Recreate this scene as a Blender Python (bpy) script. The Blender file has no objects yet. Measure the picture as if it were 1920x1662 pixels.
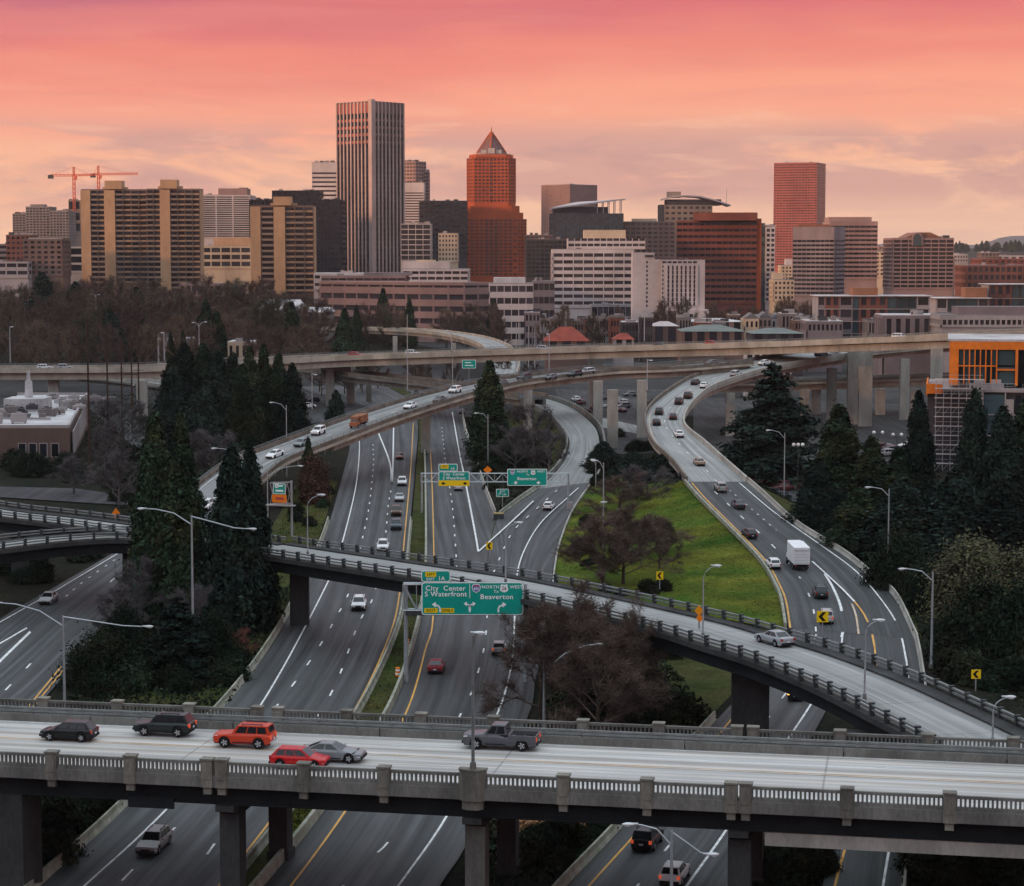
import bpy, math, random
import numpy as np
from mathutils import Vector, Matrix
RN = random.Random(11)
scene = bpy.context.scene
COL = scene.collection

# ------------------------------------------------------------------ camera
CAM_H = 48.0                       # metres above the freeway
F = 4000.0                         # focal length in pixels of the 1920 px wide photograph
PITCH = math.atan((831 - 470) / F)
cam_data = bpy.data.cameras.new('camera')
cam_data.sensor_fit = 'HORIZONTAL'
cam_data.sensor_width = 36.0
cam_data.lens = 36.0 * F / 1920.0
cam_data.clip_start = 1.0
cam_data.clip_end = 60000.0
cam = bpy.data.objects.new('camera', cam_data)
COL.objects.link(cam)
cam.location = (0, 0, CAM_H)
cam.rotation_euler = (math.pi / 2 - PITCH, 0, 0)
scene.camera = cam

# ------------------------------------------------------------------ sky
SUN_EL, SUN_AZ = 9.0, -118.0       # low sun behind the left shoulder
def build_world():
    w = bpy.data.worlds.new('World'); scene.world = w; w.use_nodes = True
    nt = w.node_tree; N = nt.nodes; L = nt.links; N.clear()
    out = N.new('ShaderNodeOutputWorld'); bg = N.new('ShaderNodeBackground')
    L.new(bg.outputs[0], out.inputs[0])
    tc = N.new('ShaderNodeTexCoord'); sep = N.new('ShaderNodeSeparateXYZ')
    L.new(tc.outputs['Generated'], sep.inputs[0])
    # elevation, bent a little by a broad noise so that the colour bands are not straight
    nb = N.new('ShaderNodeTexNoise'); nb.inputs['Scale'].default_value = 1.0; nb.inputs['Detail'].default_value = 5
    mp0 = N.new('ShaderNodeMapping'); mp0.inputs['Scale'].default_value = (7, 3, 34)
    L.new(tc.outputs['Generated'], mp0.inputs[0]); L.new(mp0.outputs[0], nb.inputs['Vector'])
    def math_n(op, a, b=None, clamp=False):
        m = N.new('ShaderNodeMath'); m.operation = op; m.use_clamp = clamp
        for i, v in enumerate((a, b)):
            if v is None: continue
            if isinstance(v, (int, float)): m.inputs[i].default_value = v
            else: L.new(v, m.inputs[i])
        return m.outputs[0]
    bend = math_n('MULTIPLY', math_n('SUBTRACT', nb.outputs['Fac'], 0.5), 0.035)
    tilt = math_n('MULTIPLY', sep.outputs['X'], -0.035)      # warmer, paler towards the north east
    el = math_n('ADD', math_n('ADD', sep.outputs['Z'], bend), tilt)
    ramp = N.new('ShaderNodeValToRGB'); cr = ramp.color_ramp; cr.interpolation = 'EASE'
    stops = [(0.0, (.88, .55, .38)), (0.018, (1.0, .57, .36)), (0.040, (1.03, .50, .29)), (0.066, (1.02, .38, .235)),
             (0.090, (.92, .255, .185)), (0.112, (.74, .160, .175)), (0.135, (.52, .145, .215)), (0.20, (.42, .26, .35)),
             (0.34, (.64, .70, .82)), (0.60, (1.0, 1.13, 1.24)), (1.0, (1.22, 1.38, 1.50))]
    while len(cr.elements) < len(stops): cr.elements.new(0.5)
    for e, (p, c) in zip(cr.elements, stops):
        e.position = p; e.color = (*c, 1)
    L.new(el, ramp.inputs[0])
    # cloud banks low in the sky
    def cloud(scale, detail, lo, hi, dist=0.0, off=(0, 0, 0)):
        mp = N.new('ShaderNodeMapping'); mp.inputs['Scale'].default_value = scale; mp.inputs['Location'].default_value = off
        L.new(tc.outputs['Generated'], mp.inputs[0])
        n = N.new('ShaderNodeTexNoise'); n.inputs['Scale'].default_value = 1; n.inputs['Detail'].default_value = detail
        n.inputs['Roughness'].default_value = .58; n.inputs['Distortion'].default_value = dist
        L.new(mp.outputs[0], n.inputs['Vector'])
        r = N.new('ShaderNodeMapRange'); r.interpolation_type = 'SMOOTHSTEP'
        r.inputs['From Min'].default_value = lo; r.inputs['From Max'].default_value = hi
        L.new(n.outputs['Fac'], r.inputs['Value']); return r.outputs[0]
    def band(a, b, c, d):
        r1 = N.new('ShaderNodeMapRange'); r1.interpolation_type = 'SMOOTHSTEP'
        r1.inputs['From Min'].default_value = a; r1.inputs['From Max'].default_value = b
        r2 = N.new('ShaderNodeMapRange'); r2.interpolation_type = 'SMOOTHSTEP'
        r2.inputs['From Min'].default_value = c; r2.inputs['From Max'].default_value = d
        r2.inputs['To Min'].default_value = 1; r2.inputs['To Max'].default_value = 0
        L.new(sep.outputs['Z'], r1.inputs['Value']); L.new(sep.outputs['Z'], r2.inputs['Value'])
        return math_n('MULTIPLY', r1.outputs[0], r2.outputs[0])
    def mix(fac, a, col):
        m = N.new('ShaderNodeMix'); m.data_type = 'RGBA'
        L.new(fac, m.inputs['Factor']); L.new(a, m.inputs['A'])
        m.inputs['B'].default_value = (*col, 1); return m.outputs['Result']
    c = ramp.outputs[0]
    k1 = math_n('MULTIPLY', cloud((10, 4, 40), 12, .39, .53, .6), band(.012, .030, .048, .066))
    c = mix(math_n('MULTIPLY', k1, .85), c, (.66, .335, .285))
    k1b = math_n('MULTIPLY', cloud((20, 8, 80), 11, .46, .68, .6, (0, 0, -.6)), band(.012, .030, .044, .062))
    c = mix(math_n('MULTIPLY', k1b, .50), c, (.50, .265, .240))
    k2 = math_n('MULTIPLY', cloud((8, 3, 110), 9, .46, .60, .3, (3, 1, 5)), band(.0, .006, .020, .034))
    c = mix(math_n('MULTIPLY', k2, .40), c, (.76, .45, .35))
    k3 = math_n('MULTIPLY', cloud((5, 2, 60), 10, .46, .66, .6, (8, 4, 2)), band(.050, .070, .30, .5))
    c = mix(math_n('MULTIPLY', k3, .16), c, (1.04, .45, .31))
    k4 = math_n('MULTIPLY', cloud((8, 3, 80), 10, .48, .66, .5, (18, 9, 3)), band(.05, .065, .30, .5))
    c = mix(math_n('MULTIPLY', k4, .18), c, (.74, .215, .195))
    k5 = math_n('MULTIPLY', cloud((14, 6, 110), 10, .52, .64, .4, (1, 7, 2)), band(.024, .038, .060, .072))
    c = mix(math_n('MULTIPLY', k5, .25), c, (1.08, .64, .40))
    L.new(c, bg.inputs['Color'])
    bg.inputs['Strength'].default_value = 1.0
build_world()

# ------------------------------------------------------------------ sun (veiled, near the horizon)
sun_data = bpy.data.lights.new('sun', 'SUN')
sun_data.energy = 5.0
sun_data.angle = math.radians(8)
sun_data.color = (1.0, .53, .28)
sun = bpy.data.objects.new('sun', sun_data); COL.objects.link(sun)
_a, _e = math.radians(SUN_AZ), math.radians(SUN_EL)
_to_sun = Vector((math.sin(_a) * math.cos(_e), math.cos(_a) * math.cos(_e), math.sin(_e)))
sun.rotation_euler = _to_sun.to_track_quat('Z', 'Y').to_euler()
sun.location = (-200, -100, 300)

scene.view_settings.view_transform = 'Standard'
scene.view_settings.look = 'None'
scene.view_settings.exposure = 0.0
scene.view_settings.gamma = 1.0
scene.view_settings.use_curve_mapping = False
scene.render.engine = 'CYCLES'
cy = scene.cycles
cy.use_denoising = True
cy.max_bounces = 5; cy.diffuse_bounces = 2; cy.glossy_bounces = 3; cy.transmission_bounces = 3; cy.volume_bounces = 0
cy.sample_clamp_indirect = 4.0

# ------------------------------------------------------------------ pixel -> place
_fwd = Vector((0, math.cos(PITCH), -math.sin(PITCH))); _up = Vector((0, math.sin(PITCH), math.cos(PITCH)))
def ray(px, py): return _fwd + Vector(((px - 960) / F, 0, 0)) + _up * ((831 - py) / F)
def at(px, py, z=0.0):
    r = ray(px, py); t = (z - CAM_H) / r.z
    return Vector((0, 0, CAM_H)) + r * t
def far(px, py, Y):
    r = ray(px, py); return Vector((0, 0, CAM_H)) + r * (Y / r.y)
def X_at(px, Y): return far(px, 470, Y).x
def Z_at(py, Y): return far(960, py, Y).z

# ------------------------------------------------------------------ materials
MATS = {}
def pbr(name, col, rough=.7, var=.0, scale=1.0, metal=0.0, spec=.15, stretch=(1, 1, 1), col2=None, isl=0.0, bump=0.0,
        bscale=None, emit=None, est=1.0, coat=0.0, objcol=False, fine=0.0, coord='pos', contrast=(.3, .7), objvar=0.0):
    """principled material; colour varies by a world-space noise and, when asked, by mesh island / object"""
    m = bpy.data.materials.new(name); m.use_nodes = True
    nt = m.node_tree; N = nt.nodes; L = nt.links
    p = N['Principled BSDF']
    p.inputs['Roughness'].default_value = rough; p.inputs['Metallic'].default_value = metal
    p.inputs['Specular IOR Level'].default_value = spec
    if coat: p.inputs['Coat Weight'].default_value = coat; p.inputs['Coat Roughness'].default_value = .08
    if emit:
        p.inputs['Emission Color'].default_value = (*emit, 1); p.inputs['Emission Strength'].default_value = est
    base = None
    if objcol:
        oi = N.new('ShaderNodeObjectInfo'); base = oi.outputs['Color']
    else:
        rgb = N.new('ShaderNodeRGB'); rgb.outputs[0].default_value = (*col, 1); base = rgb.outputs[0]
    vec = None
    if var or col2 or bump or fine:
        if coord == 'uv':
            tc = N.new('ShaderNodeTexCoord'); src = tc.outputs['UV']
        elif coord == 'obj':
            tc = N.new('ShaderNodeTexCoord'); src = tc.outputs['Object']
        else:
            g = N.new('ShaderNodeNewGeometry'); src = g.outputs['Position']
        mp = N.new('ShaderNodeMapping'); mp.inputs['Scale'].default_value = stretch
        L.new(src, mp.inputs[0]); vec = mp.outputs[0]
    def noise(sc, det=6):
        n = N.new('ShaderNodeTexNoise'); n.inputs['Scale'].default_value = sc; n.inputs['Detail'].default_value = det
        n.inputs['Roughness'].default_value = .6
        L.new(vec, n.inputs['Vector']); return n.outputs['Fac']
    def rng(f, a, b, lo, hi):
        r = N.new('ShaderNodeMapRange'); r.inputs['From Min'].default_value = lo; r.inputs['From Max'].default_value = hi
        r.inputs['To Min'].default_value = a; r.inputs['To Max'].default_value = b
        L.new(f, r.inputs['Value']); return r.outputs[0]
    def mul(c, f):
        x = N.new('ShaderNodeVectorMath'); x.operation = 'SCALE'
        L.new(c, x.inputs[0]); L.new(f, x.inputs['Scale']); return x.outputs[0]
    if col2:
        mx = N.new('ShaderNodeMix'); mx.data_type = 'RGBA'
        L.new(rng(noise(scale * .6), 0, 1, *contrast), mx.inputs['Factor'])
        L.new(base, mx.inputs['A']); mx.inputs['B'].default_value = (*col2, 1); base = mx.outputs['Result']
    if var: base = mul(base, rng(noise(scale), 1 - var, 1 + var, .3, .7))
    if fine: base = mul(base, rng(noise(scale * 14, 3), 1 - fine, 1 + fine, .3, .7))
    if isl:
        g2 = N.new('ShaderNodeNewGeometry'); oi2 = N.new('ShaderNodeObjectInfo')
        ad = N.new('ShaderNodeMath'); ad.operation = 'ADD'; L.new(g2.outputs['Random Per Island'], ad.inputs[0]); L.new(oi2.outputs['Random'], ad.inputs[1])
        fr = N.new('ShaderNodeMath'); fr.operation = 'FRACT'; L.new(ad.outputs[0], fr.inputs[0])
        base = mul(base, rng(fr.outputs[0], 1 - isl, 1 + isl, 0, 1))
    if objvar:
        oi3 = N.new('ShaderNodeObjectInfo'); base = mul(base, rng(oi3.outputs['Random'], 1 - objvar, 1 + objvar, 0, 1))
    L.new(base, p.inputs['Base Color'])
    if bump:
        b = N.new('ShaderNodeBump'); b.inputs['Strength'].default_value = bump; b.inputs['Distance'].default_value = .05
        L.new(noise(bscale or scale * 4), b.inputs['Height']); L.new(b.outputs[0], p.inputs['Normal'])
    MATS[name] = m
    return m

def road_mat(name, col, streak, dirt=.25, rough=.75, tint=None, joint=0.0):
    """pavement; UV is (metres across, metres along): wheel tracks run along, patches and grain in both"""
    m = bpy.data.materials.new(name); m.use_nodes = True
    nt = m.node_tree; N = nt.nodes; L = nt.links; p = N['Principled BSDF']
    p.inputs['Specular IOR Level'].default_value = .18
    tc = N.new('ShaderNodeTexCoord')
    def noise(sx, sy, det=5, off=0):
        mp = N.new('ShaderNodeMapping'); mp.inputs['Scale'].default_value = (sx, sy, 1); mp.inputs['Location'].default_value = (off, off * .7, 0)
        L.new(tc.outputs['UV'], mp.inputs[0])
        n = N.new('ShaderNodeTexNoise'); n.inputs['Scale'].default_value = 1; n.inputs['Detail'].default_value = det
        n.inputs['Roughness'].default_value = .6
        L.new(mp.outputs[0], n.inputs['Vector']); return n.outputs['Fac']
    def rng(f, a, b, lo=.3, hi=.7):
        r = N.new('ShaderNodeMapRange'); r.inputs['From Min'].default_value = lo; r.inputs['From Max'].default_value = hi
        r.inputs['To Min'].default_value = a; r.inputs['To Max'].default_value = b
        L.new(f, r.inputs['Value']); return r.outputs[0]
    rgb = N.new('ShaderNodeRGB'); rgb.outputs[0].default_value = (*col, 1); c = rgb.outputs[0]
    def mul(c, f):
        x = N.new('ShaderNodeVectorMath'); x.operation = 'SCALE'
        L.new(c, x.inputs[0]); L.new(f, x.inputs['Scale']); return x.outputs[0]
    if tint:
        mx = N.new('ShaderNodeMix'); mx.data_type = 'RGBA'
        L.new(rng(noise(.55, .012, 6, 3), 0, 1, .42, .72), mx.inputs['Factor']); L.new(c, mx.inputs['A'])
        mx.inputs['B'].default_value = (*tint, 1); c = mx.outputs['Result']
    c = mul(c, rng(noise(.9, .006, 6), 1 - streak, 1 + streak))        # wheel tracks
    c = mul(c, rng(noise(3.2, .03, 4, 9), 1 - streak * .5, 1 + streak * .5))
    su = N.new('ShaderNodeSeparateXYZ'); L.new(tc.outputs['UV'], su.inputs[0])
    wv = N.new('ShaderNodeMath'); wv.operation = 'MULTIPLY'; wv.inputs[1].default_value = 2 * math.pi / 1.8; L.new(su.outputs['X'], wv.inputs[0])
    cs = N.new('ShaderNodeMath'); cs.operation = 'COSINE'; L.new(wv.outputs[0], cs.inputs[0])
    c = mul(c, rng(cs.outputs[0], 1 - streak * .30, 1 + streak * .22, -1, 1))   # paired wheel paths of each lane
    c = mul(c, rng(noise(.16, .05, 6, 5), 1 - dirt, 1 + dirt))          # patches
    c = mul(c, rng(noise(6, 6, 3, 2), .93, 1.07))                       # grain
    if joint:
        sp = N.new('ShaderNodeSeparateXYZ'); L.new(tc.outputs['UV'], sp.inputs[0])
        md = N.new('ShaderNodeMath'); md.operation = 'PINGPONG'; md.inputs[1].default_value = joint
        L.new(sp.outputs['Y'], md.inputs[0])
        c = mul(c, rng(md.outputs[0], .55, 1.0, 0.0, .12))
    L.new(c, p.inputs['Base Color'])
    L.new(rng(noise(.6, .02, 4, 7), rough - .12, rough + .12), p.inputs['Roughness'])
    MATS[name] = m; return m

M_ASPH = road_mat('asphalt', (.050, .053, .055), .55, .22, .62)
M_ASPH_D = road_mat('dark asphalt', (.030, .030, .034), .25, .3, .7)
M_ASPH_L = road_mat('worn grey asphalt', (.105, .105, .112), .2, .25, .7)
M_CONC_RD = road_mat('concrete pavement', (.262, .264, .258), .40, .18, .7, None, 6.0)
M_CONC_RD2 = road_mat('bridge pavement', (.43, .42, .41), .42, .17, .7, (.40, .35, .31), 11.9)
M_CONC_RD3 = road_mat('grey concrete pavement', (.205, .207, .204), .40, .2, .7)
M_LOT = road_mat('parking lot asphalt', (.036, .036, .037), .1, .45, .8)
M_WHITE = pbr('white road paint', (.66, .66, .66), .6, .34, .8)
M_YEL = pbr('yellow road paint', (.62, .33, .08), .6, .25, .35)
M_YEL2 = pbr('worn yellow paint', (.56, .37, .22), .6, .25, .3, col2=(.50, .45, .40))
M_CONC = pbr('weathered concrete', (.19, .186, .172), .85, .30, .35, col2=(.12, .115, .105), bump=.25, fine=.18, stretch=(1, 1, .35))
M_CONC_L = pbr('pale concrete', (.42, .40, .36), .85, .22, .3, col2=(.27, .255, .23), fine=.12, stretch=(1, 1, .4))
M_CONC_W = pbr('pale warm concrete', (.47, .41, .34), .85, .22, .25, col2=(.30, .26, .21), fine=.12, stretch=(1, 1, .4))
M_CONC_D = pbr('dark and shaded concrete', (.050, .051, .052), .9, .35, .3, col2=(.045, .045, .045), fine=.2, stretch=(1, 1, .4))  # shade under the bridges is put into this tone; kerbs are just dark
M_BARR = pbr('barrier concrete', (.36, .35, .31), .85, .28, .8, col2=(.20, .21, .15), fine=.2)
M_GIRD = pbr('dark steel girder', (.016, .020, .023), .7, .3, .4, fine=.2)
M_GALV = pbr('galvanised steel', (.42, .45, .47), .4, .12, 1.5, metal=.55)
M_RAIL = pbr('rail steel', (.19, .205, .205), .5, .25, 1.2, metal=.3)
M_RAIL_D = pbr('dark rail post', (.045, .050, .052), .6, .25, 1.2)
M_LAMPHEAD = pbr('luminaire shell', (.62, .65, .67), .4, .06, 3)
M_LENS = pbr('lamp lens', (.75, .78, .80), .15, .04, 3)
M_GRASS = pbr('grass', (.036, .080, .011), .95, .42, .10, col2=(.115, .108, .018), fine=.35, bump=.5, bscale=3, contrast=(.36, .64), spec=.02)
M_GRASS_D = pbr('dull roadside grass', (.030, .048, .014), .95, .35, .2, col2=(.060, .050, .022), fine=.4, spec=.02)
M_GROUND = pbr('ground soil and moss', (.011, .015, .010), .95, .35, .06, col2=(.022, .018, .014), fine=.4, spec=.02)
M_CITYGND = pbr('city ground', (.05, .047, .05), .9, .4, .02, col2=(.05, .05, .048), fine=.3, spec=.02)
M_GLASS = pbr('window glass', (.026, .024, .032), .16, isl=.65, spec=.55)
M_GLASS_B = pbr('brown tinted window', (.050, .026, .026), .2, isl=.6, spec=.5)
M_GLASS_D = pbr('black glass', (.010, .011, .016), .12, isl=.5, spec=.5)
M_GLASS_T = pbr('teal glass', (.035, .060, .070), .12, isl=.6, spec=.6)
M_TRUNK = pbr('bark', (.055, .042, .032), .95, .3, 2)

# ------------------------------------------------------------------ mesh building
class MB:
    def __init__(s): s.v = []; s.f = []; s.m = []; s.uv = {}
    def vert(s, p): s.v.append((p[0], p[1], p[2])); return len(s.v) - 1
    def face(s, idx, mi=0, uv=None):
        if uv: s.uv[len(s.f)] = uv
        s.f.append(tuple(idx)); s.m.append(mi)
    def quad(s, a, b, c, d, mi=0, uv=None):
        i = len(s.v); s.v += [tuple(a), tuple(b), tuple(c), tuple(d)]; s.face((i, i + 1, i + 2, i + 3), mi, uv)
    def poly(s, pts, mi=0):
        i = len(s.v); s.v += [tuple(p) for p in pts]; s.face(range(i, i + len(pts)), mi)
    def hexa(s, p, mi=0):
        """8 corners: bottom ccw 0-3, top ccw 4-7"""
        i = len(s.v); s.v += [tuple(q) for q in p]
        for f in ((3, 2, 1, 0), (4, 5, 6, 7), (0, 1, 5, 4), (1, 2, 6, 5), (2, 3, 7, 6), (3, 0, 4, 7)):
            s.face([i + k for k in f], mi)
    def box(s, x0, x1, y0, y1, z0, z1, mi=0):
        s.hexa([(x0, y0, z0), (x1, y0, z0), (x1, y1, z0), (x0, y1, z0), (x0, y0, z1), (x1, y0, z1), (x1, y1, z1), (x0, y1, z1)], mi)
    def prism(s, pts, d, mi=0):
        """planar polygon pts extruded by vector d"""
        n = len(pts); i = len(s.v); d = Vector(d)
        s.v += [tuple(p) for p in pts] + [tuple(Vector(p) + d) for p in pts]
        s.face([i + k for k in range(n)][::-1], mi); s.face([i + n + k for k in range(n)], mi)
        for k in range(n): s.face((i + k, i + (k + 1) % n, i + n + (k + 1) % n, i + n + k), mi)
    def tube(s, pts, rad, n=6, mi=0, cap=True):
        pts = [Vector(p) for p in pts]
        if isinstance(rad, (int, float)): rad = [rad] * len(pts)
        rings = []; ref = Vector((0, 0, 1))
        for k, p in enumerate(pts):
            t = (pts[min(k + 1, len(pts) - 1)] - pts[max(k - 1, 0)])
            t = t.normalized() if t.length > 1e-9 else Vector((0, 0, 1))
            r = ref if abs(t.dot(ref)) < .95 else Vector((1, 0, 0))
            a = t.cross(r).normalized(); b = t.cross(a)
            i = len(s.v)
            for q in range(n):
                an = 2 * math.pi * q / n
                s.v.append(tuple(p + a * (math.cos(an) * rad[k]) + b * (math.sin(an) * rad[k])))
            rings.append(i)
        for i, j in zip(rings, rings[1:]):
            for q in range(n): s.face((i + q, i + (q + 1) % n, j + (q + 1) % n, j + q), mi)
        if cap:
            s.face([rings[0] + q for q in range(n)][::-1], mi); s.face([rings[-1] + q for q in range(n)], mi)
    def bar(s, a, b, w, h=None, mi=0):
        """rectangular bar from a to b"""
        a, b = Vector(a), Vector(b); t = (b - a).normalized(); h = h or w
        r = Vector((0, 0, 1)) if abs(t.z) < .95 else Vector((0, 1, 0))
        u = t.cross(r).normalized() * (w / 2); v = t.cross(u).normalized() * (h / 2)
        s.hexa([a - u - v, a + u - v, a + u + v, a - u + v, b - u - v, b + u - v, b + u + v, b - u + v], mi)
    def ell(s, c, r, nu=8, nv=5, mi=0):
        i = len(s.v)
        for a in range(1, nv):
            th = math.pi * a / nv
            for b in range(nu):
                ph = 2 * math.pi * b / nu
                s.v.append((c[0] + r[0] * math.sin(th) * math.cos(ph), c[1] + r[1] * math.sin(th) * math.sin(ph), c[2] + r[2] * math.cos(th)))
        top = s.vert((c[0], c[1], c[2] + r[2])); bot = s.vert((c[0], c[1], c[2] - r[2]))
        for b in range(nu):
            s.face((top, i + b, i + (b + 1) % nu), mi)
            e = i + (nv - 2) * nu; s.face((bot, e + (b + 1) % nu, e + b), mi)
            for a in range(nv - 2):
                s.face((i + a * nu + b, i + (a + 1) * nu + b, i + (a + 1) * nu + (b + 1) % nu, i + a * nu + (b + 1) % nu), mi)
    def mesh(s, name, mats, smooth=False):
        me = bpy.data.meshes.new(name); me.from_pydata(s.v, [], s.f)
        for m in (mats if isinstance(mats, (list, tuple)) else [mats]): me.materials.append(m)
        if any(s.m): me.polygons.foreach_set('material_index', s.m)
        if s.uv:
            uvl = me.uv_layers.new(name='UVMap')
            for fi, uv in s.uv.items():
                for li, c in zip(me.polygons[fi].loop_indices, uv): uvl.data[li].uv = c
        if smooth: me.polygons.foreach_set('use_smooth', [True] * len(s.f))
        me.update(); return me
    def obj(s, name, mats, parent=None, smooth=False, kind=None):
        o = link(name, s.mesh(name, mats, smooth), parent)
        if kind: o['kind'] = kind
        return o
def link(name, data, parent=None, loc=None, rotz=0.0):
    o = bpy.data.objects.new(name, data); COL.objects.link(o)
    if parent is not None: o.parent = parent
    if loc is not None: o.location = loc
    if rotz: o.rotation_euler = (0, 0, rotz)
    return o
def tag(o, label=None, cat=None, group=None, kind=None):
    if label: o['label'] = label
    if cat: o['category'] = cat
    if group: o['group'] = group
    if kind: o['kind'] = kind
    return o
def thing(name, label, cat, loc=(0, 0, 0), rotz=0.0, group=None):
    return tag(link(name, None, None, loc, rotz), label, cat, group)
def copy_tree(o, parent=None):
    c = o.copy(); COL.objects.link(c)
    if parent is not None: c.parent = parent
    for ch in o.children: copy_tree(ch, c)
    return c

# ------------------------------------------------------------------ curves in plan
def smooth_path(pts, step=4.0):
    """Catmull-Rom through 3-D points, resampled evenly"""
    P = [Vector(p) for p in pts]
    if len(P) == 2: dense = [P[0].lerp(P[1], k / 20) for k in range(21)]
    else:
        Q = [P[0] * 2 - P[1]] + P + [P[-1] * 2 - P[-2]]; dense = []
        for i in range(1, len(Q) - 2):
            p0, p1, p2, p3 = Q[i - 1], Q[i], Q[i + 1], Q[i + 2]
            for k in range(16):
                t = k / 16
                dense.append(.5 * ((2 * p1) + (p2 - p0) * t + (2 * p0 - 5 * p1 + 4 * p2 - p3) * t * t + (3 * p1 - p0 - 3 * p2 + p3) * t ** 3))
        dense.append(P[-1])
    ln = sum((b - a).length for a, b in zip(dense, dense[1:]))
    return resample(dense, max(2, int(ln / step) + 1))
def resample(P, n):
    d = [0.0]
    for a, b in zip(P, P[1:]): d.append(d[-1] + (b - a).length)
    out = []; j = 0
    for k in range(n):
        s = d[-1] * k / (n - 1)
        while j < len(P) - 2 and d[j + 1] < s: j += 1
        t = (s - d[j]) / max(1e-9, d[j + 1] - d[j]); out.append(P[j].lerp(P[j + 1], min(1, max(0, t))))
    return out
def px_path(pts, step=4.0, z=None):
    return smooth_path([at(p[0], p[1], p[2] if len(p) > 2 else z or 0.0) for p in pts], step)
def side_dirs(P):
    out = []
    for k in range(len(P)):
        t = P[min(k + 1, len(P) - 1)] - P[max(k - 1, 0)]; t = Vector((t.x, t.y, 0)).normalized()
        out.append(Vector((t.y, -t.x, 0)))           # to the right of travel
    return out
def offset(P, u, dz=0.0): return [p + s * u + Vector((0, 0, dz)) for p, s in zip(P, side_dirs(P))]
def sweep(mb, P, prof, mi=0, closed=True, cap=True):
    """profile [(u, z)] counter-clockwise seen along travel, swept along P"""
    n = len(prof); S = side_dirs(P); rings = []
    for p, s in zip(P, S):
        i = len(mb.v)
        for u, z in prof: mb.v.append(tuple(p + s * u + Vector((0, 0, z))))
        rings.append(i)
    for i, j in zip(rings, rings[1:]):
        for q in range(n if closed else n - 1): mb.face((i + q, i + (q + 1) % n, j + (q + 1) % n, j + q), mi)
    if cap and closed:
        mb.face([rings[0] + q for q in range(n)][::-1], mi); mb.face([rings[-1] + q for q in range(n)], mi)
def rect(u0, u1, z0, z1): return [(u0, z0), (u1, z0), (u1, z1), (u0, z1)]
def ruled(mb, A, B, cols=3, dz=0.0, mi=0, v0=0.0):
    """surface between two polylines, UV in metres"""
    n = max(len(A), len(B)); A = resample(A, n); B = resample(B, n); prev = None; s = v0
    for k in range(n):
        if k: s += ((A[k] + B[k]) / 2 - (A[k - 1] + B[k - 1]) / 2).length
        w = (B[k] - A[k]).length
        row = [(mb.vert(A[k].lerp(B[k], c / cols) + Vector((0, 0, dz))), ((c / cols - .5) * w, s)) for c in range(cols + 1)]
        if prev:
            for c in range(cols):
                mb.face((prev[c][0], row[c][0], row[c + 1][0], prev[c + 1][0])[::-1], mi,
                        (prev[c][1], row[c][1], row[c + 1][1], prev[c + 1][1])[::-1])
        prev = row
def ribbon(P, w, dz, name, mat, parent):
    mb = MB(); ruled(mb, offset(P, -w / 2), offset(P, w / 2), 1, dz); return mb.obj(name, mat, parent)
def plen(P): return sum((b - a).length for a, b in zip(P, P[1:]))
def cut(P, s0, s1):
    d = 0; out = []
    def pt(s):
        d = 0
        for a, b in zip(P, P[1:]):
            l = (b - a).length
            if d + l >= s: return a.lerp(b, (s - d) / max(l, 1e-9))
            d += l
        return P[-1]
    out.append(pt(s0))
    for a, b in zip(P, P[1:]):
        d += (b - a).length
        if s0 < d < s1: out.append(b)
    out.append(pt(s1)); return out
def dashes(P, parent, w=.16, L=3.05, gap=9.14, dz=.02, mat=None, start=0.0):
    s = start; T = plen(P)
    while s + L < T:
        ribbon(cut(P, s, s + L), w, dz, 'lane_dash', mat or M_WHITE, parent); s += L + gap
def line(P, parent, w=.16, dz=.02, mat=None): return ribbon(P, w, dz, 'edge_line', mat or M_WHITE, parent)
ROADS = {}      # centre lines by name, for placing vehicles
JERSEY = [(-.30, 0), (.30, 0), (.26, .10), (.12, .40), (.10, .85), (-.10, .85), (-.12, .40), (-.26, .10)]
# ================================================================== ground
def structure(name, mb, mat): return tag(mb.obj(name, mat), kind='structure')
mb = MB(); mb.quad((-4800, -3300, -.2), (4800, -3300, -.2), (4800, 620, -.2), (-4800, 620, -.2)); structure('ground', mb, M_GROUND)
mb = MB(); mb.quad((-4800, 620, -.2), (4800, 620, -.2), (4800, 8600, -.2), (-4800, 8600, -.2)); structure('city_ground', mb, M_CITYGND)

ROAD_MB = {}
def road(name, Lp, Rp, mat, cols=6, dz=0.0, split=None):
    mb = MB(); ruled(mb, Lp, Rp, cols, dz)
    o = structure(name, mb, mat); ROAD_MB[name] = mb
    n = max(len(Lp), len(Rp)); A = resample(Lp, n); B = resample(Rp, n)
    ROADS[name] = [(a + b) / 2 + Vector((0, 0, dz)) for a, b in zip(A, B)]
    return o
def barrier(name, label, P, prof=JERSEY, mat=None, seg=6.0, cat='barrier', part='barrier_segment', group=None):
    root = thing(name, label, cat, P[0], group=group)
    T = plen(P); n = max(1, int(T / seg))
    for k in range(n):
        Q = [p - P[0] for p in cut(P, T * k / n, T * (k + 1) / n - .05)]
        mb = MB(); sweep(mb, Q, prof); mb.obj(part, mat or M_BARR, root)
    return root

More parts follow.
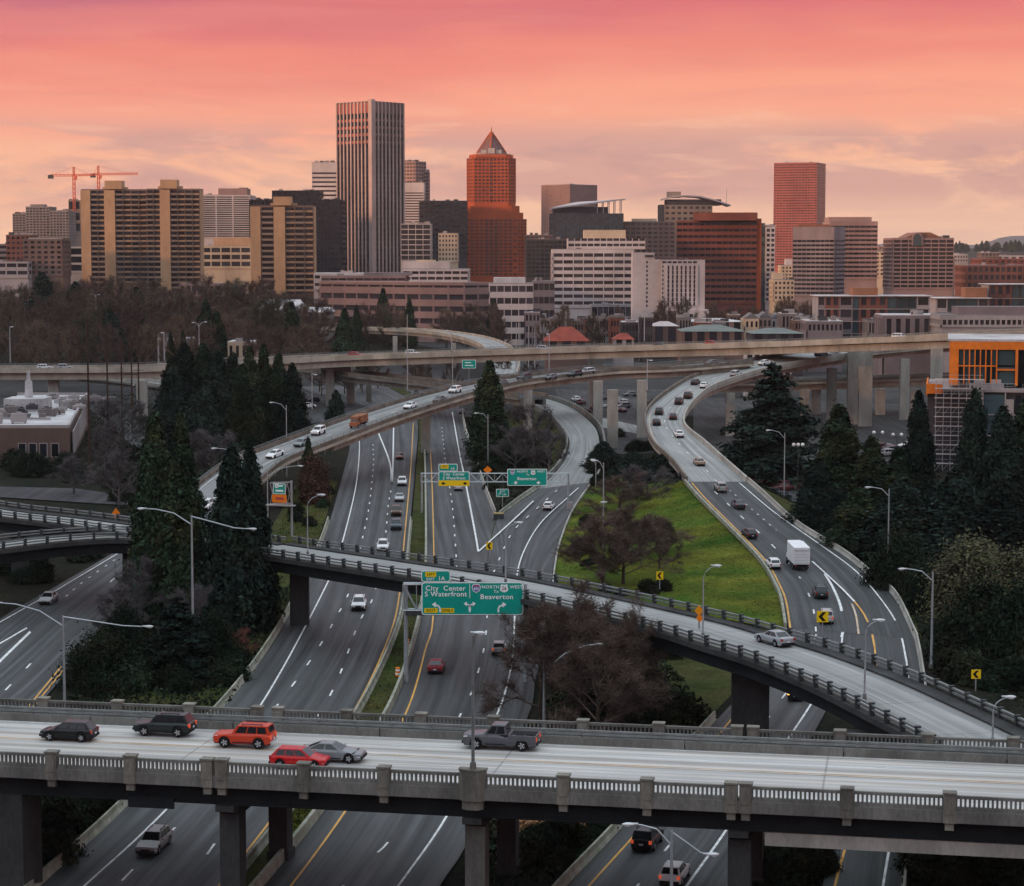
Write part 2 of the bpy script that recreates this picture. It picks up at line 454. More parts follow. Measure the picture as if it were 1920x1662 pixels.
# ---- freeway, lanes running towards the camera
LL = px_path([(-60, 1800), (75, 1662), (223, 1527), (425, 1320), (513, 1203), (563, 1110), (610, 1003), (640, 900), (655, 840), (652, 795), (625, 755), (560, 725)])
LR = px_path([(320, 1800), (430, 1662), (500, 1575), (547, 1513), (672, 1333), (741, 1187), (757, 1107), (766, 1013), (778, 880), (783, 793), (765, 750), (720, 722)])
o = road('southbound_freeway', LL, LR, M_ASPH)
line(px_path([(20, 1790), (160, 1660), (310, 1520), (487, 1325), (622, 1077), (642, 1017), (668, 907), (674, 830), (668, 790)]), o, .2)
line(px_path([(300, 1800), (410, 1662), (480, 1575), (527, 1513), (663, 1335), (732, 1187), (750, 1107), (758, 1013), (770, 880), (775, 793)]), o, .2, mat=M_YEL)
dashes(px_path([(250, 1790), (330, 1690), (430, 1545), (609, 1322), (672, 1170), (702, 1113), (722, 1010), (728, 947), (734, 915)]), o, .2)
dashes(px_path([(100, 1790), (240, 1640), (375, 1500), (560, 1270), (632, 1155), (662, 1090), (680, 1008), (692, 950), (700, 873), (699, 830)]), o, .2, start=5)
line(px_path([(735, 907), (730, 865), (710, 813)]), o, .35); line(px_path([(735, 907), (737, 860), (738, 800)]), o, .35)
# ---- freeway, lanes running away from the camera
RL = px_path([(370, 1800), (497, 1655), (613, 1510), (730, 1337), (780, 1193), (796, 1100), (800, 1013), (797, 847), (793, 780), (775, 740), (735, 715)])
RR = px_path([(745, 1800), (827, 1657), (880, 1573), (990, 1343), (1003, 1277), (1013, 1227), (1012, 1130), (975, 1040), (935, 975), (903, 900), (887, 847), (876, 813), (866, 777), (845, 740), (810, 715)])
o = road('northbound_freeway', RL, RR, M_ASPH)
line(px_path([(430, 1800), (545, 1662), (655, 1510), (760, 1340), (798, 1217), (812, 1157), (813, 1013), (808, 863), (802, 780)]), o, .2, mat=M_YEL)
line(px_path([(655, 1790), (748, 1660), (845, 1518), (932, 1340), (957, 1258), (964, 1200)]), o, .2)
dashes(px_path([(530, 1800), (640, 1665), (695, 1610), (755, 1540), (879, 1310), (894, 1268), (904, 1233), (910, 1197), (913, 1150), (905, 1070)]), o, .2, start=2)
dashes(px_path([(858, 1090), (853, 1008), (847, 940), (835, 863), (828, 797)]), o, .2)
line(px_path([(897, 1035), (890, 995), (872, 900), (861, 847), (848, 773)]), o, .3)
# median
mb = MB(); ruled(mb, offset(LR, .3), offset(RL, -.3), 4, .03)
structure('median_grass', mb, M_GRASS_D)
barrier('median_barrier', 'long low concrete barrier with grass behind it, on the side of the oncoming lanes', offset(LR[:60], .1))
WALL = [(-.22, 0), (.22, 0), (.15, .95), (-.15, .95)]
barrier('median_barrier', 'taller pale concrete median barrier along the yellow line of the outbound lanes', offset(RL[:110], -.1), WALL, M_BARR)
barrier('shoulder_barrier', 'mossy pale concrete barrier along the grassy bank beside the oncoming lanes', offset(LL[:60], -.3))
# ---- loop ramp
def loop_pts(pts): return px_path(pts)
LPL = px_path([(905, 1110, .05), (918, 1030, .05), (934, 972, .2), (970, 945, .6), (1010, 917, 1.2)])
LPR = px_path([(1014, 1210, .05), (1030, 1120, .05), (1040, 1050, .1), (1062, 980, .5), (1106, 905, 1.4)])
o = road('loop_ramp', LPL, LPR, M_ASPH, 5, .03)
ROADS['loop_ramp_low'] = ROADS['loop_ramp']
line(px_path([(897, 1035, .05), (960, 978, .5), (1000, 940, 1.0)]), o, .3, .06)
line(px_path([(964, 1190, .05), (968, 1090, .05), (982, 1035, .1), (1015, 980, .6), (1066, 932, 1.2), (1085, 915, 1.4)]), o, .2, .06)
dashes(px_path([(925, 1075, .05), (960, 1000, .4), (1000, 960, .8), (1050, 915, 1.3)]), o, .2, dz=.06)
LPL2 = px_path([(1010, 917, 1.2), (1047, 880, 2.4), (1064, 850, 3.2), (1066, 820, 4), (1040, 787, 5), (1013, 768, 5.6), (975, 752, 6)])
LPR2 = px_path([(1106, 905, 1.4), (1122, 865, 2.8), (1124, 832, 3.6), (1114, 800, 4.6), (1079, 770, 5.4), (1040, 753, 6), (990, 740, 6)])
o = road('loop_ramp_concrete', LPL2, LPR2, M_CONC_RD3, 5, .03)
barrier('ramp_wall', 'curved concrete parapet on the outer side of the loop ramp', offset(LPR2, 1.2), [(-.2, -3), (.2, -3), (.2, 1.0), (-.2, 1.0)], M_CONC, 5, 'wall', 'wall_panel')
barrier('ramp_wall', 'curved concrete parapet on the inner side of the loop ramp above the bare thicket', offset(LPL2, -.5), [(-.2, -2), (.2, -2), (.2, .9), (-.2, .9)], M_CONC, 5, 'wall', 'wall_panel')
NOSE = px_path([(868, 777), (876, 813), (889, 847), (905, 900), (930, 965)])
barrier('nose_barrier', 'white concrete barrier curving to the yellow crash cushion beside the narrow conifer', offset(NOSE, .1), JERSEY, M_CONC_L, 5)
barrier('nose_barrier', 'grey concrete barrier running up from the yellow crash cushion along the loop ramp', px_path([(936, 968), (972, 940, .6), (1010, 914, 1.2)]), JERSEY, M_BARR, 5)
# skirts that carry raised roadways down to the ground
def bank(name, P, w, mat, side=1):
    mb = MB(); A = P; S = side_dirs(P)
    B = [p + s * side * max(.6, w * (p.z + .3)) - Vector((0, 0, p.z + .22)) for p, s in zip(P, S)]
    B = [Vector((b.x, b.y, -.22)) for b in B]
    if side > 0: ruled(mb, A, B, 3)
    else: ruled(mb, B, A, 3)
    return structure(name, mb, mat)
bank('ramp_bank', LPL2, 1.2, M_GRASS_D, -1); bank('ramp_bank', LPL, 1.2, M_GRASS_D, -1)
# ---- S-curve
SL = px_path([(1478, 1176, 0), (1470, 1129, .3), (1459, 1100, .7), (1431, 1053, 1.5), (1380, 999, 3), (1317, 937, 4.7), (1288, 904, 5.7)])
SR = px_path([(1714, 1200, 0), (1675, 1120, .3), (1633, 1084, .8), (1577, 1039, 1.6), (1492, 986, 3), (1425, 926, 4.8), (1400, 904, 5.6)])
o = road('curved_highway', SL, SR, M_ASPH, 6, .05)
line(px_path([(1482, 1180, 0), (1474, 1129, .3), (1463, 1100, .7), (1436, 1053, 1.5), (1386, 999, 3), (1324, 937, 4.7), (1297, 906, 5.7)]), o, .25, .07, M_YEL)
line(px_path([(1700, 1243, 0), (1687, 1185, 0), (1661, 1137, .3), (1605, 1072, 1), (1529, 1016, 2.2), (1450, 960, 3.8), (1386, 906, 5.6)]), o, .22, .07)
dashes(px_path([(1530, 1185, 0), (1526, 1148, .2), (1519, 1122, .4), (1506, 1095, .7), (1488, 1068, 1.2), (1445, 1020, 2.3), (1398, 977, 3.5), (1336, 919, 5.2)]), o, .22, dz=.07)
dashes(px_path([(1510, 1042, 1.6), (1476, 1013, 2.3), (1439, 981, 3.3), (1362, 915, 5.3)]), o, .2, L=1.2, gap=3.5, dz=.07)
line(px_path([(1516, 1047, 1.5), (1549, 1081, .9), (1574, 1131, .3), (1581, 1174, 0), (1578, 1196, 0)]), o, .35, .07)
line(px_path([(1516, 1047, 1.5), (1577, 1103, .7), (1602, 1129, .4)]), o, .3, .07)
line(px_path([(1602, 1129, .4), (1619, 1151, .2), (1633, 1182, 0), (1640, 1215, 0)]), o, .25, .07, M_YEL)
line(px_path([(1597, 1133, .4), (1605, 1155, .2), (1610, 1190, 0)]), o, .25, .07, M_YEL2)
SL2 = px_path([(1288, 904, 5.7), (1260, 868, 6.8), (1227, 837, 8), (1214, 813, 9), (1210, 790, 10), (1214, 772, 10.8), (1232, 752, 11.8), (1265, 728, 13.2), (1304, 707, 14.8), (1370, 686, 16.5), (1440, 672, 18), (1530, 658, 19.4), (1650, 643, 21), (1800, 630, 22), (1960, 620, 22.5)])
SR2 = px_path([(1400, 904, 5.6), (1357, 866, 6.6), (1318, 831, 8), (1291, 810, 9), (1282, 795, 9.6), (1288, 774, 10.7), (1310, 747, 12), (1344, 725, 13.4), (1423, 699, 15.6), (1500, 683, 17.4), (1592, 668, 18.8), (1640, 661, 19.4), (1780, 648, 20.6), (1940, 636, 21.2)])
n = max(len(SL2), len(SR2)); SL2 = resample(SL2, n); SR2 = resample(SR2, n)
mb = MB(); ruled(mb, SL2, SR2, 6, .05); ROAD_MB['curved_viaduct'] = mb
via = thing('curved_viaduct', 'S-shaped concrete viaduct sweeping from the grass island up to the double-deck bridge', 'viaduct')
vd = mb.obj('deck', M_CONC_RD, via); ROADS['curved_viaduct'] = [(a + b) / 2 + Vector((0, 0, .05)) for a, b in zip(SL2, SR2)]
def slab_under(A, B, th, mat, parent, name='girder', inset=.0):
    mb = MB(); n = len(A); d = Vector((0, 0, -th)); e = Vector((0, 0, -.02))
    for k in range(n - 1):
        a0, a1 = A[k].lerp(B[k], inset), A[k + 1].lerp(B[k + 1], inset); b0, b1 = B[k].lerp(A[k], inset), B[k + 1].lerp(A[k + 1], inset)
        mb.hexa([a0 + d, b0 + d, b1 + d, a1 + d, a0 + e, b0 + e, b1 + e, a1 + e])
    return mb.obj(name, mat, parent)
slab_under(SL2, SR2, .7, M_CONC_L, via, 'deck_edge'); slab_under(SL2[14:], SR2[14:], 2.2, M_CONC_W, via, 'girder', .12)
PAR = [(-.18, 0), (.18, 0), (.18, 1.0), (-.18, 1.0)]
def parapet_run(P, parent, prof=PAR, mat=None, seg=8, name='parapet_panel'):
    T = plen(P); n = max(1, int(T / seg))
    for k in range(n):
        mb = MB(); sweep(mb, cut(P, T * k / n, T * (k + 1) / n - .06), prof); mb.obj(name, mat or M_CONC, parent)
M_PAR_B = pbr('brown stained parapet', (.20, .165, .135), .85, .3, .4, col2=(.12, .10, .085), fine=.15)
parapet_run(SL2, via, mat=M_PAR_B); parapet_run(SR2, via, mat=M_CONC_L)
for off in (.25,): line(offset(SL2, .9), vd, .2, .03, M_YEL2)
dashes([a.lerp(b, .5) + Vector((0, 0, .05)) for a, b in zip(SL2, SR2)], vd, .18, dz=.03)
SLALL = SL + SL2[1:]
barrier('curb_wall', 'low concrete kerb wall between the grass island and the curved highway', offset(SL, -.35), [(-.18, -.2), (.18, -.2), (.18, .5), (-.18, .5)], M_BARR, 6, 'wall', 'wall_panel')
barrier('outer_barrier', 'long pale concrete barrier on the tree side of the curved highway', offset(SR, .35), JERSEY, M_CONC_L, 6)
bank('highway_bank', offset(SR, .6), 2.0, M_GRASS_D, 1)
def column(parent, x, y, z1, w=1.6, d=1.6, mat=None, z0=-.3, name='column', rot=0.0):
    mb = MB(); mb.box(-w / 2, w / 2, -d / 2, d / 2, 0, z1 - z0)
    o = mb.obj(name, mat or M_CONC_L, parent); o.location = (x, y, z0); o.rotation_euler = (0, 0, rot); return o
for px, z, Y in ((1322, 7.0, 446), (1372, 11.2, 552), (1440, 13.4, 570)):
    column(via, X_at(px, Y), Y, z, 2.2, 1.6)
# ---- lower branches below the ramp bridge
A = px_path([(1478, 1172), (1480, 1200), (1464, 1236), (1418, 1275), (1340, 1355), (1185, 1533), (1064, 1662), (940, 1800)])
B = px_path([(1606, 1178), (1602, 1225), (1582, 1275), (1545, 1340), (1480, 1460), (1427, 1556), (1398, 1602), (1290, 1800)])
o = road('inner_branch_road', A, B, M_ASPH, 5, .02)
line(px_path([(1490, 1200), (1478, 1236), (1440, 1273), (1388, 1330), (1219, 1533), (1106, 1660), (985, 1800)]), o, .2, .04, M_YEL)
line(px_path([(1580, 1190), (1572, 1235), (1530, 1306), (1490, 1368), (1355, 1567), (1289, 1660), (1195, 1800)]), o, .22, .04)
dashes(px_path([(1530, 1190), (1515, 1245), (1464, 1313), (1435, 1354), (1272, 1564), (1219, 1631), (1090, 1800)]), o, .2, dz=.04)
barrier('branch_barrier', 'dirty white concrete barrier along the dark slope left of the inner branch road', offset(A[14:], .35), JERSEY, M_BARR)
barrier('branch_barrier', 'concrete barrier on the outer edge of the inner branch road beside the big dark pier', offset(B[24:], -.4), JERSEY, M_BARR)
A = px_path([(1620, 1172), (1634, 1205), (1640, 1260), (1630, 1350), (1600, 1450), (1560, 1558), (1543, 1660), (1520, 1800)])
B = px_path([(1714, 1198), (1722, 1240), (1728, 1300), (1722, 1400), (1710, 1500), (1699, 1567), (1689, 1660), (1675, 1800)])
o = road('outer_branch_road', A, B, M_ASPH, 3, .035)
mb = MB(); mb.poly([at(*p) + Vector((0, 0, .012)) for p in ((1598, 1166), (1650, 1166), (1656, 1300), (1560, 1300))][::-1]); structure('road_gore', mb, M_ASPH)
line(px_path([(1640, 1213), (1645, 1300), (1632, 1400), (1592, 1564), (1566, 1660), (1540, 1790)]), o, .2, .055, M_YEL)
line(px_path([(1700, 1243), (1704, 1300), (1698, 1420), (1672, 1567), (1656, 1660), (1640, 1790)]), o, .2, .055)
barrier('slope_barrier', 'pale concrete barrier at the right edge of the single-lane branch road', offset(B, -.3), JERSEY, M_CONC_L)
# ---- grass island between loop ramp and S-curve
GL = px_path([(1036, 1100, 0), (1042, 1060, .1), (1052, 1015, .3), (1075, 960, .8), (1112, 905, 1.4), (1130, 880, 1.4)], 3)
GR = px_path([(1474, 1182, 0), (1466, 1130, .2), (1426, 1052, 1.4), (1374, 997, 2.9), (1312, 937, 4.5), (1282, 902, 5.4)], 3)
mb = MB(); ruled(mb, GL, GR, 14, -.04); structure('grass_island', mb, M_GRASS)
barrier('island_kerb', 'thin pale kerb where the loop ramp meets the green grass island', px_path([(1036, 1105), (1041, 1060, .1), (1051, 1015, .3), (1074, 958, .9), (1108, 908, 1.4)]), [(-.12, -.1), (.12, -.1), (.12, .35), (-.12, .35)], M_CONC_L, 6, 'kerb', 'kerb_stone')
mb = MB(); P = [at(*q) for q in ((1030, 1115), (1474, 1186), (1475, 1215), (1400, 1270), (1330, 1345), (1270, 1330), (1190, 1230), (1120, 1150))]
mb.poly([p + Vector((0, 0, -.1)) for p in P][::-1]); structure('grass_slope', mb, M_GRASS_D)
mb = MB(); ruled(mb, px_path([(300, 1460), (420, 1325), (505, 1205), (556, 1110), (600, 1003), (632, 900)], 4), px_path([(100, 1460), (230, 1325), (330, 1205), (420, 1110), (500, 1003), (560, 900)], 4), 6, -.1)
structure('grassy_bank', mb, M_GRASS_D)
# ---- flyover and the lanes it lands on
FL = px_path([(-260, 1330, 0), (-150, 1262, 0), (0, 1160, 0), (95, 1105, .2), (173, 1060, .8), (250, 1015, 1.6), (330, 965, 2.6), (375, 930, 3.4)])
FR = px_path([(-60, 1460, 0), (40, 1350, 0), (105, 1285, 0), (215, 1145, .2), (290, 1070, .8), (360, 1005, 1.8), (405, 963, 2.8), (432, 938, 3.4)])
o = road('landing_lanes', FL, FR, M_ASPH, 5)
ROADS['landing_lanes'] = ROADS['landing_lanes']
line(px_path([(-100, 1225), (0, 1167), (100, 1110, .2), (173, 1067, .8), (300, 990, 2)]), o, .2)
line(px_path([(85, 1158), (0, 1207), (-80, 1255)]), o, .3); line(px_path([(85, 1158), (0, 1240), (-60, 1300)]), o, .4)
dashes(px_path([(-80, 1390), (7, 1298), (48, 1255), (85, 1215), (153, 1143), (230, 1070, .8)]), o, .22)
dashes(px_path([(75, 1165), (115, 1127, .1), (158, 1090, .5), (230, 1040, 1.2)]), o, .2, L=1.2, gap=3.5)
line(px_path([(20, 1365), (70, 1305), (93, 1277), (160, 1195)]), o, .2, mat=M_YEL); line(px_path([(26, 1368), (76, 1309), (99, 1281), (166, 1199)]), o, .2, mat=M_YEL)
FLY = px_path([(400, 936, 3.4), (440, 900, 5), (487, 867, 6.8), (545, 844, 8.2), (600, 823, 9.4), (700, 786, 11.3), (813, 750, 13.2), (903, 727, 14.4), (980, 713, 15.2), (1120, 697, 16.2), (1238, 692, 16.8), (1317, 686, 17.2), (1385, 681, 17.4)])
def viaduct(name, label, P, u0, u1, girder, mat_deck=M_CONC_RD3, mat_g=M_CONC_L, mat_p=M_PAR_B, par=1.0, inset=1.0, rail=0.0, cols=(), group=None, seg=8, from_k=0):
    root = thing(name, label, 'viaduct', group=group)
    mb = MB(); ruled(mb, offset(P, u0), offset(P, u1), max(3, int((u1 - u0) / 2)), .05); ROAD_MB[label] = mb
    d = mb.obj('deck', mat_deck, root)
    mb = MB(); sweep(mb, P, rect(u0 - .35, u1 + .35, -.55, .03)); mb.obj('deck_edge', mat_g, root)
    mb = MB()
    for k in range(3):
        c = u0 + inset + (u1 - u0 - 2 * inset) * k / 2
        sweep(mb, P[from_k:], rect(c - .45, c + .45, -.55 - girder, -.56))
    mb.obj('girder', mat_g, root)
    T = plen(P)
    mb = MB(); s = 3.0
    for side in (u0 + inset - .48, u1 - inset + .48):     # stiffener ribs on the outer girders
        s = 3.0
        while s < T - 2:
            q = cut(P, s, s + .25)
            if q[0].z > 4: sweep(mb, [q[0], q[-1]], rect(side - .06, side + .06, -.55 - girder, -.57))
            s += 3.5
    if mb.v: mb.obj('girder_rib', mat_g, root, kind='stuff')
    for u in (u0 - .1, u1 + .1): parapet_run(offset(P, u, .03), root, [(-.16, 0), (.16, 0), (.16, par), (-.16, par)], mat_p, seg)
    if rail:
        for u in (u0 - .1, u1 + .1):
            Q = offset(P, u, .03 + par); mb = MB()
            sweep(mb, offset(Q, 0, rail), rect(-.04, .04, -.05, .05)); sweep(mb, offset(Q, 0, rail * .5), rect(-.03, .03, -.04, .04))
            mb.obj('rail', M_RAIL, root); mb = MB()
            for s in range(0, int(plen(Q)), 3):
                p = cut(Q, s, s + .2)[0]; mb.box(p.x - .05, p.x + .05, p.y - .05, p.y + .05, p.z, p.z + rail)
            mb.obj('rail_post', M_RAIL, root, kind='stuff')
    ROADS[name + label[:6]] = P
    return root, d
fly, d = viaduct('flyover', 'long concrete flyover climbing across the freeway with white cars on it', FLY, -5.2, 5.2, 1.5, M_CONC_RD3, M_CONC_W, M_PAR_B, .85, 1.6, .5, from_k=14)
ROADS['flyover'] = FLY; ROAD_MB['flyover'] = ROAD_MB['long concrete flyover climbing across the freeway with white cars on it']
line(offset(FLY, -4.4), d, .18, .08); line(offset(FLY, 4.4), d, .18, .08, M_YEL2); dashes(FLY, d, .18, dz=.08)
for px, Y, z, w in ((1150, 519, 14.2, 2.6), (1122, 548, 14.6, 2.4), (797, 506, 10.6, 2.2), (1205, 548, 14.8, 2.4), (582, 410, 6.6, 2), (905, 520, 12.2, 2.2), (990, 535, 13, 2.2)):
    column(fly, X_at(px, Y), Y, z, w, 1.8)
# ---- the long bridge across the middle distance, near edge followed from left to right
UB = []
for px, py, z in ((-160, 691, 14), (0, 690, 14), (300, 687, 14.2), (600, 669, 15.6), (800, 661, 17.4), (1100, 651, 19.6), (1400, 642, 22.6), (1600, 634, 25.3), (1780, 627, 26.9), (1960, 620, 27.8)):
    p = at(px, py, z); p.z -= 1.0; UB.append(p)
UB = smooth_path(UB, 6)
ub, d = viaduct('upper_bridge', 'long straight concrete bridge crossing the whole middle distance on tall columns', UB, -14, 0, 2.0, M_CONC_RD3, M_CONC_W, M_CONC_W, .95, 1.2, .5, seg=12)
ROADS['upper_bridge'] = offset(UB, -7)
for px, Y, zt, w in ((96, 625, 10, 3), (262, 622, 10.2, 3), (617, 662, 11.5, 2.6), (656, 672, 11.8, 2.6), (1118, 648, 15.4, 4.2), (1603, 590, 21.1, 3.2), (1626, 583.5, 21.2, 3.6), (1760, 590, 21.5, 3), (360, 640, 11, 2.6)):
    column(ub, X_at(px, Y), Y, zt, w, 2.0)
mb = MB(); mb.box(0, 9.5, -1, 1, 0, 1.6); o = mb.obj('cap_beam', M_CONC_L, ub); o.location = (X_at(600, 668), 668, 10.2)
# lower decks seen under it
q = smooth_path([at(x, y, z) for x, y, z in ((20, 696, 8), (67, 699, 8), (180, 708, 8), (300, 722, 7), (420, 742, 5))])
viaduct('lower_ramp', 'grey ramp passing low under the far bridge behind the dark conifers', q, -4, 4, 1.0, M_CONC_RD3, M_CONC, M_CONC_L, .9)
q = smooth_path([at(x, y, z) for x, y, z in ((420, 684, 10), (545, 690, 10), (667, 703, 9.6), (830, 722, 9), (930, 736, 8.6), (1000, 746, 8.4))])
lr2, d = viaduct('lower_ramp', 'double-walled ramp under the far bridge that runs behind the flyover', q, -4.5, 4.5, 1.6, M_ASPH_D, M_CONC, M_PAR_B, 1.0)
for px, Y in ((560, 700), (690, 680), (780, 655)): column(lr2, X_at(px, Y), Y, 7.4, 1.6, 1.4, M_CONC)
q = smooth_path([at(x, y, z) for x, y, z in ((1330, 722, 9.6), (1490, 718, 9.6), (1740, 710, 10.0), (1900, 704, 10.4))])
lr3, d = viaduct('lower_deck', 'low grey deck on square columns below the double-deck bridge', q, -9, 0, 1.8, M_CONC_RD3, M_CONC_W, M_CONC, .9)
for px, Y in ((1512, 622), (1534, 626), (1655, 624), (1722, 624), (1440, 620)): column(lr3, X_at(px, Y), Y, 7.66, 2.6, 1.8)
for px, Y, z in ((1563, 593, 15.4), (1480, 582, 14.2), (1700, 606, 17.3)): column(via, X_at(px, Y), Y, z, 2.6, 1.8)
q = smooth_path([at(x, y, z) for x, y, z in ((560, 618, 11.5), (650, 617, 12), (745, 619, 12), (820, 624, 12), (885, 634, 12), (925, 648, 11.6), (940, 664, 11), (945, 684, 10), (938, 702, 9.6))])
cv, d = viaduct('far_ramp', 'pale curved ramp bending round behind the far bridge among trees', q, -5, 5, 1.4, M_CONC_RD, M_CONC_W, M_CONC_W, .9)
for px, Y in ((640, 960), (740, 950), (850, 880), (920, 800)): column(cv, X_at(px, Y), Y, 10, 2, 1.6)
# side streets and lots at ground level
def lot(name, pts, mat=M_LOT, z=0.0):
    mb = MB(); P = [at(*p) for p in pts]; i = [mb.vert(p + Vector((0, 0, z))) for p in P]
    mb.face(i[::-1], 0, [(p.x, p.y) for p in P][::-1]); return structure(name, mb, mat)
lot('parking_lot', [(1060, 790), (1160, 852), (1225, 850), (1240, 800), (1290, 730), (1040, 730)])
lot('parking_lot', [(1300, 830), (1340, 1000), (1540, 1000), (1760, 880), (1760, 760), (1300, 745)])
lot('street', [(1120, 782), (1240, 808), (1240, 822), (1120, 800)], M_CONC_RD3, .03)
lot('street', [(480, 770), (560, 800), (700, 770), (640, 740), (560, 738)], M_LOT, .02)
lot('street', [(-40, 912), (140, 916), (240, 930), (240, 948), (-40, 930)], M_ASPH_D, .02)
lot('street', [(160, 760), (300, 880), (330, 860), (200, 740)], M_LOT, .02)

# ================================================================== ramp bridge across the middle
RB = px_path([(495, 1027, 9.2), (580, 1040, 9.3), (680, 1055, 9.4), (813, 1075, 9.5), (947, 1096, 9.5), (1080, 1124, 9.5), (1207, 1153, 9.5), (1314, 1179, 9.5), (1382, 1200, 9.5), (1494, 1234, 9.5), (1619, 1283, 9.5), (1720, 1331, 9.5), (1830, 1385, 9.5), (1874, 1410, 9.5)], 3)
def post_rail_bridge(name, label, P, half, strips=True, gird=1.5):
    root = thing(name, label, 'bridge')
    mb = MB(); ruled(mb, offset(P, -half), offset(P, half), 8, .05); d = mb.obj('deck', M_CONC_RD, root)
    mb = MB(); sweep(mb, P, rect(-half - .5, half + .5, -.5, .03)); mb.obj('deck_edge', M_CONC_D, root)
    mb = MB()
    for u in (-half + .8, 0, half - .8): sweep(mb, P, rect(u - .35, u + .35, -.5 - gird, -.51))
    mb.obj('girder', M_GIRD, root)
    # far side (left of travel): dark kerb walk behind the pavement; near side: narrow kerb
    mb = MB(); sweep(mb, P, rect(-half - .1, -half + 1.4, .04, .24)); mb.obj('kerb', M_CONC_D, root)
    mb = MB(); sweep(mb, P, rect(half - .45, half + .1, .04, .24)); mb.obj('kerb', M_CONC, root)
    for u in (-half - .25, half + .25):
        for zz, hh, ww in ((.95, .16, .13), (.58, .16, .1)):
            mb = MB(); sweep(mb, offset(P, u, zz), rect(-ww, ww, -hh / 2, hh / 2)); mb.obj('rail', M_RAIL if u < 0 or True else M_RAIL_D, root)
        T = plen(P); n = int(T / 3.0); S = None
        Q = offset(P, u); pm = None
        for k in range(n):
            seg = cut(Q, T * (k + .5) / n, min(plen(Q), T * (k + .5) / n + .4)); t = seg[-1] - seg[0]
            if pm is None:
                mb = MB(); mb.box(-.16, .16, -.2, .2, -.45, 1.10); mb.box(-.19, .19, -.23, .23, 1.10, 1.16); pm = mb.mesh('rail_post', M_RAIL_D)
            o = link('rail_post', pm, root, seg[0], math.atan2(t.y, t.x))
    return root, d
rb, d = post_rail_bridge('ramp_bridge', 'slim concrete ramp bridge with post-and-rail sides crossing the freeway diagonally', RB, 4.5)
ROADS['ramp_bridge'] = RB
line(offset(RB[60:], 1.2), d, .25, .08)
for s, u in ((.40, 0), (.655, 0), (.83, 0), (.055, 0)):
    p = cut(RB, plen(RB) * s, plen(RB) * s + 1)[0]; column(rb, p.x, p.y, p.z - 1.9, 3.6 if s > .5 else 2.4, 1.4, M_CONC_D)
mb = MB(); p = cut(RB, plen(RB) * .885, plen(RB) * .885 + 1)[0]; mb.box(-6, 6, -1, 1, 0, p.z - 1.95); o = mb.obj('wall_pier', M_CONC_D, rb); o.location = (p.x, p.y, 0)
# left branches of the ramp
LB1 = px_path([(-120, 942, 9.4), (0, 962, 9.3), (120, 976, 9.2), (240, 992, 9.2), (360, 1008, 9.2), (495, 1027, 9.2)], 3)
LB2 = px_path([(-120, 1040, 8.2), (0, 1024, 8.4), (110, 1012, 8.6), (220, 1006, 8.8), (330, 1009, 9.0)], 3)
lb1, d = post_rail_bridge('ramp_bridge', 'upper of two narrow ramps entering from the left behind the tall conifers', LB1, 3.6); ROADS['left_upper'] = LB1
lb2, d = post_rail_bridge('ramp_bridge', 'lower of two narrow ramps at the left edge, curving above the dark lanes', LB2, 3.2); ROADS['left_lower'] = LB2
for s in (.3, .7): p = cut(LB1, plen(LB1) * s, plen(LB1) * s + 1)[0]; column(lb1, p.x, p.y, p.z - 1.9, 2.4, 1.4, M_CONC_D)
for s in (.15, .8): p = cut(LB2, plen(LB2) * s, plen(LB2) * s + 1)[0]; column(lb2, p.x, p.y, p.z - 1.9, 2.4, 1.4, M_CONC_D)

# ================================================================== near bridge
NB_YAW = math.radians(-10.65)
NBR = thing('road_bridge', 'wide concrete road bridge with balustrades and square pillars spanning the whole front', 'bridge', (-1.6, 157.0, 0), NB_YAW)
NB_INV = (Matrix.Translation((-1.6, 157.0, 0)) @ Matrix.Rotation(NB_YAW, 4, 'Z')).inverted()
def nb_local(px, py, z): return NB_INV @ at(px, py, z)
XE = 118.0
def nb_box(name, x0, x1, y0, y1, z0, z1, mat):
    mb = MB(); mb.box(x0, x1, y0, y1, z0, z1); return mb.obj(name, mat, NBR)
mb = MB(); P = [Vector((-XE + k * 4, 0, 10.0)) for k in range(int(2 * XE / 4) + 1)]
ruled(mb, offset(P, -5.9), offset(P, 8.02), 10, 0); nbd = mb.obj('deck', M_CONC_RD2, NBR)
ROADS['near_bridge'] = [Matrix.Translation((-1.6, 157.0, 0)) @ Matrix.Rotation(NB_YAW, 4, 'Z') @ p for p in P]
nb_box('deck_slab', -XE, XE, -9.0, 9.05, 9.35, 9.985, M_CONC)
for y in (-7.6, -2.5, 2.5, 7.6): nb_box('girder', -XE, XE, y - .3, y + .3, 7.85, 9.34, M_GIRD)
nb_box('girder_flange', -XE, XE, -7.98, -7.2, 7.75, 7.848, M_GIRD)
nb_box('kerb', -XE, XE, -8.49, -8.0, 9.99, 10.2, M_CONC)
nb_box('edge_beam', -XE, XE, -9.12, -8.5, 9.3, 10.12, M_CONC)
nb_box('edge_beam', -XE, XE, 8.5, 9.12, 9.3, 10.12, M_CONC)
nb_box('walkway', -XE, XE, 6.3, 8.49, 9.99, 10.22, M_CONC_D)
x = -XE
while x < XE:
    nb_box('barrier_panel', x, min(XE, x + 11.9), 5.9, 6.28, 9.99, 10.62, M_CONC); x += 12
for zz in (10.86, 11.12): nb_box('guard_rail', -XE, XE, 5.97, 6.13, zz - .07, zz + .07, M_RAIL)
pm = None; x = -XE + 1
while x < XE:
    mb = MB(); mb.box(-.06, .06, 6.07, 6.21, 10.6, 11.2); o = mb.obj('guard_rail_post', M_RAIL, NBR); o.location = (x, 0, 0); x += 3
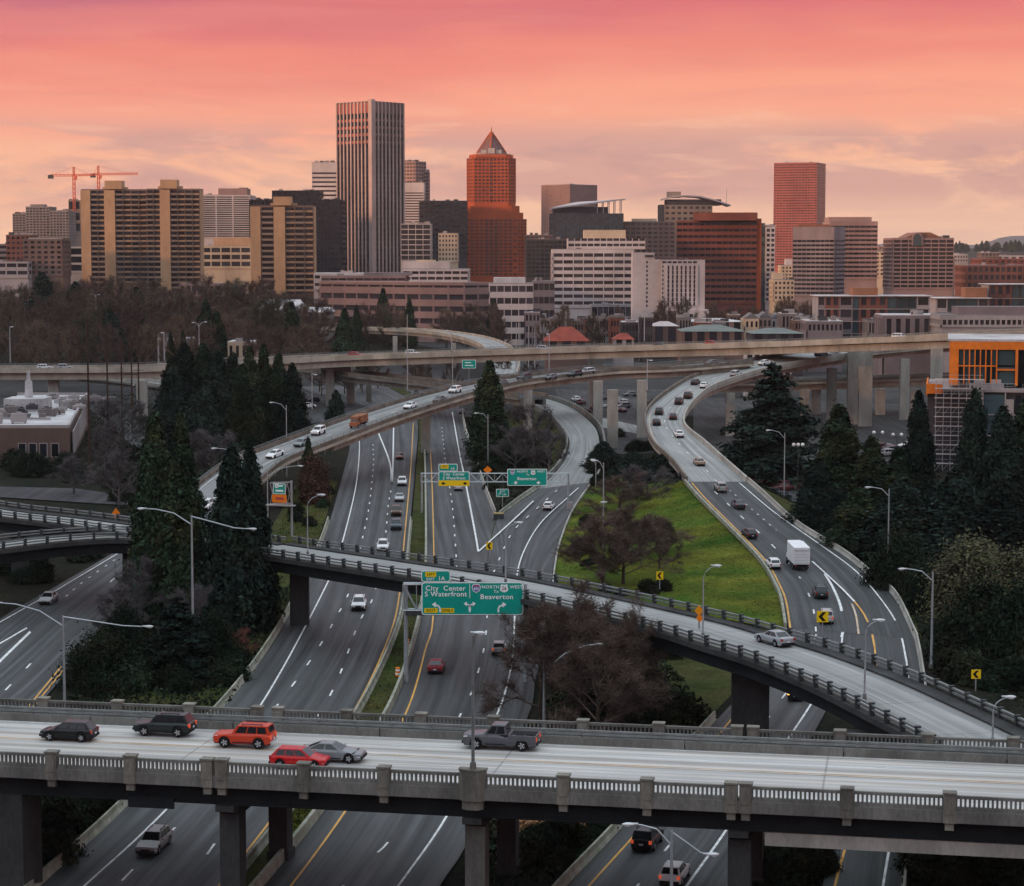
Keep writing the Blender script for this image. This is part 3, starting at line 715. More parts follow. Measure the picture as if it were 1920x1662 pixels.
for yy in (-.12, .26):
    ribbon([p + Vector((0, yy, 0)) for p in P], .24, .02, 'centre_line', M_YEL2, nbd)
ribbon([p + Vector((0, -7.4, 0)) for p in P], .13, .02, 'edge_line', M_WHITE, nbd); ribbon([p + Vector((0, 5.5, 0)) for p in P], .13, .02, 'edge_line', M_WHITE, nbd)
dashes([p + Vector((0, 3.0, 0)) for p in P], nbd, .12)
# balustrades: pillars where the photograph has them, open panels between
M_PIL = pbr('bridge pillar concrete', (.25, .235, .20), .85, .3, .6, col2=(.10, .095, .085), fine=.2, stretch=(1, 1, .3), bump=.2)
front = [-420, -230, -40, 95, 243, 388, 415, 569, 720, 887, 1057, 1214, 1372, 1399, 1589, 1781, 1960, 2150, 2350]
fx = [nb_local(p, 1405 + 84 * p / 1920, 11.4).x for p in front]
def pillar(x, y, w=.85, big=False):
    mb = MB()
    if big:
        pts = [(-.95, .30), (-.95, -.25), (-.45, -.62), (.45, -.62), (.95, -.25), (.95, .30)]
        mb.prism([(px, py, 9.25) for px, py in pts], (0, 0, 2.15)); mb.prism([(px * 1.06, py * 1.06, 11.4) for px, py in pts], (0, 0, .14))
        mb.prism([(px * .8, py * .8, 8.6) for px, py in pts], (0, 0, .64))
    else:
        mb.box(-w / 2, w / 2, -.36, .36, 9.28, 11.28); mb.box(-w / 2 - .06, w / 2 + .06, -.42, .42, 11.28, 11.4)
        mb.box(-w / 2 + .1, w / 2 - .1, -.40, .40, 9.9, 11.0)
        mb.box(-.3, .3, -.2, .2, 8.75, 9.27)
    o = mb.obj('pillar', M_PIL, NBR); o.location = (x, y, 0); return o
def panel(x0, x1, y):
    root = link('balustrade_panel', None, NBR)
    mb = MB(); mb.box(x0, x1, y - .14, y + .14, 10.95, 11.16); mb.obj('top_rail', M_CONC, root)
    mb = MB(); mb.box(x0, x1, y - .13, y + .13, 10.13, 10.38); mb.obj('bottom_rail', M_CONC, root)
    n = max(2, int((x1 - x0) / .30)); mb = MB(); s = (x1 - x0) / n
    for k in range(n + 1):
        c = x0 + k * s; mb.box(c - .075, c + .075, y - .1, y + .1, 10.375, 10.955)
    mb.obj('balusters', M_CONC, root, kind='stuff')
for k, x in enumerate(fx): pillar(x, -8.82, big=(front[k] == 887))
for a, b, pa, pb in zip(fx, fx[1:], front, front[1:]):
    if pb - pa > 60:
        panel(a + (.97 if pa == 887 else .44), b - (.97 if pb == 887 else .44), -8.82)
rear = [-380, -210, -60, 80, 219, 354, 482, 521, 650, 789, 925, 1093, 1235, 1382, 1412, 1575, 1740, 1900, 2080, 2260]
rx = [nb_local(p, 1305 + 78 * p / 1920, 11.4).x for p in rear]
for x in rx: pillar(x, 8.82)
for a, b in zip(rx, rx[1:]):
    if b - a > 2: panel(a + .44, b - .44, 8.82)
# piers
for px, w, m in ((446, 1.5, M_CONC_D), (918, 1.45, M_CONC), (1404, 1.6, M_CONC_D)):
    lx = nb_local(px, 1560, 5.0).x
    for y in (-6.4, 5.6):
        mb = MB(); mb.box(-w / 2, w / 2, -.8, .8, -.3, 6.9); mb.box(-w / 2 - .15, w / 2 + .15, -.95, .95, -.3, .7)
        o = mb.obj('pier_column', m if y < 0 else M_CONC_D, NBR); o.location = (lx, y, 0)  # rear columns get the darker concrete, shade put into their colour
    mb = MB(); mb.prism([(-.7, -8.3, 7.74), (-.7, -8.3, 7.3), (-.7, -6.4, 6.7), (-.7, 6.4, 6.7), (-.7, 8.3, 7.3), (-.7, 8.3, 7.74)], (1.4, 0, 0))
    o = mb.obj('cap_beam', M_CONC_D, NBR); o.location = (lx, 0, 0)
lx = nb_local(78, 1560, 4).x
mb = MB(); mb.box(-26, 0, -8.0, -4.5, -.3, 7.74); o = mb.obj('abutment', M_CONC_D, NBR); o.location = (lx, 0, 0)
lx = nb_local(1440, 1555, 7).x
nb_box('deep_beam', lx, XE, -7.9, -7.2, 6.75, 7.74, M_CONC_L)
lx = nb_local(250, 1490, 8).x
nb_box('sign_back', lx, lx + 3.5, -8.4, -8.2, 7.35, 8.15, M_GIRD)
# ================================================================== hills
def ridge(name, mat, pts, width, seed, bump=.12, n=90, m=14, base=-1.0):
    """a hill range: pts [(x, y, height)] along the crest, with sloping sides"""
    rr = random.Random(seed); P = smooth_path([Vector(p) for p in pts], plen([Vector(p) for p in pts]) / n)
    S = side_dirs(P); mb = MB(); prev = None
    ph = [(rr.uniform(2, 14), rr.uniform(0, 6.28), rr.uniform(.3, 1)) for _ in range(7)]
    for k, (p, s) in enumerate(zip(P, S)):
        q = sum(a * math.sin(f * 6.28 * k / n + o) for f, o, a in ph) / 4
        row = []
        for j in range(m + 1):
            t = j / m * 2 - 1; h = p.z * (math.cos(t * math.pi) * .5 + .5) * (1 + bump * q * (1 - abs(t))) + bump * p.z * .3 * math.sin(9 * t + 5 * q) * (1 - abs(t))
            c = Vector((p.x, p.y, 0)) + s * (t * width); row.append(mb.vert((c.x, c.y, base + max(0, h))))
        if prev:
            for j in range(m): mb.face((prev[j], row[j], row[j + 1], prev[j + 1]))
        prev = row
    o = tag(mb.obj(name, mat, smooth=True), kind='structure'); return o
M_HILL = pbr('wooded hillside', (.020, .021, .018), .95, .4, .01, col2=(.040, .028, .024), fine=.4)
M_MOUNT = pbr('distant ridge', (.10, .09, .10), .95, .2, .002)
ridge('west_shade_hills', M_HILL, [(-900, -2600, 330), (-1350, -1500, 420), (-1650, -600, 440), (-1850, 150, 390), (-2100, 600, 350), (-2500, 1500, 260)], 700, 5)  # out of view; added and raised to shade the foreground from the low sun
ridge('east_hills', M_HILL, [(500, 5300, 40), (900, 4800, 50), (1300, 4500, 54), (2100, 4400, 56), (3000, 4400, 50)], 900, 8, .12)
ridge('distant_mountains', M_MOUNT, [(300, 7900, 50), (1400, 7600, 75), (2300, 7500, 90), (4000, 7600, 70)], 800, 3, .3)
ridge('park_knoll', M_GROUND, [(-560, 900, 10), (-400, 960, 16), (-250, 1050, 14), (-120, 1150, 6)], 190, 9, .1, 40, 10, -.5)

# ================================================================== buildings
def shade(name, c, v=.24, c2=None, rough=.85): return pbr(name, c, rough, v, .05, col2=c2 or tuple(x * .82 for x in c), fine=.06, stretch=(1, 1, .5))
W_BEIGE = shade('beige rendered wall', (.42, .265, .155)); W_TAN = shade('tan concrete wall', (.24, .18, .14)); W_SLAB = shade('dim balcony concrete', (.17, .125, .10)); W_TERRA = shade('terracotta panel', (.26, .12, .07)); W_FIN = shade('pinkish marble fin', (.40, .30, .28)); W_WHITE = shade('white concrete wall', (.50, .44, .43))
W_PINK = shade('pinkish granite wall', (.28, .18, .165)); W_GREY = shade('grey concrete wall', (.20, .175, .17)); W_BRICK = shade('orange red brick wall', (.36, .080, .030))
W_DKBR = shade('dark red brick wall', (.17, .058, .042)); W_BROWN = shade('brown concrete wall', (.16, .105, .09)); W_BLACK = shade('black metal cladding', (.018, .020, .026), rough=.4)
W_CREAM = shade('cream stone wall', (.50, .39, .28)); W_RED2 = shade('red brick wall', (.17, .070, .052)); W_ROSE = shade('rose granite and glass', (.30, .085, .070), rough=.45)
W_PALE = shade('pale grey panel', (.34, .31, .31)); W_DGREY = shade('charcoal cladding', (.06, .055, .06)); W_MAUVE = shade('mauve grey panel', (.20, .165, .175))
W_ORANGE = pbr('orange sheathing board', (.72, .21, .03), .75, .15, .6, col2=(.60, .16, .02)); W_ROOFW = pbr('white roof membrane', (.55, .53, .54), .7, .25, .15, col2=(.32, .31, .32), fine=.15)
W_ROOFG = pbr('grey flat roof', (.16, .15, .155), .9, .3, .1, fine=.1); W_TILE = pbr('red roof', (.22, .045, .03), .8, .25, .3)
W_METAL = pbr('light metal roof', (.42, .36, .36), .45, .12, .2); W_COPPER = pbr('brown metal roof', (.20, .085, .05), .6, .2, .2); W_GREENRF = pbr('grey green metal roof', (.13, .15, .14), .6, .2, .2)
PANE = None
def pane_mesh(mat):
    global PANE
    PANE = PANE or {}
    if mat.name not in PANE:
        mb = MB(); mb.box(-.5, .5, -.04, .04, -.5, .5); PANE[mat.name] = mb.mesh('window', mat)
    return PANE[mat.name]
class Face:
    """one outer face of a box building in the building's own frame"""
    def __init__(s, w, d, side, z0, z1, cx=0.0, cy=0.0):
        s.z0, s.z1 = z0, z1
        s.o, s.u, s.n, s.W = {'front': (Vector((cx - w / 2, cy - d / 2, 0)), Vector((1, 0, 0)), Vector((0, -1, 0)), w),
                              'right': (Vector((cx + w / 2, cy - d / 2, 0)), Vector((0, 1, 0)), Vector((1, 0, 0)), d),
                              'left': (Vector((cx - w / 2, cy + d / 2, 0)), Vector((0, -1, 0)), Vector((-1, 0, 0)), d)}[side]
        s.rot = {'front': 0, 'right': math.pi / 2, 'left': -math.pi / 2}[side]
    def p(s, a, n, z): q = s.o + s.u * a + s.n * n; return (q.x, q.y, z)
    def block(s, mb, a0, a1, n0, n1, z0, z1, mi=0):
        mb.hexa([s.p(a0, n1, z0), s.p(a1, n1, z0), s.p(a1, n0, z0), s.p(a0, n0, z0), s.p(a0, n1, z1), s.p(a1, n1, z1), s.p(a1, n0, z1), s.p(a0, n0, z1)], mi)
PX = [1.0]
def facade(root, wall, f, rows, cols, kind='band', sill=.5, pier=.12, dep=.5, glass=None, top=0.0, bot=0.0, a0=0.0, a1=None, every=1, D=1500, proud=0.0, tallpier=False):
    """spandrels and piers stand proud of the core; a pane lies recessed in every opening"""
    glass = glass or M_GLASS; a1 = f.W if a1 is None else a1
    z0, z1 = f.z0 + bot, f.z1 - top; fh = (z1 - z0) / rows; cw = (a1 - a0) / cols
    if top: f.block(wall, a0, a1, -.3, dep, z1 + .02, f.z1)
    if bot: f.block(wall, a0, a1, -.3, dep, f.z0, z0 - .02)
    if kind != 'fin':
        for r in range(rows):
            f.block(wall, a0, a1, -.3, dep, z0 + r * fh, z0 + r * fh + fh * sill)
    pw = cw * pier
    for c in range(cols + 1):
        c0 = a0 + c * cw - pw / 2; c1 = c0 + pw
        c0, c1 = max(a0, c0), min(a1, c1)
        if pw > .02: f.block(wall, c0, c1, -.3, dep + (.25 if tallpier else -.03), z0, z1 - .02)
    lo = sill if kind != 'fin' else 0.0
    w, h = cw - pw, fh * (1 - lo)
    indiv = w * F / D >= 9 and h * F / D >= 3
    tall = kind == 'fin'
    joined = MB()
    for c in range(cols):
        ca = a0 + (c + .5) * cw
        for r in range(1 if (tall and not indiv and False) else rows):
            za = z0 + r * fh + fh * lo; zc = za + h / 2
            if indiv:
                o = link('window', pane_mesh(glass), root, f.p(ca, .05, zc), f.rot); o.scale = (w, 1, h)
            else:
                joined.quad(f.p(ca - w / 2, .06, za), f.p(ca + w / 2, .06, za), f.p(ca + w / 2, .06, za + h), f.p(ca - w / 2, .06, za + h))
    if joined.v: joined.obj('windows', glass, root, kind='stuff')
def base_building(name, label, cat, xl, xr, yt, Y, depth, xc=None, yaw=40, group=None, z0=-.3):
    """Empty in the middle of the footprint; xl..xr and yt say where the front stands at distance Y"""
    zt = Z_at(yt, Y)
    if xc is None:
        w = X_at(xr, Y) - X_at(xl, Y); cx = (X_at(xl, Y) + X_at(xr, Y)) / 2
        root = thing(name, label, cat, (cx, Y + depth / 2, 0), 0, group); d = depth
    else:
        th = math.radians(yaw); w = (X_at(xc, Y) - X_at(xl, Y)) / math.cos(th); d = (X_at(xr, Y) - X_at(xc, Y)) / math.sin(th)
        c = Vector((X_at(xc, Y), Y, 0)) - Matrix.Rotation(-th, 3, 'Z') @ Vector((w / 2, -d / 2, 0))
        root = thing(name, label, cat, c, -th, group)
    return root, w, d, zt
def simple(label, xl, xr, yt, Y, depth, wallm, rows, cols, xc=None, yaw=40, yb=None, kind='band', sill=.5, pier=.12, glass=None, top=1.2, bot=0.0, core=None,
           roof=None, side_cols=None, tops=(), name='office_building', cat='building', dep=.5, tallpier=False, side=True, group=None):
    root, w, d, zt = base_building(name, label, cat, xl, xr, yt, Y, depth, xc, yaw, group)
    z0 = -.3 if yb is None else Z_at(yb, Y)
    wall = MB(); wall.box(-w / 2, w / 2, -d / 2, d / 2, -.3, zt - .05)
    if kind == 'fin': wall.m = [0] * len(wall.f)
    fr = Face(w, d, 'front', z0, zt)
    facade(root, wall, fr, rows, cols, kind, sill, pier, dep, glass, top, bot, D=Y, tallpier=tallpier)
    if side:
        sides = ('right',) if xc is not None else (('right',) if xr < 900 else ('left',))
        for s in sides:
            f = Face(w, d, s, z0, zt); facade(root, wall, f, rows, side_cols or max(1, int(cols * d / w)), kind, sill, pier, dep, glass, top, bot, D=Y * 3, tallpier=tallpier)
    wall.obj('wall', wallm, root)
    mb = MB(); mb.box(-w / 2 - .1, w / 2 + .1, -d / 2 - .1, d / 2 + .1, zt - .04, zt + .25); mb.obj('roof', roof or W_ROOFG, root)
    rr_ = random.Random(int(xl * 7 + yt)); pen = [(X_at(a, Y) - root.location.x, X_at(b, Y) - root.location.x) for a, b, _, _ in tops]
    for k in range(rr_.randint(2, 6)):
        ux, uy = rr_.uniform(-w * .42, w * .42), rr_.uniform(-d * .4, -d * .05); a_, b_, h_ = rr_.uniform(.8, 2.2), rr_.uniform(.8, 2), rr_.uniform(.8, 2.2)
        if xc is None and any(p0 - 3 < ux < p1 + 3 for p0, p1 in pen): continue
        mb = MB(); mb.box(ux - a_, ux + a_, uy - b_, uy + b_, zt + .2, zt + h_); mb.obj('roof_unit', rr_.choice([W_PALE, W_GREY, W_DGREY]), root)
    for (x0, x1, yy, m) in tops:           # roof structures given in the photograph's pixels
        a, b = X_at(x0, Y), X_at(x1, Y); ww = b - a; cx = (a + b) / 2 - root.location.x
        mb = MB(); dd = min(d * .6, ww * 1.2); mb.box(-ww / 2, ww / 2, -dd / 2, dd / 2, zt + .2, Z_at(yy, Y)); o = mb.obj('penthouse', m, root)
        c = Matrix.Rotation(-root.rotation_euler.z, 3, 'Z') @ Vector((cx, 0, 0)); o.location = (c.x, c.y, 0)
        o.rotation_euler.z = -root.rotation_euler.z if xc else 0
    return root, w, d, zt

# ---- left group
simple('grey brown mid-rise tower at the far left of the skyline below the thin cranes', 50, 94, 388, 2000, 30, W_GREY, 12, 7, tops=((55, 80, 383, W_GREY),), yb=450, pier=.3)
simple('plain dark grey tower behind the red brick block at the picture edge', 25, 49, 401, 2050, 30, W_GREY, 10, 4, yb=450, pier=.3)
simple('lower grey tower with punched windows between the mid-rise and the unfinished concrete core', 95, 130, 396, 1980, 30, W_GREY, 12, 6, yb=462, pier=.35)
r, w, d, zt = simple('unfinished concrete core with an open top floor under the crane mast', 130, 152, 376, 2100, 14, W_TAN, 3, 2, yb=440, sill=.3, pier=.2, glass=M_GLASS_D)
simple('brick red apartment block with a flat top at the far left', 12, 57, 441, 1550, 24, W_RED2, 5, 5, yb=492, pier=.4, sill=.55, roof=W_ROOFG)
simple('pinkish brown brick block with six columns of square windows', 43, 117, 449, 1450, 26, W_BROWN, 7, 6, yb=518, pier=.45, sill=.5, tops=((50, 105, 446, W_PALE),))
simple('sliver of a grey office block at the picture edge', -40, 16, 458, 1600, 24, W_GREY, 3, 3, yb=492)
simple('white low podium building beneath the brick red block', -30, 52, 491, 1440, 20, W_PALE, 2, 4, yb=522)
simple('dark glass low block with two pale floor bands beside the beige apartment towers', 117, 154, 463, 1560, 26, W_PALE, 3, 1, yb=512, sill=.25, pier=.02, glass=M_GLASS_D)
def apartment(label, xl, xr, yt, Y, depth, parts, rows, cores):
    """slab tower: blank wall strips and balcony bays, as px ranges ('wall'|'bay')"""
    root, w, d, zt = base_building('apartment_tower', label, 'apartment tower', xl, xr, yt, Y, depth)
    X0 = X_at(xl, Y); wall = MB(); wall.box(-w / 2, w / 2, -d / 2 + 2, d / 2, -.3, zt)
    f = Face(w, d, 'front', 0, zt); fh = zt / rows; slabs = MB(); rails = MB(); dark = MB()
    for kind, a, b in parts:
        a, b = X_at(a, Y) - X0, X_at(b, Y) - X0
        if kind == 'wall': f.block(wall, a, b, -2.1, .7, -.3, zt)
        else:
            nb = max(1, round((b - a) / 5.5)); cw = (b - a) / nb
            for r in range(rows):
                f.block(slabs, a, b, -2.05, .25, r * fh, r * fh + .3)
                for c in range(nb):
                    c0 = a + c * cw
                    if (c + nb) % 2 == 0 or nb == 1:
                        f.block(rails, c0 + .2, c0 + cw - .2, .0, .15, r * fh + .3, r * fh + 1.25)
                    else: f.block(wall, c0 + .1, c0 + cw - .1, -2.0, -.9, r * fh + .3, r * fh + 1.2)
                    o = link('window', pane_mesh(M_GLASS), root, f.p(c0 + cw / 2, -1.9 if ((c + nb) % 2 == 0 or nb == 1) else -.95, r * fh + .3 + (fh - .4) * .62), 0)
                    o.scale = (cw * .86, 1, (fh - .4) * .72)
            for c in range(nb + 1): f.block(slabs, a + c * cw - .15, a + c * cw + .15, -2.05, .1, -.3, zt)
    wall.obj('wall', W_BEIGE, root); slabs.obj('balcony_slabs', W_SLAB, root, kind='stuff'); rails.obj('balcony_rails', W_TAN, root, kind='stuff')
    mb = MB(); mb.box(-w / 2, w / 2, -d / 2 + 2, d / 2, zt, zt + .8); mb.obj('roof', W_BROWN, root)
    for a, b, yy in cores:
        a, b = X_at(a, Y) - X0 - w / 2, X_at(b, Y) - X0 - w / 2
        mb = MB(); mb.box(a, b, -d / 2 + .2, -d / 2 + 12, zt + .8, Z_at(yy, Y)); mb.box(a - 2, b + 3, -d / 2 + 3, -d / 2 + 9, zt + .8, Z_at(yy + 12, Y)); mb.obj('lift_housing', W_BEIGE, root)
    return root
apartment('beige balconied apartment tower with a broad blank wall at its corner, first from the left', 153, 276, 357, 1500, 20, [('wall', 153, 171), ('bay', 171, 197), ('wall', 197, 217), ('bay', 217, 276)], 25, ((198, 230, 339),))
apartment('beige balconied apartment tower joined to the first one, with the taller lift housing', 276, 375, 356, 1490, 20, [('bay', 276, 301), ('wall', 301, 320), ('bay', 320, 375)], 25, ((302, 333, 337),))
apartment('separate beige balconied apartment tower in front of the black glass block', 470, 588, 388, 1280, 18, [('wall', 470, 489), ('bay', 489, 514), ('wall', 514, 535), ('bay', 535, 588)], 22, ((513, 546, 369),))
simple('white office tower with many thin dark window bands behind the apartment towers', 375, 469, 366, 1750, 40, W_WHITE, 19, 3, yb=446, sill=.45, pier=.07, tops=((408, 462, 353, W_PINK), (445, 460, 351, W_BROWN)), tallpier=True)
simple('cream low office block with an orange lit penthouse and dark grid windows', 377, 470, 462, 1600, 40, W_CREAM, 3, 5, yb=504, sill=.35, pier=.12, tops=((398, 470, 446, W_BEIGE),))
simple('black glass block with a flat top behind the third apartment tower', 511, 598, 358, 1680, 40, W_BLACK, 22, 12, sill=.5, pier=.3, glass=M_GLASS_D, roof=W_BLACK)
simple('black glass slab beside the striped tall tower', 588, 640, 375, 1640, 40, W_BLACK, 22, 8, sill=.5, pier=.3, glass=M_GLASS_D, roof=W_BLACK)
simple('dark low slab peeping out left of the third apartment tower', 468, 512, 375, 1700, 40, W_BLACK, 18, 6, sill=.5, pier=.3, glass=M_GLASS_D, roof=W_BLACK)
simple('pale striped tower half hidden behind the tall finned tower', 586, 640, 305, 2200, 40, W_WHITE, 22, 1, sill=.58, pier=.02, top=10, yb=505)
# ---- tall finned tower
def finned():
    root, w, d, zt = base_building('finned_tower', 'tallest tower, with full-height pale fins over dark glass', 'tower', 628, 754, 190, 1770, 0, xc=698, yaw=42)
    wall = MB(); wall.box(-w / 2 + .3, w / 2 - .3, -d / 2 + .3, d / 2 - .3, -.3, zt - 1)
    core = wall.obj('core', W_BLACK, root)
    fins = MB()
    for side, n in (('front', 9), ('right', 8)):
        f = Face(w, d, side, -.3, zt); L = f.W - 3.0; off = 0.0 if side == 'front' else 3.0; cw = L / n
        for c in range(n + (1 if side == 'right' else 0)):
            a = off + c * cw - (0 if side == 'front' else .7)
            f.block(fins, a, a + 1.25, -.35, 1.1, -.3, zt)
        joined = MB()
        for c in range(n):
            a = off + c * cw + .6
            for r in range(40):
                z = zt * r / 40; f.block(joined, a, a + cw, -.2, .02, z, z + zt / 40 * .82)
        joined.obj('windows', M_GLASS_D, root, kind='stuff')
        up = MB()
        for c in range(n):
            a = off + c * cw + .75
            for r in range(4): f.block(up, a, a + cw, .02, .3, zt * (.80 + r * .035), zt * (.80 + r * .035) + 2.2)
            f.block(up, a, a + cw, .02, .35, zt * .945, zt - 1)
        up.obj('mechanical_floor_band', W_ROSE if side == 'front' else W_BROWN, root)
    f = Face(w, d, 'front', -.3, zt); f.block(fins, w - 3.0, w + .9, -3.4, .9, -.3, zt + 1.6)
    fins.obj('fins', W_FIN, root)
    mb = MB(); mb.box(-w / 2, w / 2, -d / 2, d / 2, zt - .95, zt + .3); mb.obj('roof', W_BROWN, root)
finned()
# ---- behind and right of it
r, w, d, zt = simple('stepped pink tower with a chamfered crown behind the finned tower', 740, 798, 303, 2100, 34, W_PINK, 26, 7, xc=780, yaw=35, sill=.5, pier=.25, yb=480, tops=((742, 780, 300, W_ROSE),))
simple('narrow pink shoulder of the stepped tower, a little lower', 788, 804, 322, 2110, 24, W_PINK, 24, 3, sill=.5, pier=.25, yb=480)
simple('pale banded tower block in front of the stepped pink tower', 752, 795, 343, 2000, 20, W_WHITE, 14, 1, sill=.55, pier=.02, top=9, yb=430)
simple('dark glass office with thin white gridlines at the foot of the finned tower', 752, 807, 420, 1650, 30, W_WHITE, 7, 4, yb=489, sill=.16, pier=.07, top=.6, glass=M_GLASS_D)
simple('charcoal office block left of the pointed brick tower', 786, 874, 377, 1850, 40, W_DGREY, 12, 9, yb=480, sill=.4, pier=.25, glass=M_GLASS_D)
simple('small cream stone building with square windows tucked against the brick tower', 822, 858, 438, 1620, 20, W_CREAM, 6, 6, yb=492, sill=.5, pier=.5)
# ---- pointed brick tower
def octagon(w, d, c): return [(-w / 2 + c, -d / 2), (w / 2 - c, -d / 2), (w / 2, -d / 2 + c), (w / 2, d / 2 - c), (w / 2 - c, d / 2), (-w / 2 + c, d / 2), (-w / 2, d / 2 - c), (-w / 2, -d / 2 + c)]
def brick_tower():
    Y = 1900; root = thing('brick_tower', 'orange red brick tower with stepped shoulders and a pointed metal crown', 'tower', (X_at(921, Y), Y + 30, 0))
    Z = lambda py: Z_at(py, Y); S = Y / F
    wall = MB()
    tiers = [(131, 62, 18, -.3, Z(411)), (120, 58, 18, Z(411), Z(399)), (106, 54, 17, Z(399), Z(386)), (91, 46, 15, Z(386), Z(296)), (80, 40, 13, Z(296), Z(289))]
    glass = MB()
    for wpx, dd, ch, z0, z1 in tiers:
        w = wpx * S; ch = ch * S * .9; P = octagon(w, dd, ch)
        wall.prism([(x, y, z0) for x, y in P], (0, 0, z1 - z0))
        if z1 - z0 < 20: continue
        lower = z0 < 10
        rows = 17 if lower else 13
        zb = Z(518) if lower else z0 + 3; fh = (z1 - zb) / rows
        for (a, b) in ((7, 0), (0, 1), (1, 2), (2, 3), (6, 7)):
            a, b = Vector((*P[a], 0)), Vector((*P[b], 0)); u = (b - a); L = u.length; u /= L; n = Vector((u.y, -u.x, 0))
            flat = abs(n.y) > .9
            cols = (11 if flat else 3) if lower else (9 if flat else 4)
            cw = L / cols
            for c in range(cols):
                for r in range(rows):
                    if lower and flat and c in (0, 10) and r % 2: continue
                    mid = flat and c in ((cols // 2,) if not lower else (cols // 2 - 1, cols // 2, cols // 2 + 1))
                    s = .30 if mid else .52; q = .12 if mid else .28
                    p = a + u * (c * cw + cw * q / 2) + n * .08; e = p + u * cw * (1 - q)
                    z = zb + r * fh + fh * s * .6; h = fh * (1 - s)
                    glass.quad((p.x, p.y, z), (e.x, e.y, z), (e.x, e.y, z + h), (p.x, p.y, z + h))
            # brick piers standing proud between the bays
            for c in range(cols + 1):
                p = a + u * min(L - .6, c * cw) ; e = p + u * .6
                wall.hexa([(p + n * .35).to_tuple()[:2] + (zb,), (e + n * .35).to_tuple()[:2] + (zb,), e.to_tuple()[:2] + (zb,), p.to_tuple()[:2] + (zb,),
                           (p + n * .35).to_tuple()[:2] + (z1,), (e + n * .35).to_tuple()[:2] + (z1,), e.to_tuple()[:2] + (z1,), p.to_tuple()[:2] + (z1,)])
    wall.obj('wall', W_BRICK, root); glass.obj('windows', M_GLASS_B, root, kind='stuff')
    mb = MB(); z0, z1, z2 = Z(289), Z(284), Z(251)
    for wq, za, zb in ((70, Z(289.5), Z(287)), (58, Z(287), Z(284))):
        w = wq * S; mb.prism([(x, y * .62, za) for x, y in octagon(w, w, 8)], (0, 0, zb - za))
    mb.obj('crown_base', W_PINK, root)
    mb = MB()
    for k in (-1, 1): mb.box(k * 14 * S - 2.4, k * 14 * S + 2.4, -17, -15, Z(287), Z(280))
    mb.box(-3, 3, -19, -15, Z(287), Z(277)); mb.obj('crown_dormers', W_PALE, root)
    mb = MB(); w = 39 * S; c = [(-w / 2, -w / 2, z1), (w / 2, -w / 2, z1), (w / 2, w / 2, z1), (-w / 2, w / 2, z1)]
    t = 4 * S; e = [(-t, -t, z2), (t, -t, z2), (t, t, z2), (-t, t, z2)]; mb.hexa(c + e)
    o = mb.obj('crown', pbr('brown grey metal crown', (.13, .085, .085), .5, .3, .3, metal=.3), root)
    o.rotation_euler.z = math.radians(40)
    rib = MB()
    for k in range(4):
        a, b = Vector(c[k]), Vector(e[k]); rib.bar(a, b, 1.3)
        for j in (.33, .66): rib.bar(Vector(c[k]).lerp(Vector(c[(k + 1) % 4]), j), Vector(e[k]).lerp(Vector(e[(k + 1) % 4]), j), .5)
    o = rib.obj('crown_ribs', W_BRICK, root); o.rotation_euler.z = math.radians(40)
    mb = MB(); mb.tube([(0, 0, z2), (0, 0, Z(246)), (0, 0, Z(243)), (0, 0, Z(234))], [3, 2.2, .5, .15], 8); mb.obj('spire', W_BRICK, root)
    mb = MB()
    for k in range(12):
        x = -40 * S + k * 80 * S / 11; mb.box(x - .6, x + .6, -24, -22.6, Z(296), Z(291))
    mb.obj('pinnacles', W_BRICK, root, kind='stuff')
brick_tower()
# ---- centre right
simple('brownish pink slab tower with a fine window grid behind the tilted roof', 1016, 1121, 346, 2300, 0, W_PINK, 24, 12, xc=1068, yaw=44, yb=450, sill=.42, pier=.3, glass=M_GLASS_B)
def canopy():
    Y = 1900; r, w, d, zt = simple('dark glass federal-style block with vertical reeds', 1032, 1169, 401, Y, 34, W_DGREY, 8, 26, yb=446, kind='fin', pier=.35, glass=M_GLASS_T, top=.4)
    r['label'] = 'dark teal glass block with a tilted pale canopy roof on thin posts'
    mb = MB(); a, b = X_at(1030, Y) - r.location.x, X_at(1176, Y) - r.location.x; za, zb = Z_at(393, Y), Z_at(374, Y)
    mb.hexa([(a, -20, za), (b - 6, -20, zb - 1), (b, 16, zb), (a + 24, 16, za + 6), (a, -20, za + 1.2), (b - 6, -20, zb + .2), (b, 16, zb + 1.2), (a + 24, 16, za + 7.2)]); mb.obj('canopy_roof', W_METAL, r)
    for px in (1120, 1131, 1142, 1153, 1165):
        x = X_at(px, Y) - r.location.x
        for y in (-16, 10): mb = MB(); mb.box(x - .35, x + .35, y - .35, y + .35, zt, za + (x - a) / (b - a) * (zb - za) + (y + 20) / 36 * 1.0); mb.obj('canopy_post', W_METAL, r)
    mb = MB(); mb.box(-w / 2 + 2, w / 2 - 14, -d / 2 + 3, d / 2 - 3, zt, zt + 6); mb.obj('penthouse', W_DGREY, r)
canopy()
simple('grey brown low roofline between the brick tower and the dark glass block', 984, 1036, 441, 1750, 24, W_BROWN, 2, 6, yb=455)
simple('dark office block with fine grid windows at the right foot of the brick tower', 988, 1063, 449, 1580, 36, W_DGREY, 9, 9, yb=522, sill=.2, pier=.12, glass=M_GLASS_D)
simple('brown masonry block with eight columns of windows left of the domed courthouse', 1171, 1265, 416, 1920, 34, W_BROWN, 8, 9, yb=485, sill=.5, pier=.32, tops=((1187, 1232, 410, W_CREAM),))
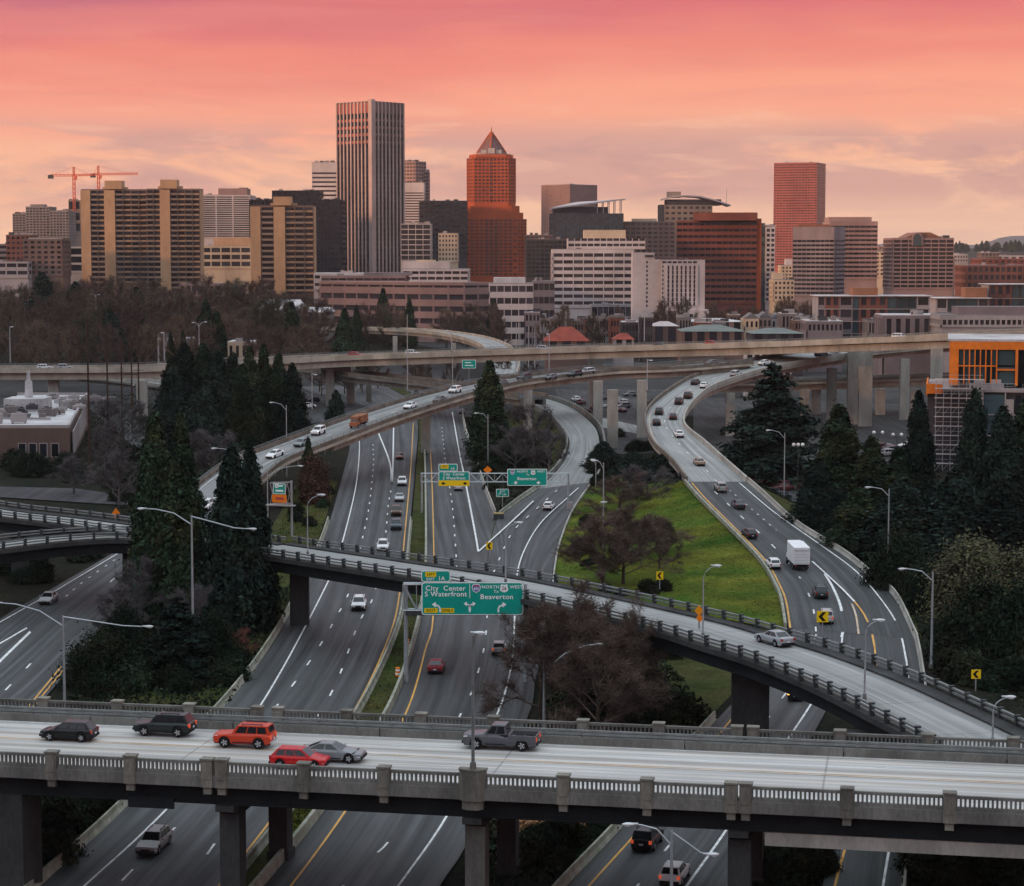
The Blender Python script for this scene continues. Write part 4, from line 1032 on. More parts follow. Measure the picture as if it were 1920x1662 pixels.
def courthouse():
    Y = 1980; r, w, d, zt = simple('tan courthouse tower under a long curved metal roof', 1245, 1335, 385, Y, 36, W_TAN, 10, 8, yb=490, sill=.55, pier=.4)
    Z = lambda py: Z_at(py, Y) ; X = lambda px: X_at(px, Y) - r.location.x
    mb = MB(); mb.box(X(1237), X(1247), -d / 2, d / 2 - 4, -.3, Z(384)); mb.obj('side_wing', W_DGREY, r)
    mb = MB(); mb.box(X(1250), X(1352), -d / 2 + 2, d / 2 - 2, zt, Z(374)); mb.obj('upper_floor', W_DGREY, r)
    pts = [(X(x), Z(y)) for x, y in ((1243, 375), (1262, 370), (1285, 368.5), (1310, 370), (1335, 376), (1352, 381), (1369, 387))]
    mb = MB()
    for (x0, z0), (x1, z1) in zip(pts, pts[1:]):
        mb.hexa([(x0, -d / 2 - 3, z0), (x1, -d / 2 - 3, z1), (x1, d / 2, z1), (x0, d / 2, z0), (x0, -d / 2 - 3, z0 + 1.3), (x1, -d / 2 - 3, z1 + 1.3), (x1, d / 2, z1 + 1.3), (x0, d / 2, z0 + 1.3)])
    mb.obj('curved_roof', W_METAL, r)
    mb = MB(); mb.box(X(1253), X(1278), -6, 8, Z(370), Z(359)); mb.obj('roof_block', W_TAN, r)
    mb = MB(); mb.tube([(X(1365), 0, Z(388)), (X(1365), 0, Z(352))], .3, 5); mb.obj('mast', W_METAL, r)
courthouse()
def red_tower():
    Y = 1350; r, w, d, zt = simple('dark red brick office tower with thirteen ribbon window rows and stepped top', 1270, 1421, 414, Y, 0, W_DKBR, 13, 14, xc=1419, yaw=8, yb=570, sill=.56, pier=.10, glass=M_GLASS_D, side=False)
    mb = MB(); mb.box(X_at(1302, Y) - X_at(1345, Y), X_at(1420, Y) - X_at(1345, Y), -10, 12, zt, Z_at(399, Y)); mb.obj('penthouse', W_DKBR, r)
    mb = MB(); mb.box(w / 2, w / 2 + 2.6, -d / 2 + 1, -d / 2 + 8, -.3, Z_at(410, Y)); mb.obj('corner_strip', W_BRICK, r)
red_tower()
simple('narrow white residential tower with a dark left flank beside the dark red tower', 1436, 1453, 426, 1400, 20, W_WHITE, 15, 2, yb=568, sill=.4, pier=.3)
simple('thin dark glass flank strip between the red tower and the narrow white tower', 1426, 1436, 424, 1402, 20, W_DGREY, 15, 1, yb=568, sill=.3, pier=.1, glass=M_GLASS_T)
def white_office():
    Y = 1300; r, w, d, zt = simple('broad white office building with eight ribbon window rows in front of the towers', 1037, 1189, 468, Y, 40, W_WHITE, 8, 8, yb=578, sill=.50, pier=.09, tallpier=True, top=2.4, bot=0)
    mb = MB(); a, b = X_at(1066, Y) - r.location.x, X_at(1212, Y) - r.location.x; z1 = Z_at(447, Y)
    mb.box(a, b, -8, 22, zt, z1); f = Face(b - a, 30, 'front', zt + .3, z1, (a + b) / 2, 7); facade(r, mb, f, 2, 12, 'band', .5, .12, .4, M_GLASS, D=Y); mb.obj('upper_wall', W_WHITE, r)
    mb = MB(); a, b = X_at(1097, Y) - r.location.x, X_at(1176, Y) - r.location.x; mb.box(a, b, -2, 16, z1, Z_at(431, Y)); mb.obj('penthouse', W_CREAM, r)
white_office()
simple('long low canopy and ground floor in front of the broad white office', 1110, 1205, 572, 1240, 16, W_PALE, 2, 9, sill=.3, pier=.08)
def hotel():
    Y = 1150; r, w, d, zt = simple('white hotel slab with seven dark vertical window strips', 1240, 1322, 488, Y, 18, W_WHITE, 1, 1, yb=586, kind='none', sill=1.0, pier=.0, side=False)
    X = lambda px: X_at(px, Y) - r.location.x; mb = MB(); f = Face(w, d, 'front', 0, zt)
    A = lambda px: X_at(px, Y) - X_at(1240, Y)
    for k in range(8):
        a = A(1249) + (A(1306) - A(1249)) * k / 7.0
        f.block(mb, a - .6, a + .75, .3, 1.2, Z_at(574, Y), Z_at(497, Y))
    mb.obj('window_ribs', W_WHITE, r)
    for k in range(7):
        a = A(1249) + (A(1306) - A(1249)) * (k + .5) / 7
        for q in range(9):
            z = Z_at(574, Y) + q * (Z_at(498, Y) - Z_at(574, Y)) / 9
            o = link('window', pane_mesh(M_GLASS), r, f.p(a, .6, z + 1.1), 0); o.scale = (1.35, 1, 2.05)
    for k in range(7):
        a = A(1246) + (A(1303) - A(1246)) * k / 6; o = link('window', pane_mesh(M_GLASS), r, f.p(a, .55, Z_at(492, Y)), 0); o.scale = (2.1, 1, 1.1)
    mb = MB(); mb.box(X(1187), X(1240), -d / 2 + 3, d / 2, -.3, Z_at(487, Y)); mb.box(X(1187), X(1228), -d / 2 + 3.2, d / 2 - 2, Z_at(487, Y), Z_at(474, Y)); mb.obj('blank_wing', W_WHITE, r)
    for k in range(11):
        o = link('window', pane_mesh(M_GLASS), r, (X(1214), -d / 2 + 2.98, Z_at(492 + k * 8.2, Y)), 0); o.scale = (.9, 1, 1.3)
        o = link('window', pane_mesh(M_GLASS), r, (X(1243), -d / 2 - .5, Z_at(492 + k * 8.2, Y)), 0); o.scale = (.7, 1, 1.3)
    mb = MB(); mb.box(X(1210), X(1226), -d / 2 + 2.6, -d / 2 + 3, Z_at(482, Y), Z_at(478.5, Y)); mb.obj('wall_sign', W_DGREY, r)
    mb = MB(); mb.box(X(1255), X(1327), -d / 2 - 10, -d / 2 - .1, -.3, Z_at(580, Y)); mb.obj('entrance_block', W_WHITE, r)
hotel()
simple('tall rose granite tower standing alone on the right of the skyline', 1453, 1556, 305, 2900, 0, W_ROSE, 40, 14, xc=1530, yaw=20, yb=500, sill=.55, pier=.15, glass=M_GLASS_B, side_cols=6, top=2)
simple('grey mauve office tower with twelve bands, front one of the pair', 1491, 1592, 426, 1500, 0, W_MAUVE, 13, 9, xc=1564, yaw=25, yb=556, sill=.5, pier=.06, top=9, glass=M_GLASS_D, tops=((1500, 1560, 421, W_COPPER),))
simple('pinkish grey office tower with twelve bands, rear one of the pair', 1557, 1645, 416, 1600, 40, W_PINK, 12, 8, yb=524, sill=.52, pier=.03, top=3, glass=M_GLASS_D, tops=((1557, 1637, 407, W_PINK),))
def gable_office():
    Y = 1400; r, w, d, zt = simple('brown banded office block with a gabled roof and arched top window', 1675, 1788, 447, Y, 36, W_PINK, 12, 8, yb=542, sill=.36, pier=.10, glass=M_GLASS_D)
    X = lambda px: X_at(px, Y) - r.location.x; Z = lambda py: Z_at(py, Y)
    mb = MB(); mb.prism([(X(1697), -d / 2 + 1, Z(447)), (X(1768), -d / 2 + 1, Z(447)), (X(1745), -d / 2 + 1, Z(436)), (X(1718), -d / 2 + 1, Z(436))], (0, d - 4, 0)); mb.obj('gable_roof', W_COPPER, r)
    mb = MB(); c = X(1719); R0 = (X(1729) - X(1709)) / 2; pts = [(c - R0, Z(461)), (c + R0, Z(461))] + [(c + R0 * math.cos(t), Z(446) + R0 * math.sin(t)) for t in [math.pi * k / 10 for k in range(11)]]
    mb.prism([(x, -d / 2 - 1.4, z) for x, z in pts], (0, 1.6, 0)); mb.obj('arch_surround', W_PINK, r)
    mb = MB(); pts = [(c + (x - c) * .78, Z(461) + (z - Z(461)) * .9) for x, z in pts]; mb.prism([(x, -d / 2 - 1.55, z) for x, z in pts], (0, .1, 0)); mb.obj('arch_window', M_GLASS_T, r)
gable_office()
simple('cream building end glimpsed between the rear banded tower and the gabled block', 1641, 1676, 472, 1900, 24, W_CREAM, 6, 4, yb=520, sill=.5, pier=.4)
simple('yellow cream stepped apartment house below the rose granite tower', 1452, 1490, 525, 1300, 22, W_CREAM, 4, 5, yb=565, sill=.5, pier=.45, tops=((1452, 1472, 512, W_CREAM),), name='apartment_house')
simple('cream turreted hotel building behind the yellow stepped apartment house', 1466, 1492, 498, 1700, 20, W_CREAM, 6, 4, yb=540, sill=.5, pier=.45, tops=((1475, 1488, 486, W_WHITE),), name='apartment_house')
simple('long brick red market-hall building at the far right', 1814, 1960, 498, 1500, 40, W_RED2, 3, 14, yb=545, sill=.4, pier=.3)
simple('red brick hall with a low copper roof behind the market-hall building', 1840, 1980, 486, 1750, 40, W_DKBR, 2, 12, yb=510, sill=.6, pier=.4, roof=W_COPPER)
# ---- low white and brown complex in the middle
simple('white stepped studio building with two rows of dark windows below the finned tower', 755, 878, 505, 1250, 30, W_WHITE, 2, 8, yb=530, sill=.5, pier=.12, tops=((755, 842, 491, W_WHITE), (780, 815, 488, W_CREAM)))
simple('white flat-roofed building at the left foot of the finned tower', 588, 700, 513, 1240, 26, W_WHITE, 2, 8, yb=545, sill=.6, pier=.3, roof=W_ROOFW)
def curved_offices():
    Y = 1130; root = thing('curved_office_building', 'long curved pinkish brown office building with horizontal window bands', 'building', (X_at(760, Y), Y, 0))
    P = [Vector((X_at(px, y), y, 0)) - root.location for px, y in ((600, 1160), (650, 1150), (720, 1135), (800, 1120), (870, 1115), (918, 1125))]
    P = smooth_path(P, 8); zt = Z_at(529, Y); n = 5; fh = zt / n
    mb = MB(); sweep(mb, P, rect(-16, 0, -.3, zt - .3)); mb.obj('core', M_GLASS, root)
    mb = MB()
    for k in range(n): sweep(mb, P, rect(-.5, .7, k * fh, k * fh + fh * .56))
    sweep(mb, P, rect(-16.3, .8, zt - 1.6, zt)); mb.obj('wall', W_PINK, root)
    for k in range(0, len(P), 1):
        mb = MB(); p = P[k]; mb.box(p.x - .5, p.x + .5, p.y - .5, p.y + .45, 0, zt - 1.7); mb.obj('pier', W_PINK, root)
curved_offices()
simple('brownish pink parking-style block behind the curved offices', 602, 760, 518, 1200, 30, W_PINK, 4, 10, yb=560, sill=.55, pier=.08, tops=((680, 770, 512, W_MAUVE),))
simple('white low office with five ribbon window rows and a slanted white wedge wall', 918, 1000, 532, 1090, 24, W_WHITE, 5, 6, sill=.5, pier=.1, tops=((925, 985, 521, W_ROOFW),))
simple('dark low office between the white ribbon office and the broad white building', 1000, 1040, 528, 1200, 24, W_MAUVE, 4, 4, sill=.5, pier=.1)
# ---- low things on the right
def condos(label, xl, xr, yt, Y, secs, floors):
    root, w, d, zt = base_building('condominium', label, 'building', xl, xr, yt, Y, 18); X0 = X_at(xl, Y)
    wall = {}; f = Face(w, d, 'front', 0, zt); fh = (zt - .3) / floors
    core = MB(); core.box(-w / 2, w / 2, -d / 2, d / 2, -.3, zt - .3); core.obj('core', W_PALE, root)
    slab = MB()
    for r in range(floors + 1): f.block(slab, -.4, w + .4, -1, 1.1 if r == floors else .75, r * fh + (0 if r else -.2), r * fh + .3)
    slab.obj('floor_slabs', W_PALE, root, kind='stuff')
    for kind, a, b in secs:
        a, b = X_at(a, Y) - X0, X_at(b, Y) - X0; m = {'brick': W_RED2, 'grey': W_MAUVE, 'white': W_PALE, 'glass': W_DGREY}[kind]
        mb = MB(); facade(root, mb, Face(w, d, 'front', .3, zt - .3), floors, max(1, round((b - a) / 4.2)), 'band', .34 if kind != 'glass' else .12, .42 if kind == 'brick' else .2, .45, M_GLASS if kind != 'glass' else M_GLASS_T, a0=a, a1=b, D=Y)
        mb.obj('wall_section', m, root)
    mb = MB(); mb.box(-w / 2 - 1, w / 2 + 1, -d / 2 - 1.6, d / 2 + 1, zt, zt + .35); mb.obj('roof', W_ROOFW, root)
    return root, zt
r, zt = condos('mid-rise condominium of brick and grey glass sections under a thin flat roof', 1535, 1745, 556, 950, [('grey', 1535, 1548), ('brick', 1548, 1575), ('grey', 1575, 1600), ('glass', 1600, 1612), ('brick', 1612, 1665), ('glass', 1665, 1720), ('white', 1720, 1745)], 5)
mb = MB(); mb.box(X_at(1603, 950) - r.location.x, X_at(1650, 950) - r.location.x, -5, 5, zt, Z_at(540, 950)); mb.obj('penthouse', W_TERRA, r)
r, zt = condos('white and glass condominium with an orange penthouse at the right edge', 1757, 1856, 560, 1000, [('white', 1757, 1778), ('glass', 1778, 1835), ('grey', 1835, 1856)], 4)
mb = MB(); mb.box(X_at(1815, 1000) - r.location.x, X_at(1856, 1000) - r.location.x, -5, 5, zt, Z_at(540, 1000)); mb.obj('penthouse', W_TERRA, r)
condos('taller brick and glass condominium cut off by the right edge', 1856, 1980, 534, 1010, [('brick', 1856, 1898), ('glass', 1898, 1980)], 5)
simple('pale long shed with a row of small dark windows at the far right', 1768, 1990, 592, 780, 20, W_PALE, 1, 22, yb=614, sill=.35, pier=.3, top=1.6, tops=((1803, 1990, 576, W_MAUVE),), name='warehouse')
simple('blank grey warehouse between the condominiums and the far bridge', 1660, 1766, 592, 800, 20, W_MAUVE, 1, 6, sill=.7, pier=.5, name='warehouse', roof=W_ROOFW)
simple('plain grey box building with a pale roof edge left of the warehouses', 1516, 1582, 603, 850, 18, W_MAUVE, 2, 8, sill=.75, pier=.4, name='warehouse', roof=W_ROOFW)
for k, (a, b, y, Y, m, lab) in enumerate(((1398, 1424, 598, 980, W_CREAM, 'cream gabled townhouse, first of the pastel row behind the far bridge'), (1424, 1448, 596, 985, W_PINK, 'pink gabled townhouse next in the pastel row'),
        (1448, 1474, 598, 990, W_PALE, 'pale grey gabled townhouse in the middle of the pastel row'), (1474, 1498, 595, 985, W_PINK, 'rose gabled townhouse between two pale ones in the pastel row'), (1498, 1518, 599, 980, W_WHITE, 'white gabled townhouse ending the pastel row by the grey box building'))):
    r, w, d, zt = simple(lab, a, b, y, Y, 14, m, 3, 3, sill=.5, pier=.5, name='townhouse', cat='house', group='pastel townhouses behind the far bridge')
    mb = MB(); mb.prism([(-w / 2 - .3, -d / 2 - .4, zt), (w / 2 + .3, -d / 2 - .4, zt), (0, -d / 2 - .4, zt + 2.6)], (0, d, 0)); mb.obj('gable_roof', W_ROOFG, r)
def pavilion(label, xl, xr, ye, yr, Y, depth, wallm, roofm, hip=.35, name='pavilion'):
    root, w, d, zt = base_building(name, label, 'building', xl, xr, ye, Y, depth); zr = Z_at(yr, Y)
    mb = MB(); mb.box(-w / 2 + .6, w / 2 - .6, -d / 2 + .6, d / 2 - .6, -.3, zt)
    facade(root, mb, Face(w - 1.2, d - 1.2, 'front', .4, zt), 1, max(2, int(w / 5)), 'band', .35, .4, .25, M_GLASS, D=Y); mb.obj('wall', wallm, root)
    h = w * hip; mb = MB(); e = [(-w / 2, -d / 2, zt), (w / 2, -d / 2, zt), (w / 2, d / 2, zt), (-w / 2, d / 2, zt)]; t = [(-w / 2 + h, 0, zr), (w / 2 - h, 0, zr)]
    mb.poly([e[0], e[1], t[1], t[0]]); mb.poly([e[1], e[2], t[1]]); mb.poly([e[2], e[3], t[0], t[1]]); mb.poly([e[3], e[0], t[0]]); mb.poly(e[::-1]); mb.obj('roof', roofm, root)
    return root
pavilion('house with a big red hipped roof and white dormer beside the far bridge', 1020, 1106, 640, 615, 860, 24, W_BROWN, W_TILE)
pavilion('small red-roofed house right of the big red roof', 1150, 1192, 637, 626, 870, 14, W_PALE, W_TILE)
pavilion('green grey hipped pavilion roof above the far bridge', 1278, 1400, 622, 611, 900, 26, W_BROWN, W_GREENRF)
pavilion('low dark pavilion with a pale roof edge right of the white hotel', 1222, 1276, 612, 604, 950, 20, W_BROWN, W_METAL)
pavilion('long white flat market roof in front of the red brick tower', 1280, 1398, 604, 598, 1020, 22, W_PINK, W_ROOFW)
pavilion('grey domed canopy roof left of the plain grey box building', 1410, 1512, 626, 617, 820, 22, W_DGREY, W_GREENRF)
simple('small white cube building left of its twin beneath the far bridge', 1401, 1442, 649, 700, 8, W_WHITE, 1, 3, sill=.4, pier=.3, top=.8, name='site_office', roof=W_ROOFW, side=False)
simple('small white cube building right of its twin beneath the far bridge', 1446, 1486, 649, 698, 8, W_WHITE, 1, 3, sill=.4, pier=.3, top=.8, name='site_office', roof=W_ROOFW, side=False)
pavilion('low building with an arched white roof among the park trees', 482, 568, 582, 563, 1050, 26, W_PALE, W_ROOFW, .12)
pavilion('flat grey school wing right of the arched white roof', 570, 622, 586, 577, 1040, 20, W_GREY, W_ROOFW, .1)
simple('white flat-roofed shed with a red gable in front of the park trees', 293, 352, 636, 780, 14, W_PALE, 1, 4, sill=.5, pier=.4, name='shed', roof=W_ROOFW)
simple('beige two-storey block right of the park conifers', 425, 474, 642, 740, 14, W_CREAM, 2, 4, sill=.5, pier=.55, name='shed', roof=W_ROOFW)
simple('pinkish low school building half hidden by bare park trees', 336, 412, 533, 1180, 20, W_PINK, 3, 7, sill=.5, pier=.3)
for k, (a, b, yt, Y, m, lab) in enumerate(((1790, 1815, 478, 2300, W_PALE, 'tiny pale block on the hillside right of the gabled office'), (1840, 1875, 474, 2600, W_BROWN, 'small brown block on the far hillside'), (1880, 1950, 480, 2500, W_PALE, 'low white long building on the far hillside'), (1648, 1672, 462, 2800, W_PINK, 'tiny pink block on the hillside behind the banded towers'), (1700, 1790, 480, 2200, W_BROWN, 'low brown block behind the gabled office'))):
    simple(lab, a, b, yt, Y, 20, m, 2, 5, sill=.5, pier=.4, yb=yt + 16, roof=W_ROOFW)
rb_ = random.Random(12)
for k in range(30):
    x = 985 + 27 * k + rb_.uniform(-8, 8); Y = rb_.uniform(900, 1120); wpx = rb_.uniform(16, 34); m, nm = rb_.choice(((W_BROWN, 'brown'), (W_MAUVE, 'mauve grey'), (W_DGREY, 'charcoal'), (W_RED2, 'brick'), (W_PALE, 'pale'), (W_GREY, 'grey')))
    fl = rb_.choice((2, 3)); zone = 'left of the white hotel' if x < 1190 else 'at the foot of the dark red tower' if x < 1440 else 'around the pastel townhouses' if x < 1540 else 'beside the condominiums'
    simple(f'low {nm} {("two", "three")[fl - 2]}-storey building {zone}', x, x + wpx, rb_.uniform(586, 606), Y, 14, m, fl, rb_.choice((3, 4, 5)), sill=.5, pier=.4, roof=rb_.choice((W_ROOFG, W_ROOFW, W_DGREY)), name='low_building', group='low buildings behind the far bridge')
# ---- cranes
def crane(label, px, yb, yt, Y, jib, cj, yj):
    root = thing('tower_crane', label, 'crane', (X_at(px, Y), Y, 0)); m = pbr('crane red', (.55, .10, .045), .6, .1, 1) if 'crane red' not in MATS else MATS['crane red']
    def truss(a, b, w, n, name):
        mb = MB(); a, b = Vector(a), Vector(b); t = (b - a).normalized(); up = Vector((0, 1, 0)); s = t.cross(up).normalized()
        cs = [s * w / 2 + up * w / 2, -s * w / 2 + up * w / 2, -s * w / 2 - up * w / 2, s * w / 2 - up * w / 2]
        for c in cs: mb.bar(a + c, b + c, .45)
        for k in range(n):
            p, q = a.lerp(b, k / n), a.lerp(b, (k + 1) / n)
            for i in range(4): mb.bar(p + cs[i], q + cs[(i + 1) % 4], .3)
        return mb.obj(name, m, root)
    Zt, Zj = Z_at(yt, Y), Z_at(yj, Y); X = lambda p: X_at(p, Y) - root.location.x
    truss((0, 0, 0), (0, 0, Zj), 2.2, 26, 'mast'); truss((0, 0, Zj), (0, 0, Zt), 1.4, 4, 'tower_head')
    truss((0, 0, Zj + 1), (X(jib), -4, Zj + 1.5), 1.7, 16, 'jib'); truss((0, 0, Zj + 1), (X(cj), 2, Zj + 1), 1.7, 6, 'counter_jib')
    mb = MB(); mb.bar((0, 0, Zt), (X(jib) * .7, -3, Zj + 2.4), .22); mb.bar((0, 0, Zt), (X(cj) * .85, 1.5, Zj + 2), .22); mb.obj('tie_bar', m, root)
    mb = MB(); mb.box(X(cj) - 2.5, X(cj) + 2.5, .5, 3.5, Zj - 2.2, Zj + 1.5); mb.obj('counterweight', W_DGREY, root)
    mb = MB(); mb.box(.9, 3.4, -2.6, -.6, Zj - 3.2, Zj); mb.obj('cab', m, root)
crane('red tower crane with its long jib pointing left', 141, 375, 313, 2100, 178, 97, 331)
crane('red tower crane with its faint jib pointing right above the apartment tower', 187, 358, 311, 2150, 262, 176, 329)

# ---- low building with the white roof at the left
def roof_building():
    Y = 478; x0, x1 = X_at(-40, Y), X_at(124, Y); zt = Z_at(803, Y); D = 110
    root = thing('flat_roofed_building', 'low brick building with a big white roof crowded with air units', 'building', ((x0 + x1) / 2, Y, 0)); w = x1 - x0
    sk = X_at(161, Y + D) - x1 ; 
    mb = MB(); mb.hexa([(-w / 2, 0, -.3), (w / 2, 0, -.3), (w / 2 + sk, D, -.3), (-w / 2 + sk, D, -.3), (-w / 2, 0, zt), (w / 2, 0, zt), (w / 2 + sk, D, zt), (-w / 2 + sk, D, zt)]); mb.obj('wall', shade('weathered brown brick', (.14, .095, .08)), root)
    mb = MB()
    def edge(a, b): mb.bar((*a, zt + .3), (*b, zt + .3), .5, .75)
    A, B, C, E = (-w / 2, .3), (w / 2 - .3, .3), (w / 2 + sk - .3, D - .3), (-w / 2 + sk, D - .3)
    edge(A, B); edge(B, C); edge(C, E); mb.obj('parapet', W_PALE, root)
    mb = MB(); mb.poly([(*p, zt + .06) for p in (A, B, C, E)]); mb.obj('roof', W_ROOFW, root)
    for k, px in enumerate((22, 42, 62, 84)):
        x = X_at(px + 12, Y) - root.location.x
        mb = MB(); mb.box(x - .95, x + .95, -.10, .02, 1.6, 4.9); o = mb.obj('window_frame', W_PALE, root)
        mb = MB(); mb.box(x - .75, x + .75, -.14, -.09, 1.8, 4.7); mb.obj('pane', M_GLASS_D, o)
    mb = MB(); mb.hexa([(w / 2 + .02, 3, 2), (w / 2 + .25, 3, 2), (w / 2 + sk * .8 + .25, 88, 2), (w / 2 + sk * .8, 88, 2), (w / 2 + .02, 3, zt - 1), (w / 2 + .25, 3, zt - 1), (w / 2 + sk * .8 + .25, 88, zt - 1), (w / 2 + sk * .8, 88, zt - 1)]); mb.obj('side_panel', W_PALE, root)
    rr = random.Random(4)
    def unit(name, x, y, a, b, h):
        m = MB(); m.box(-a, a, -b, b, .3, h); m.box(-a * .9, -a * .8, -b * .9, b * .9, 0, .3); m.box(a * .8, a * .9, -b * .9, b * .9, 0, .3)
        m.tube([(0, 0, h), (0, 0, h + .35)], [min(a, b) * .7, min(a, b) * .62], 10)
        o = m.obj(name, rr.choice([W_DGREY, W_GREY, W_PALE]), root); o.location = (x, y, zt + .06); o.rotation_euler.z = rr.choice([0, .2, 1.57])
    for k in range(34):
        unit('air_unit', rr.uniform(-w / 2 + 2, w / 2 - 2) + sk * .4, rr.uniform(8, D - 10), rr.uniform(.6, 1.8), rr.uniform(.6, 2.4), rr.uniform(.8, 2.4))
    mb = MB(); x = X_at(40, Y + 55) - root.location.x
    mb.tube([(x, 60, zt), (x, 60, zt + 7)], [1.1, .9], 10); mb.tube([(x, 60, zt + 7), (x, 60, zt + 9.5)], [.5, .4], 8); mb.obj('exhaust_stack', W_ROOFW, root)
    mb = MB(); mb.box(x - 5, x + 5, 54, 64, zt, zt + 2.8); mb.obj('roof_house', W_ROOFW, root)
    for k in range(5):
        mb = MB(); mb.tube([(x + 6 + 3 * k, 70, zt), (x + 6 + 3 * k, 70, zt + 2.2)], .12, 5); mb.obj('vent_pipe', W_PALE, root)
    mb = MB(); mb.bar((x + 4, 70, zt + 2.2), (x + 20, 70, zt + 2.2), .3); mb.bar((x - 16, 40, zt + .6), (x + 8, 44, zt + .6), .5); mb.bar((x - 10, 25, zt + .5), (x + 14, 20, zt + .5), .45); mb.obj('duct', W_PALE, root)
roof_building()
# ---- building under construction at the right
def construction():
    Y = 470; root = thing('unfinished_building', 'unfinished glass building with bright orange sheathing on its top storeys', 'building', (X_at(1785, Y), Y, 0), math.radians(-11.5))
    X = lambda p: X_at(p, Y) - root.location.x; Z = lambda p: Z_at(p, Y)
    xr = X(2050)
    # upper orange storeys
    xl = X(1785); z0, z1 = Z(722), Z(640); w = xr - xl; f = Face(w, 30, 'front', z0, z1, xl + w / 2, 15)
    core = MB(); core.box(xl + .4, xr, .5, 30, z0, z1 - .1); core.obj('upper_core', M_GLASS_D, root)
    mb = MB(); A = lambda p: X(p) - xl
    f.block(mb, 0, w, -.6, .35, Z(655), z1); f.block(mb, 0, A(1801), -.6, .35, z0, Z(655) - .02); f.block(mb, A(1905), A(1910), -.6, .3, z0, Z(655) - .02); mb.obj('orange_sheathing', W_ORANGE, root)
    sidew = MB(); sidew.box(xl - .1, xl + .38, .8, 30, z0, z1); sidew.obj('orange_sheathing', W_ORANGE, root)
    for p in (1811, 1821, 1831, 1841, 1851, 1861, 1871):
        mb = MB(); f.block(mb, A(p) - .12, A(p) + .12, -.5, .25, z0, Z(655) - .02); mb.obj('mullion', W_ORANGE, root)
    mb = MB(); f.block(mb, A(1801), A(1872), -.5, .22, Z(687), Z(685)); f.block(mb, A(1872), A(1905), -.5, .3, Z(694), Z(691)); mb.obj('transom', W_ORANGE, root)
    mb = MB(); mb.box(xl - .5, xr, -.4, 30.4, z1, z1 + .5); mb.obj('roof', W_ROOFW, root)
    cols = [A(q) for q in (1801, 1811, 1821, 1831, 1841, 1851, 1861, 1871, 1905)]
    for a, b in zip(cols, cols[1:]):
        for za, zb in ((z0, Z(687)), (Z(685), Z(655))):
            o = link('window', pane_mesh(M_GLASS_T), root, f.p((a + b) / 2, -.3, (za + zb) / 2)); o.scale = (b - a - .3, 1, zb - za - .2)
    # lower storeys
    xl2 = X(1838); z1 = Z(733); z0 = -.3; w2 = xr - xl2; f2 = Face(w2, 34, 'front', z0, z1, xl2 + w2 / 2, 14)
    mb = MB(); mb.box(xl2, xr, -2.5, 31, z0, z1); mb.obj('lower_core', W_DGREY, root)
    mb = MB(); mb.box(X(1745), xr, -3.2, 31, z1, z1 + .7); mb.obj('terrace_slab', W_PALE, root)
    mb = MB(); mb.box(X(1745), xl2 - .1, -2, 30, z0, z1 - .1); mb.obj('side_core', W_DGREY, root)
    A2 = lambda p: X(p) - xl2
    for r, (ya, yb) in enumerate(((738, 773), (776, 812), (815, 850), (853, 890), (893, 930))):
        for a, b, m in ((1849, 1886, M_GLASS_T), (1889, 1903, None), (1906, 1916, M_GLASS_D), (1919, 1935, None), (1938, 1975, M_GLASS_T)):
            if m: o = link('window', pane_mesh(m), root, f2.p((A2(a) + A2(b)) / 2, .25, (Z(ya) + Z(yb)) / 2)); o.scale = (A2(b) - A2(a), 1, Z(ya) - Z(yb))
            else: mb = MB(); f2.block(mb, A2(a), A2(b), .02, .35, Z(yb - (8 if r % 2 else 0)), Z(ya + (0 if r % 2 else 8))); mb.obj('wall_panel', W_PALE, root)
        mb = MB(); f2.block(mb, 0, w2, .02, .5, Z(yb + 2.5), Z(yb + .5)); mb.obj('floor_band', W_PALE, root)
    mb = MB(); f2.block(mb, A2(1845), A2(1848), .02, .5, z0, z1 - .1); f2.block(mb, A2(1886.3), A2(1888.7), .02, .45, z0, z1 - .1); mb.obj('mullion', W_PALE, root)
    mb = MB(); mb.box(X(1742), X(1772), -3.4, -2.9, z1 - .5, z1 + 1.7); mb.box(X(1742), X(1745), -3, 20, z1 - 1, z1 + 1.7); mb.obj('orange_sheathing', W_ORANGE, root)
    mb = MB()
    for k in range(14): mb.box(X(1850) + k * 1.6, X(1850) + k * 1.6 + .08, -3.1, -3.0, z1 + .7, z1 + 1.9)
    mb.box(X(1772), X(1905), -3.12, -2.98, z1 + 1.85, z1 + 1.95); mb.box(X(1772), X(1905), -3.12, -2.98, z1 + 1.25, z1 + 1.33); mb.obj('edge_railing', M_GALV, root)
    for x, y in ((X(1868), 2), (X(1838), 1)):
        mb = MB(); mb.box(x - 2, x + 2, y - 2.5, y - .2, z1 + .72, z1 + 1.8); mb.box(x - 1, x + 1.4, y - 2.2, y - .4, z1 + 1.8, z1 + 2.6); mb.obj('material_pile', W_PALE, root)
    # scaffold with white planks on the left flank
    sc = thing('scaffold', 'tall metal scaffold with white plank decks on the flank of the unfinished building', 'scaffold', (X_at(1790, Y), Y - 5, 0), math.radians(-11.5))
    Xs = lambda p: X_at(p, Y) - sc.location.x
    mb = MB(); xs = [Xs(p) for p in (1752, 1766, 1780, 1794, 1808, 1822, 1836)]
    for x in xs:
        for y in (-1.1, .6): mb.tube([(x, y, 0), (x, y, Z(712))], .07, 5)
    for k, x in enumerate(xs[:-1]):
        for q in range(0, 10, 2): mb.bar((x, -1.1, q * 2.05), (xs[k + 1], -1.1, q * 2.05 + 2.05), .07)
    mb.obj('scaffold_tube', M_GALV, sc)
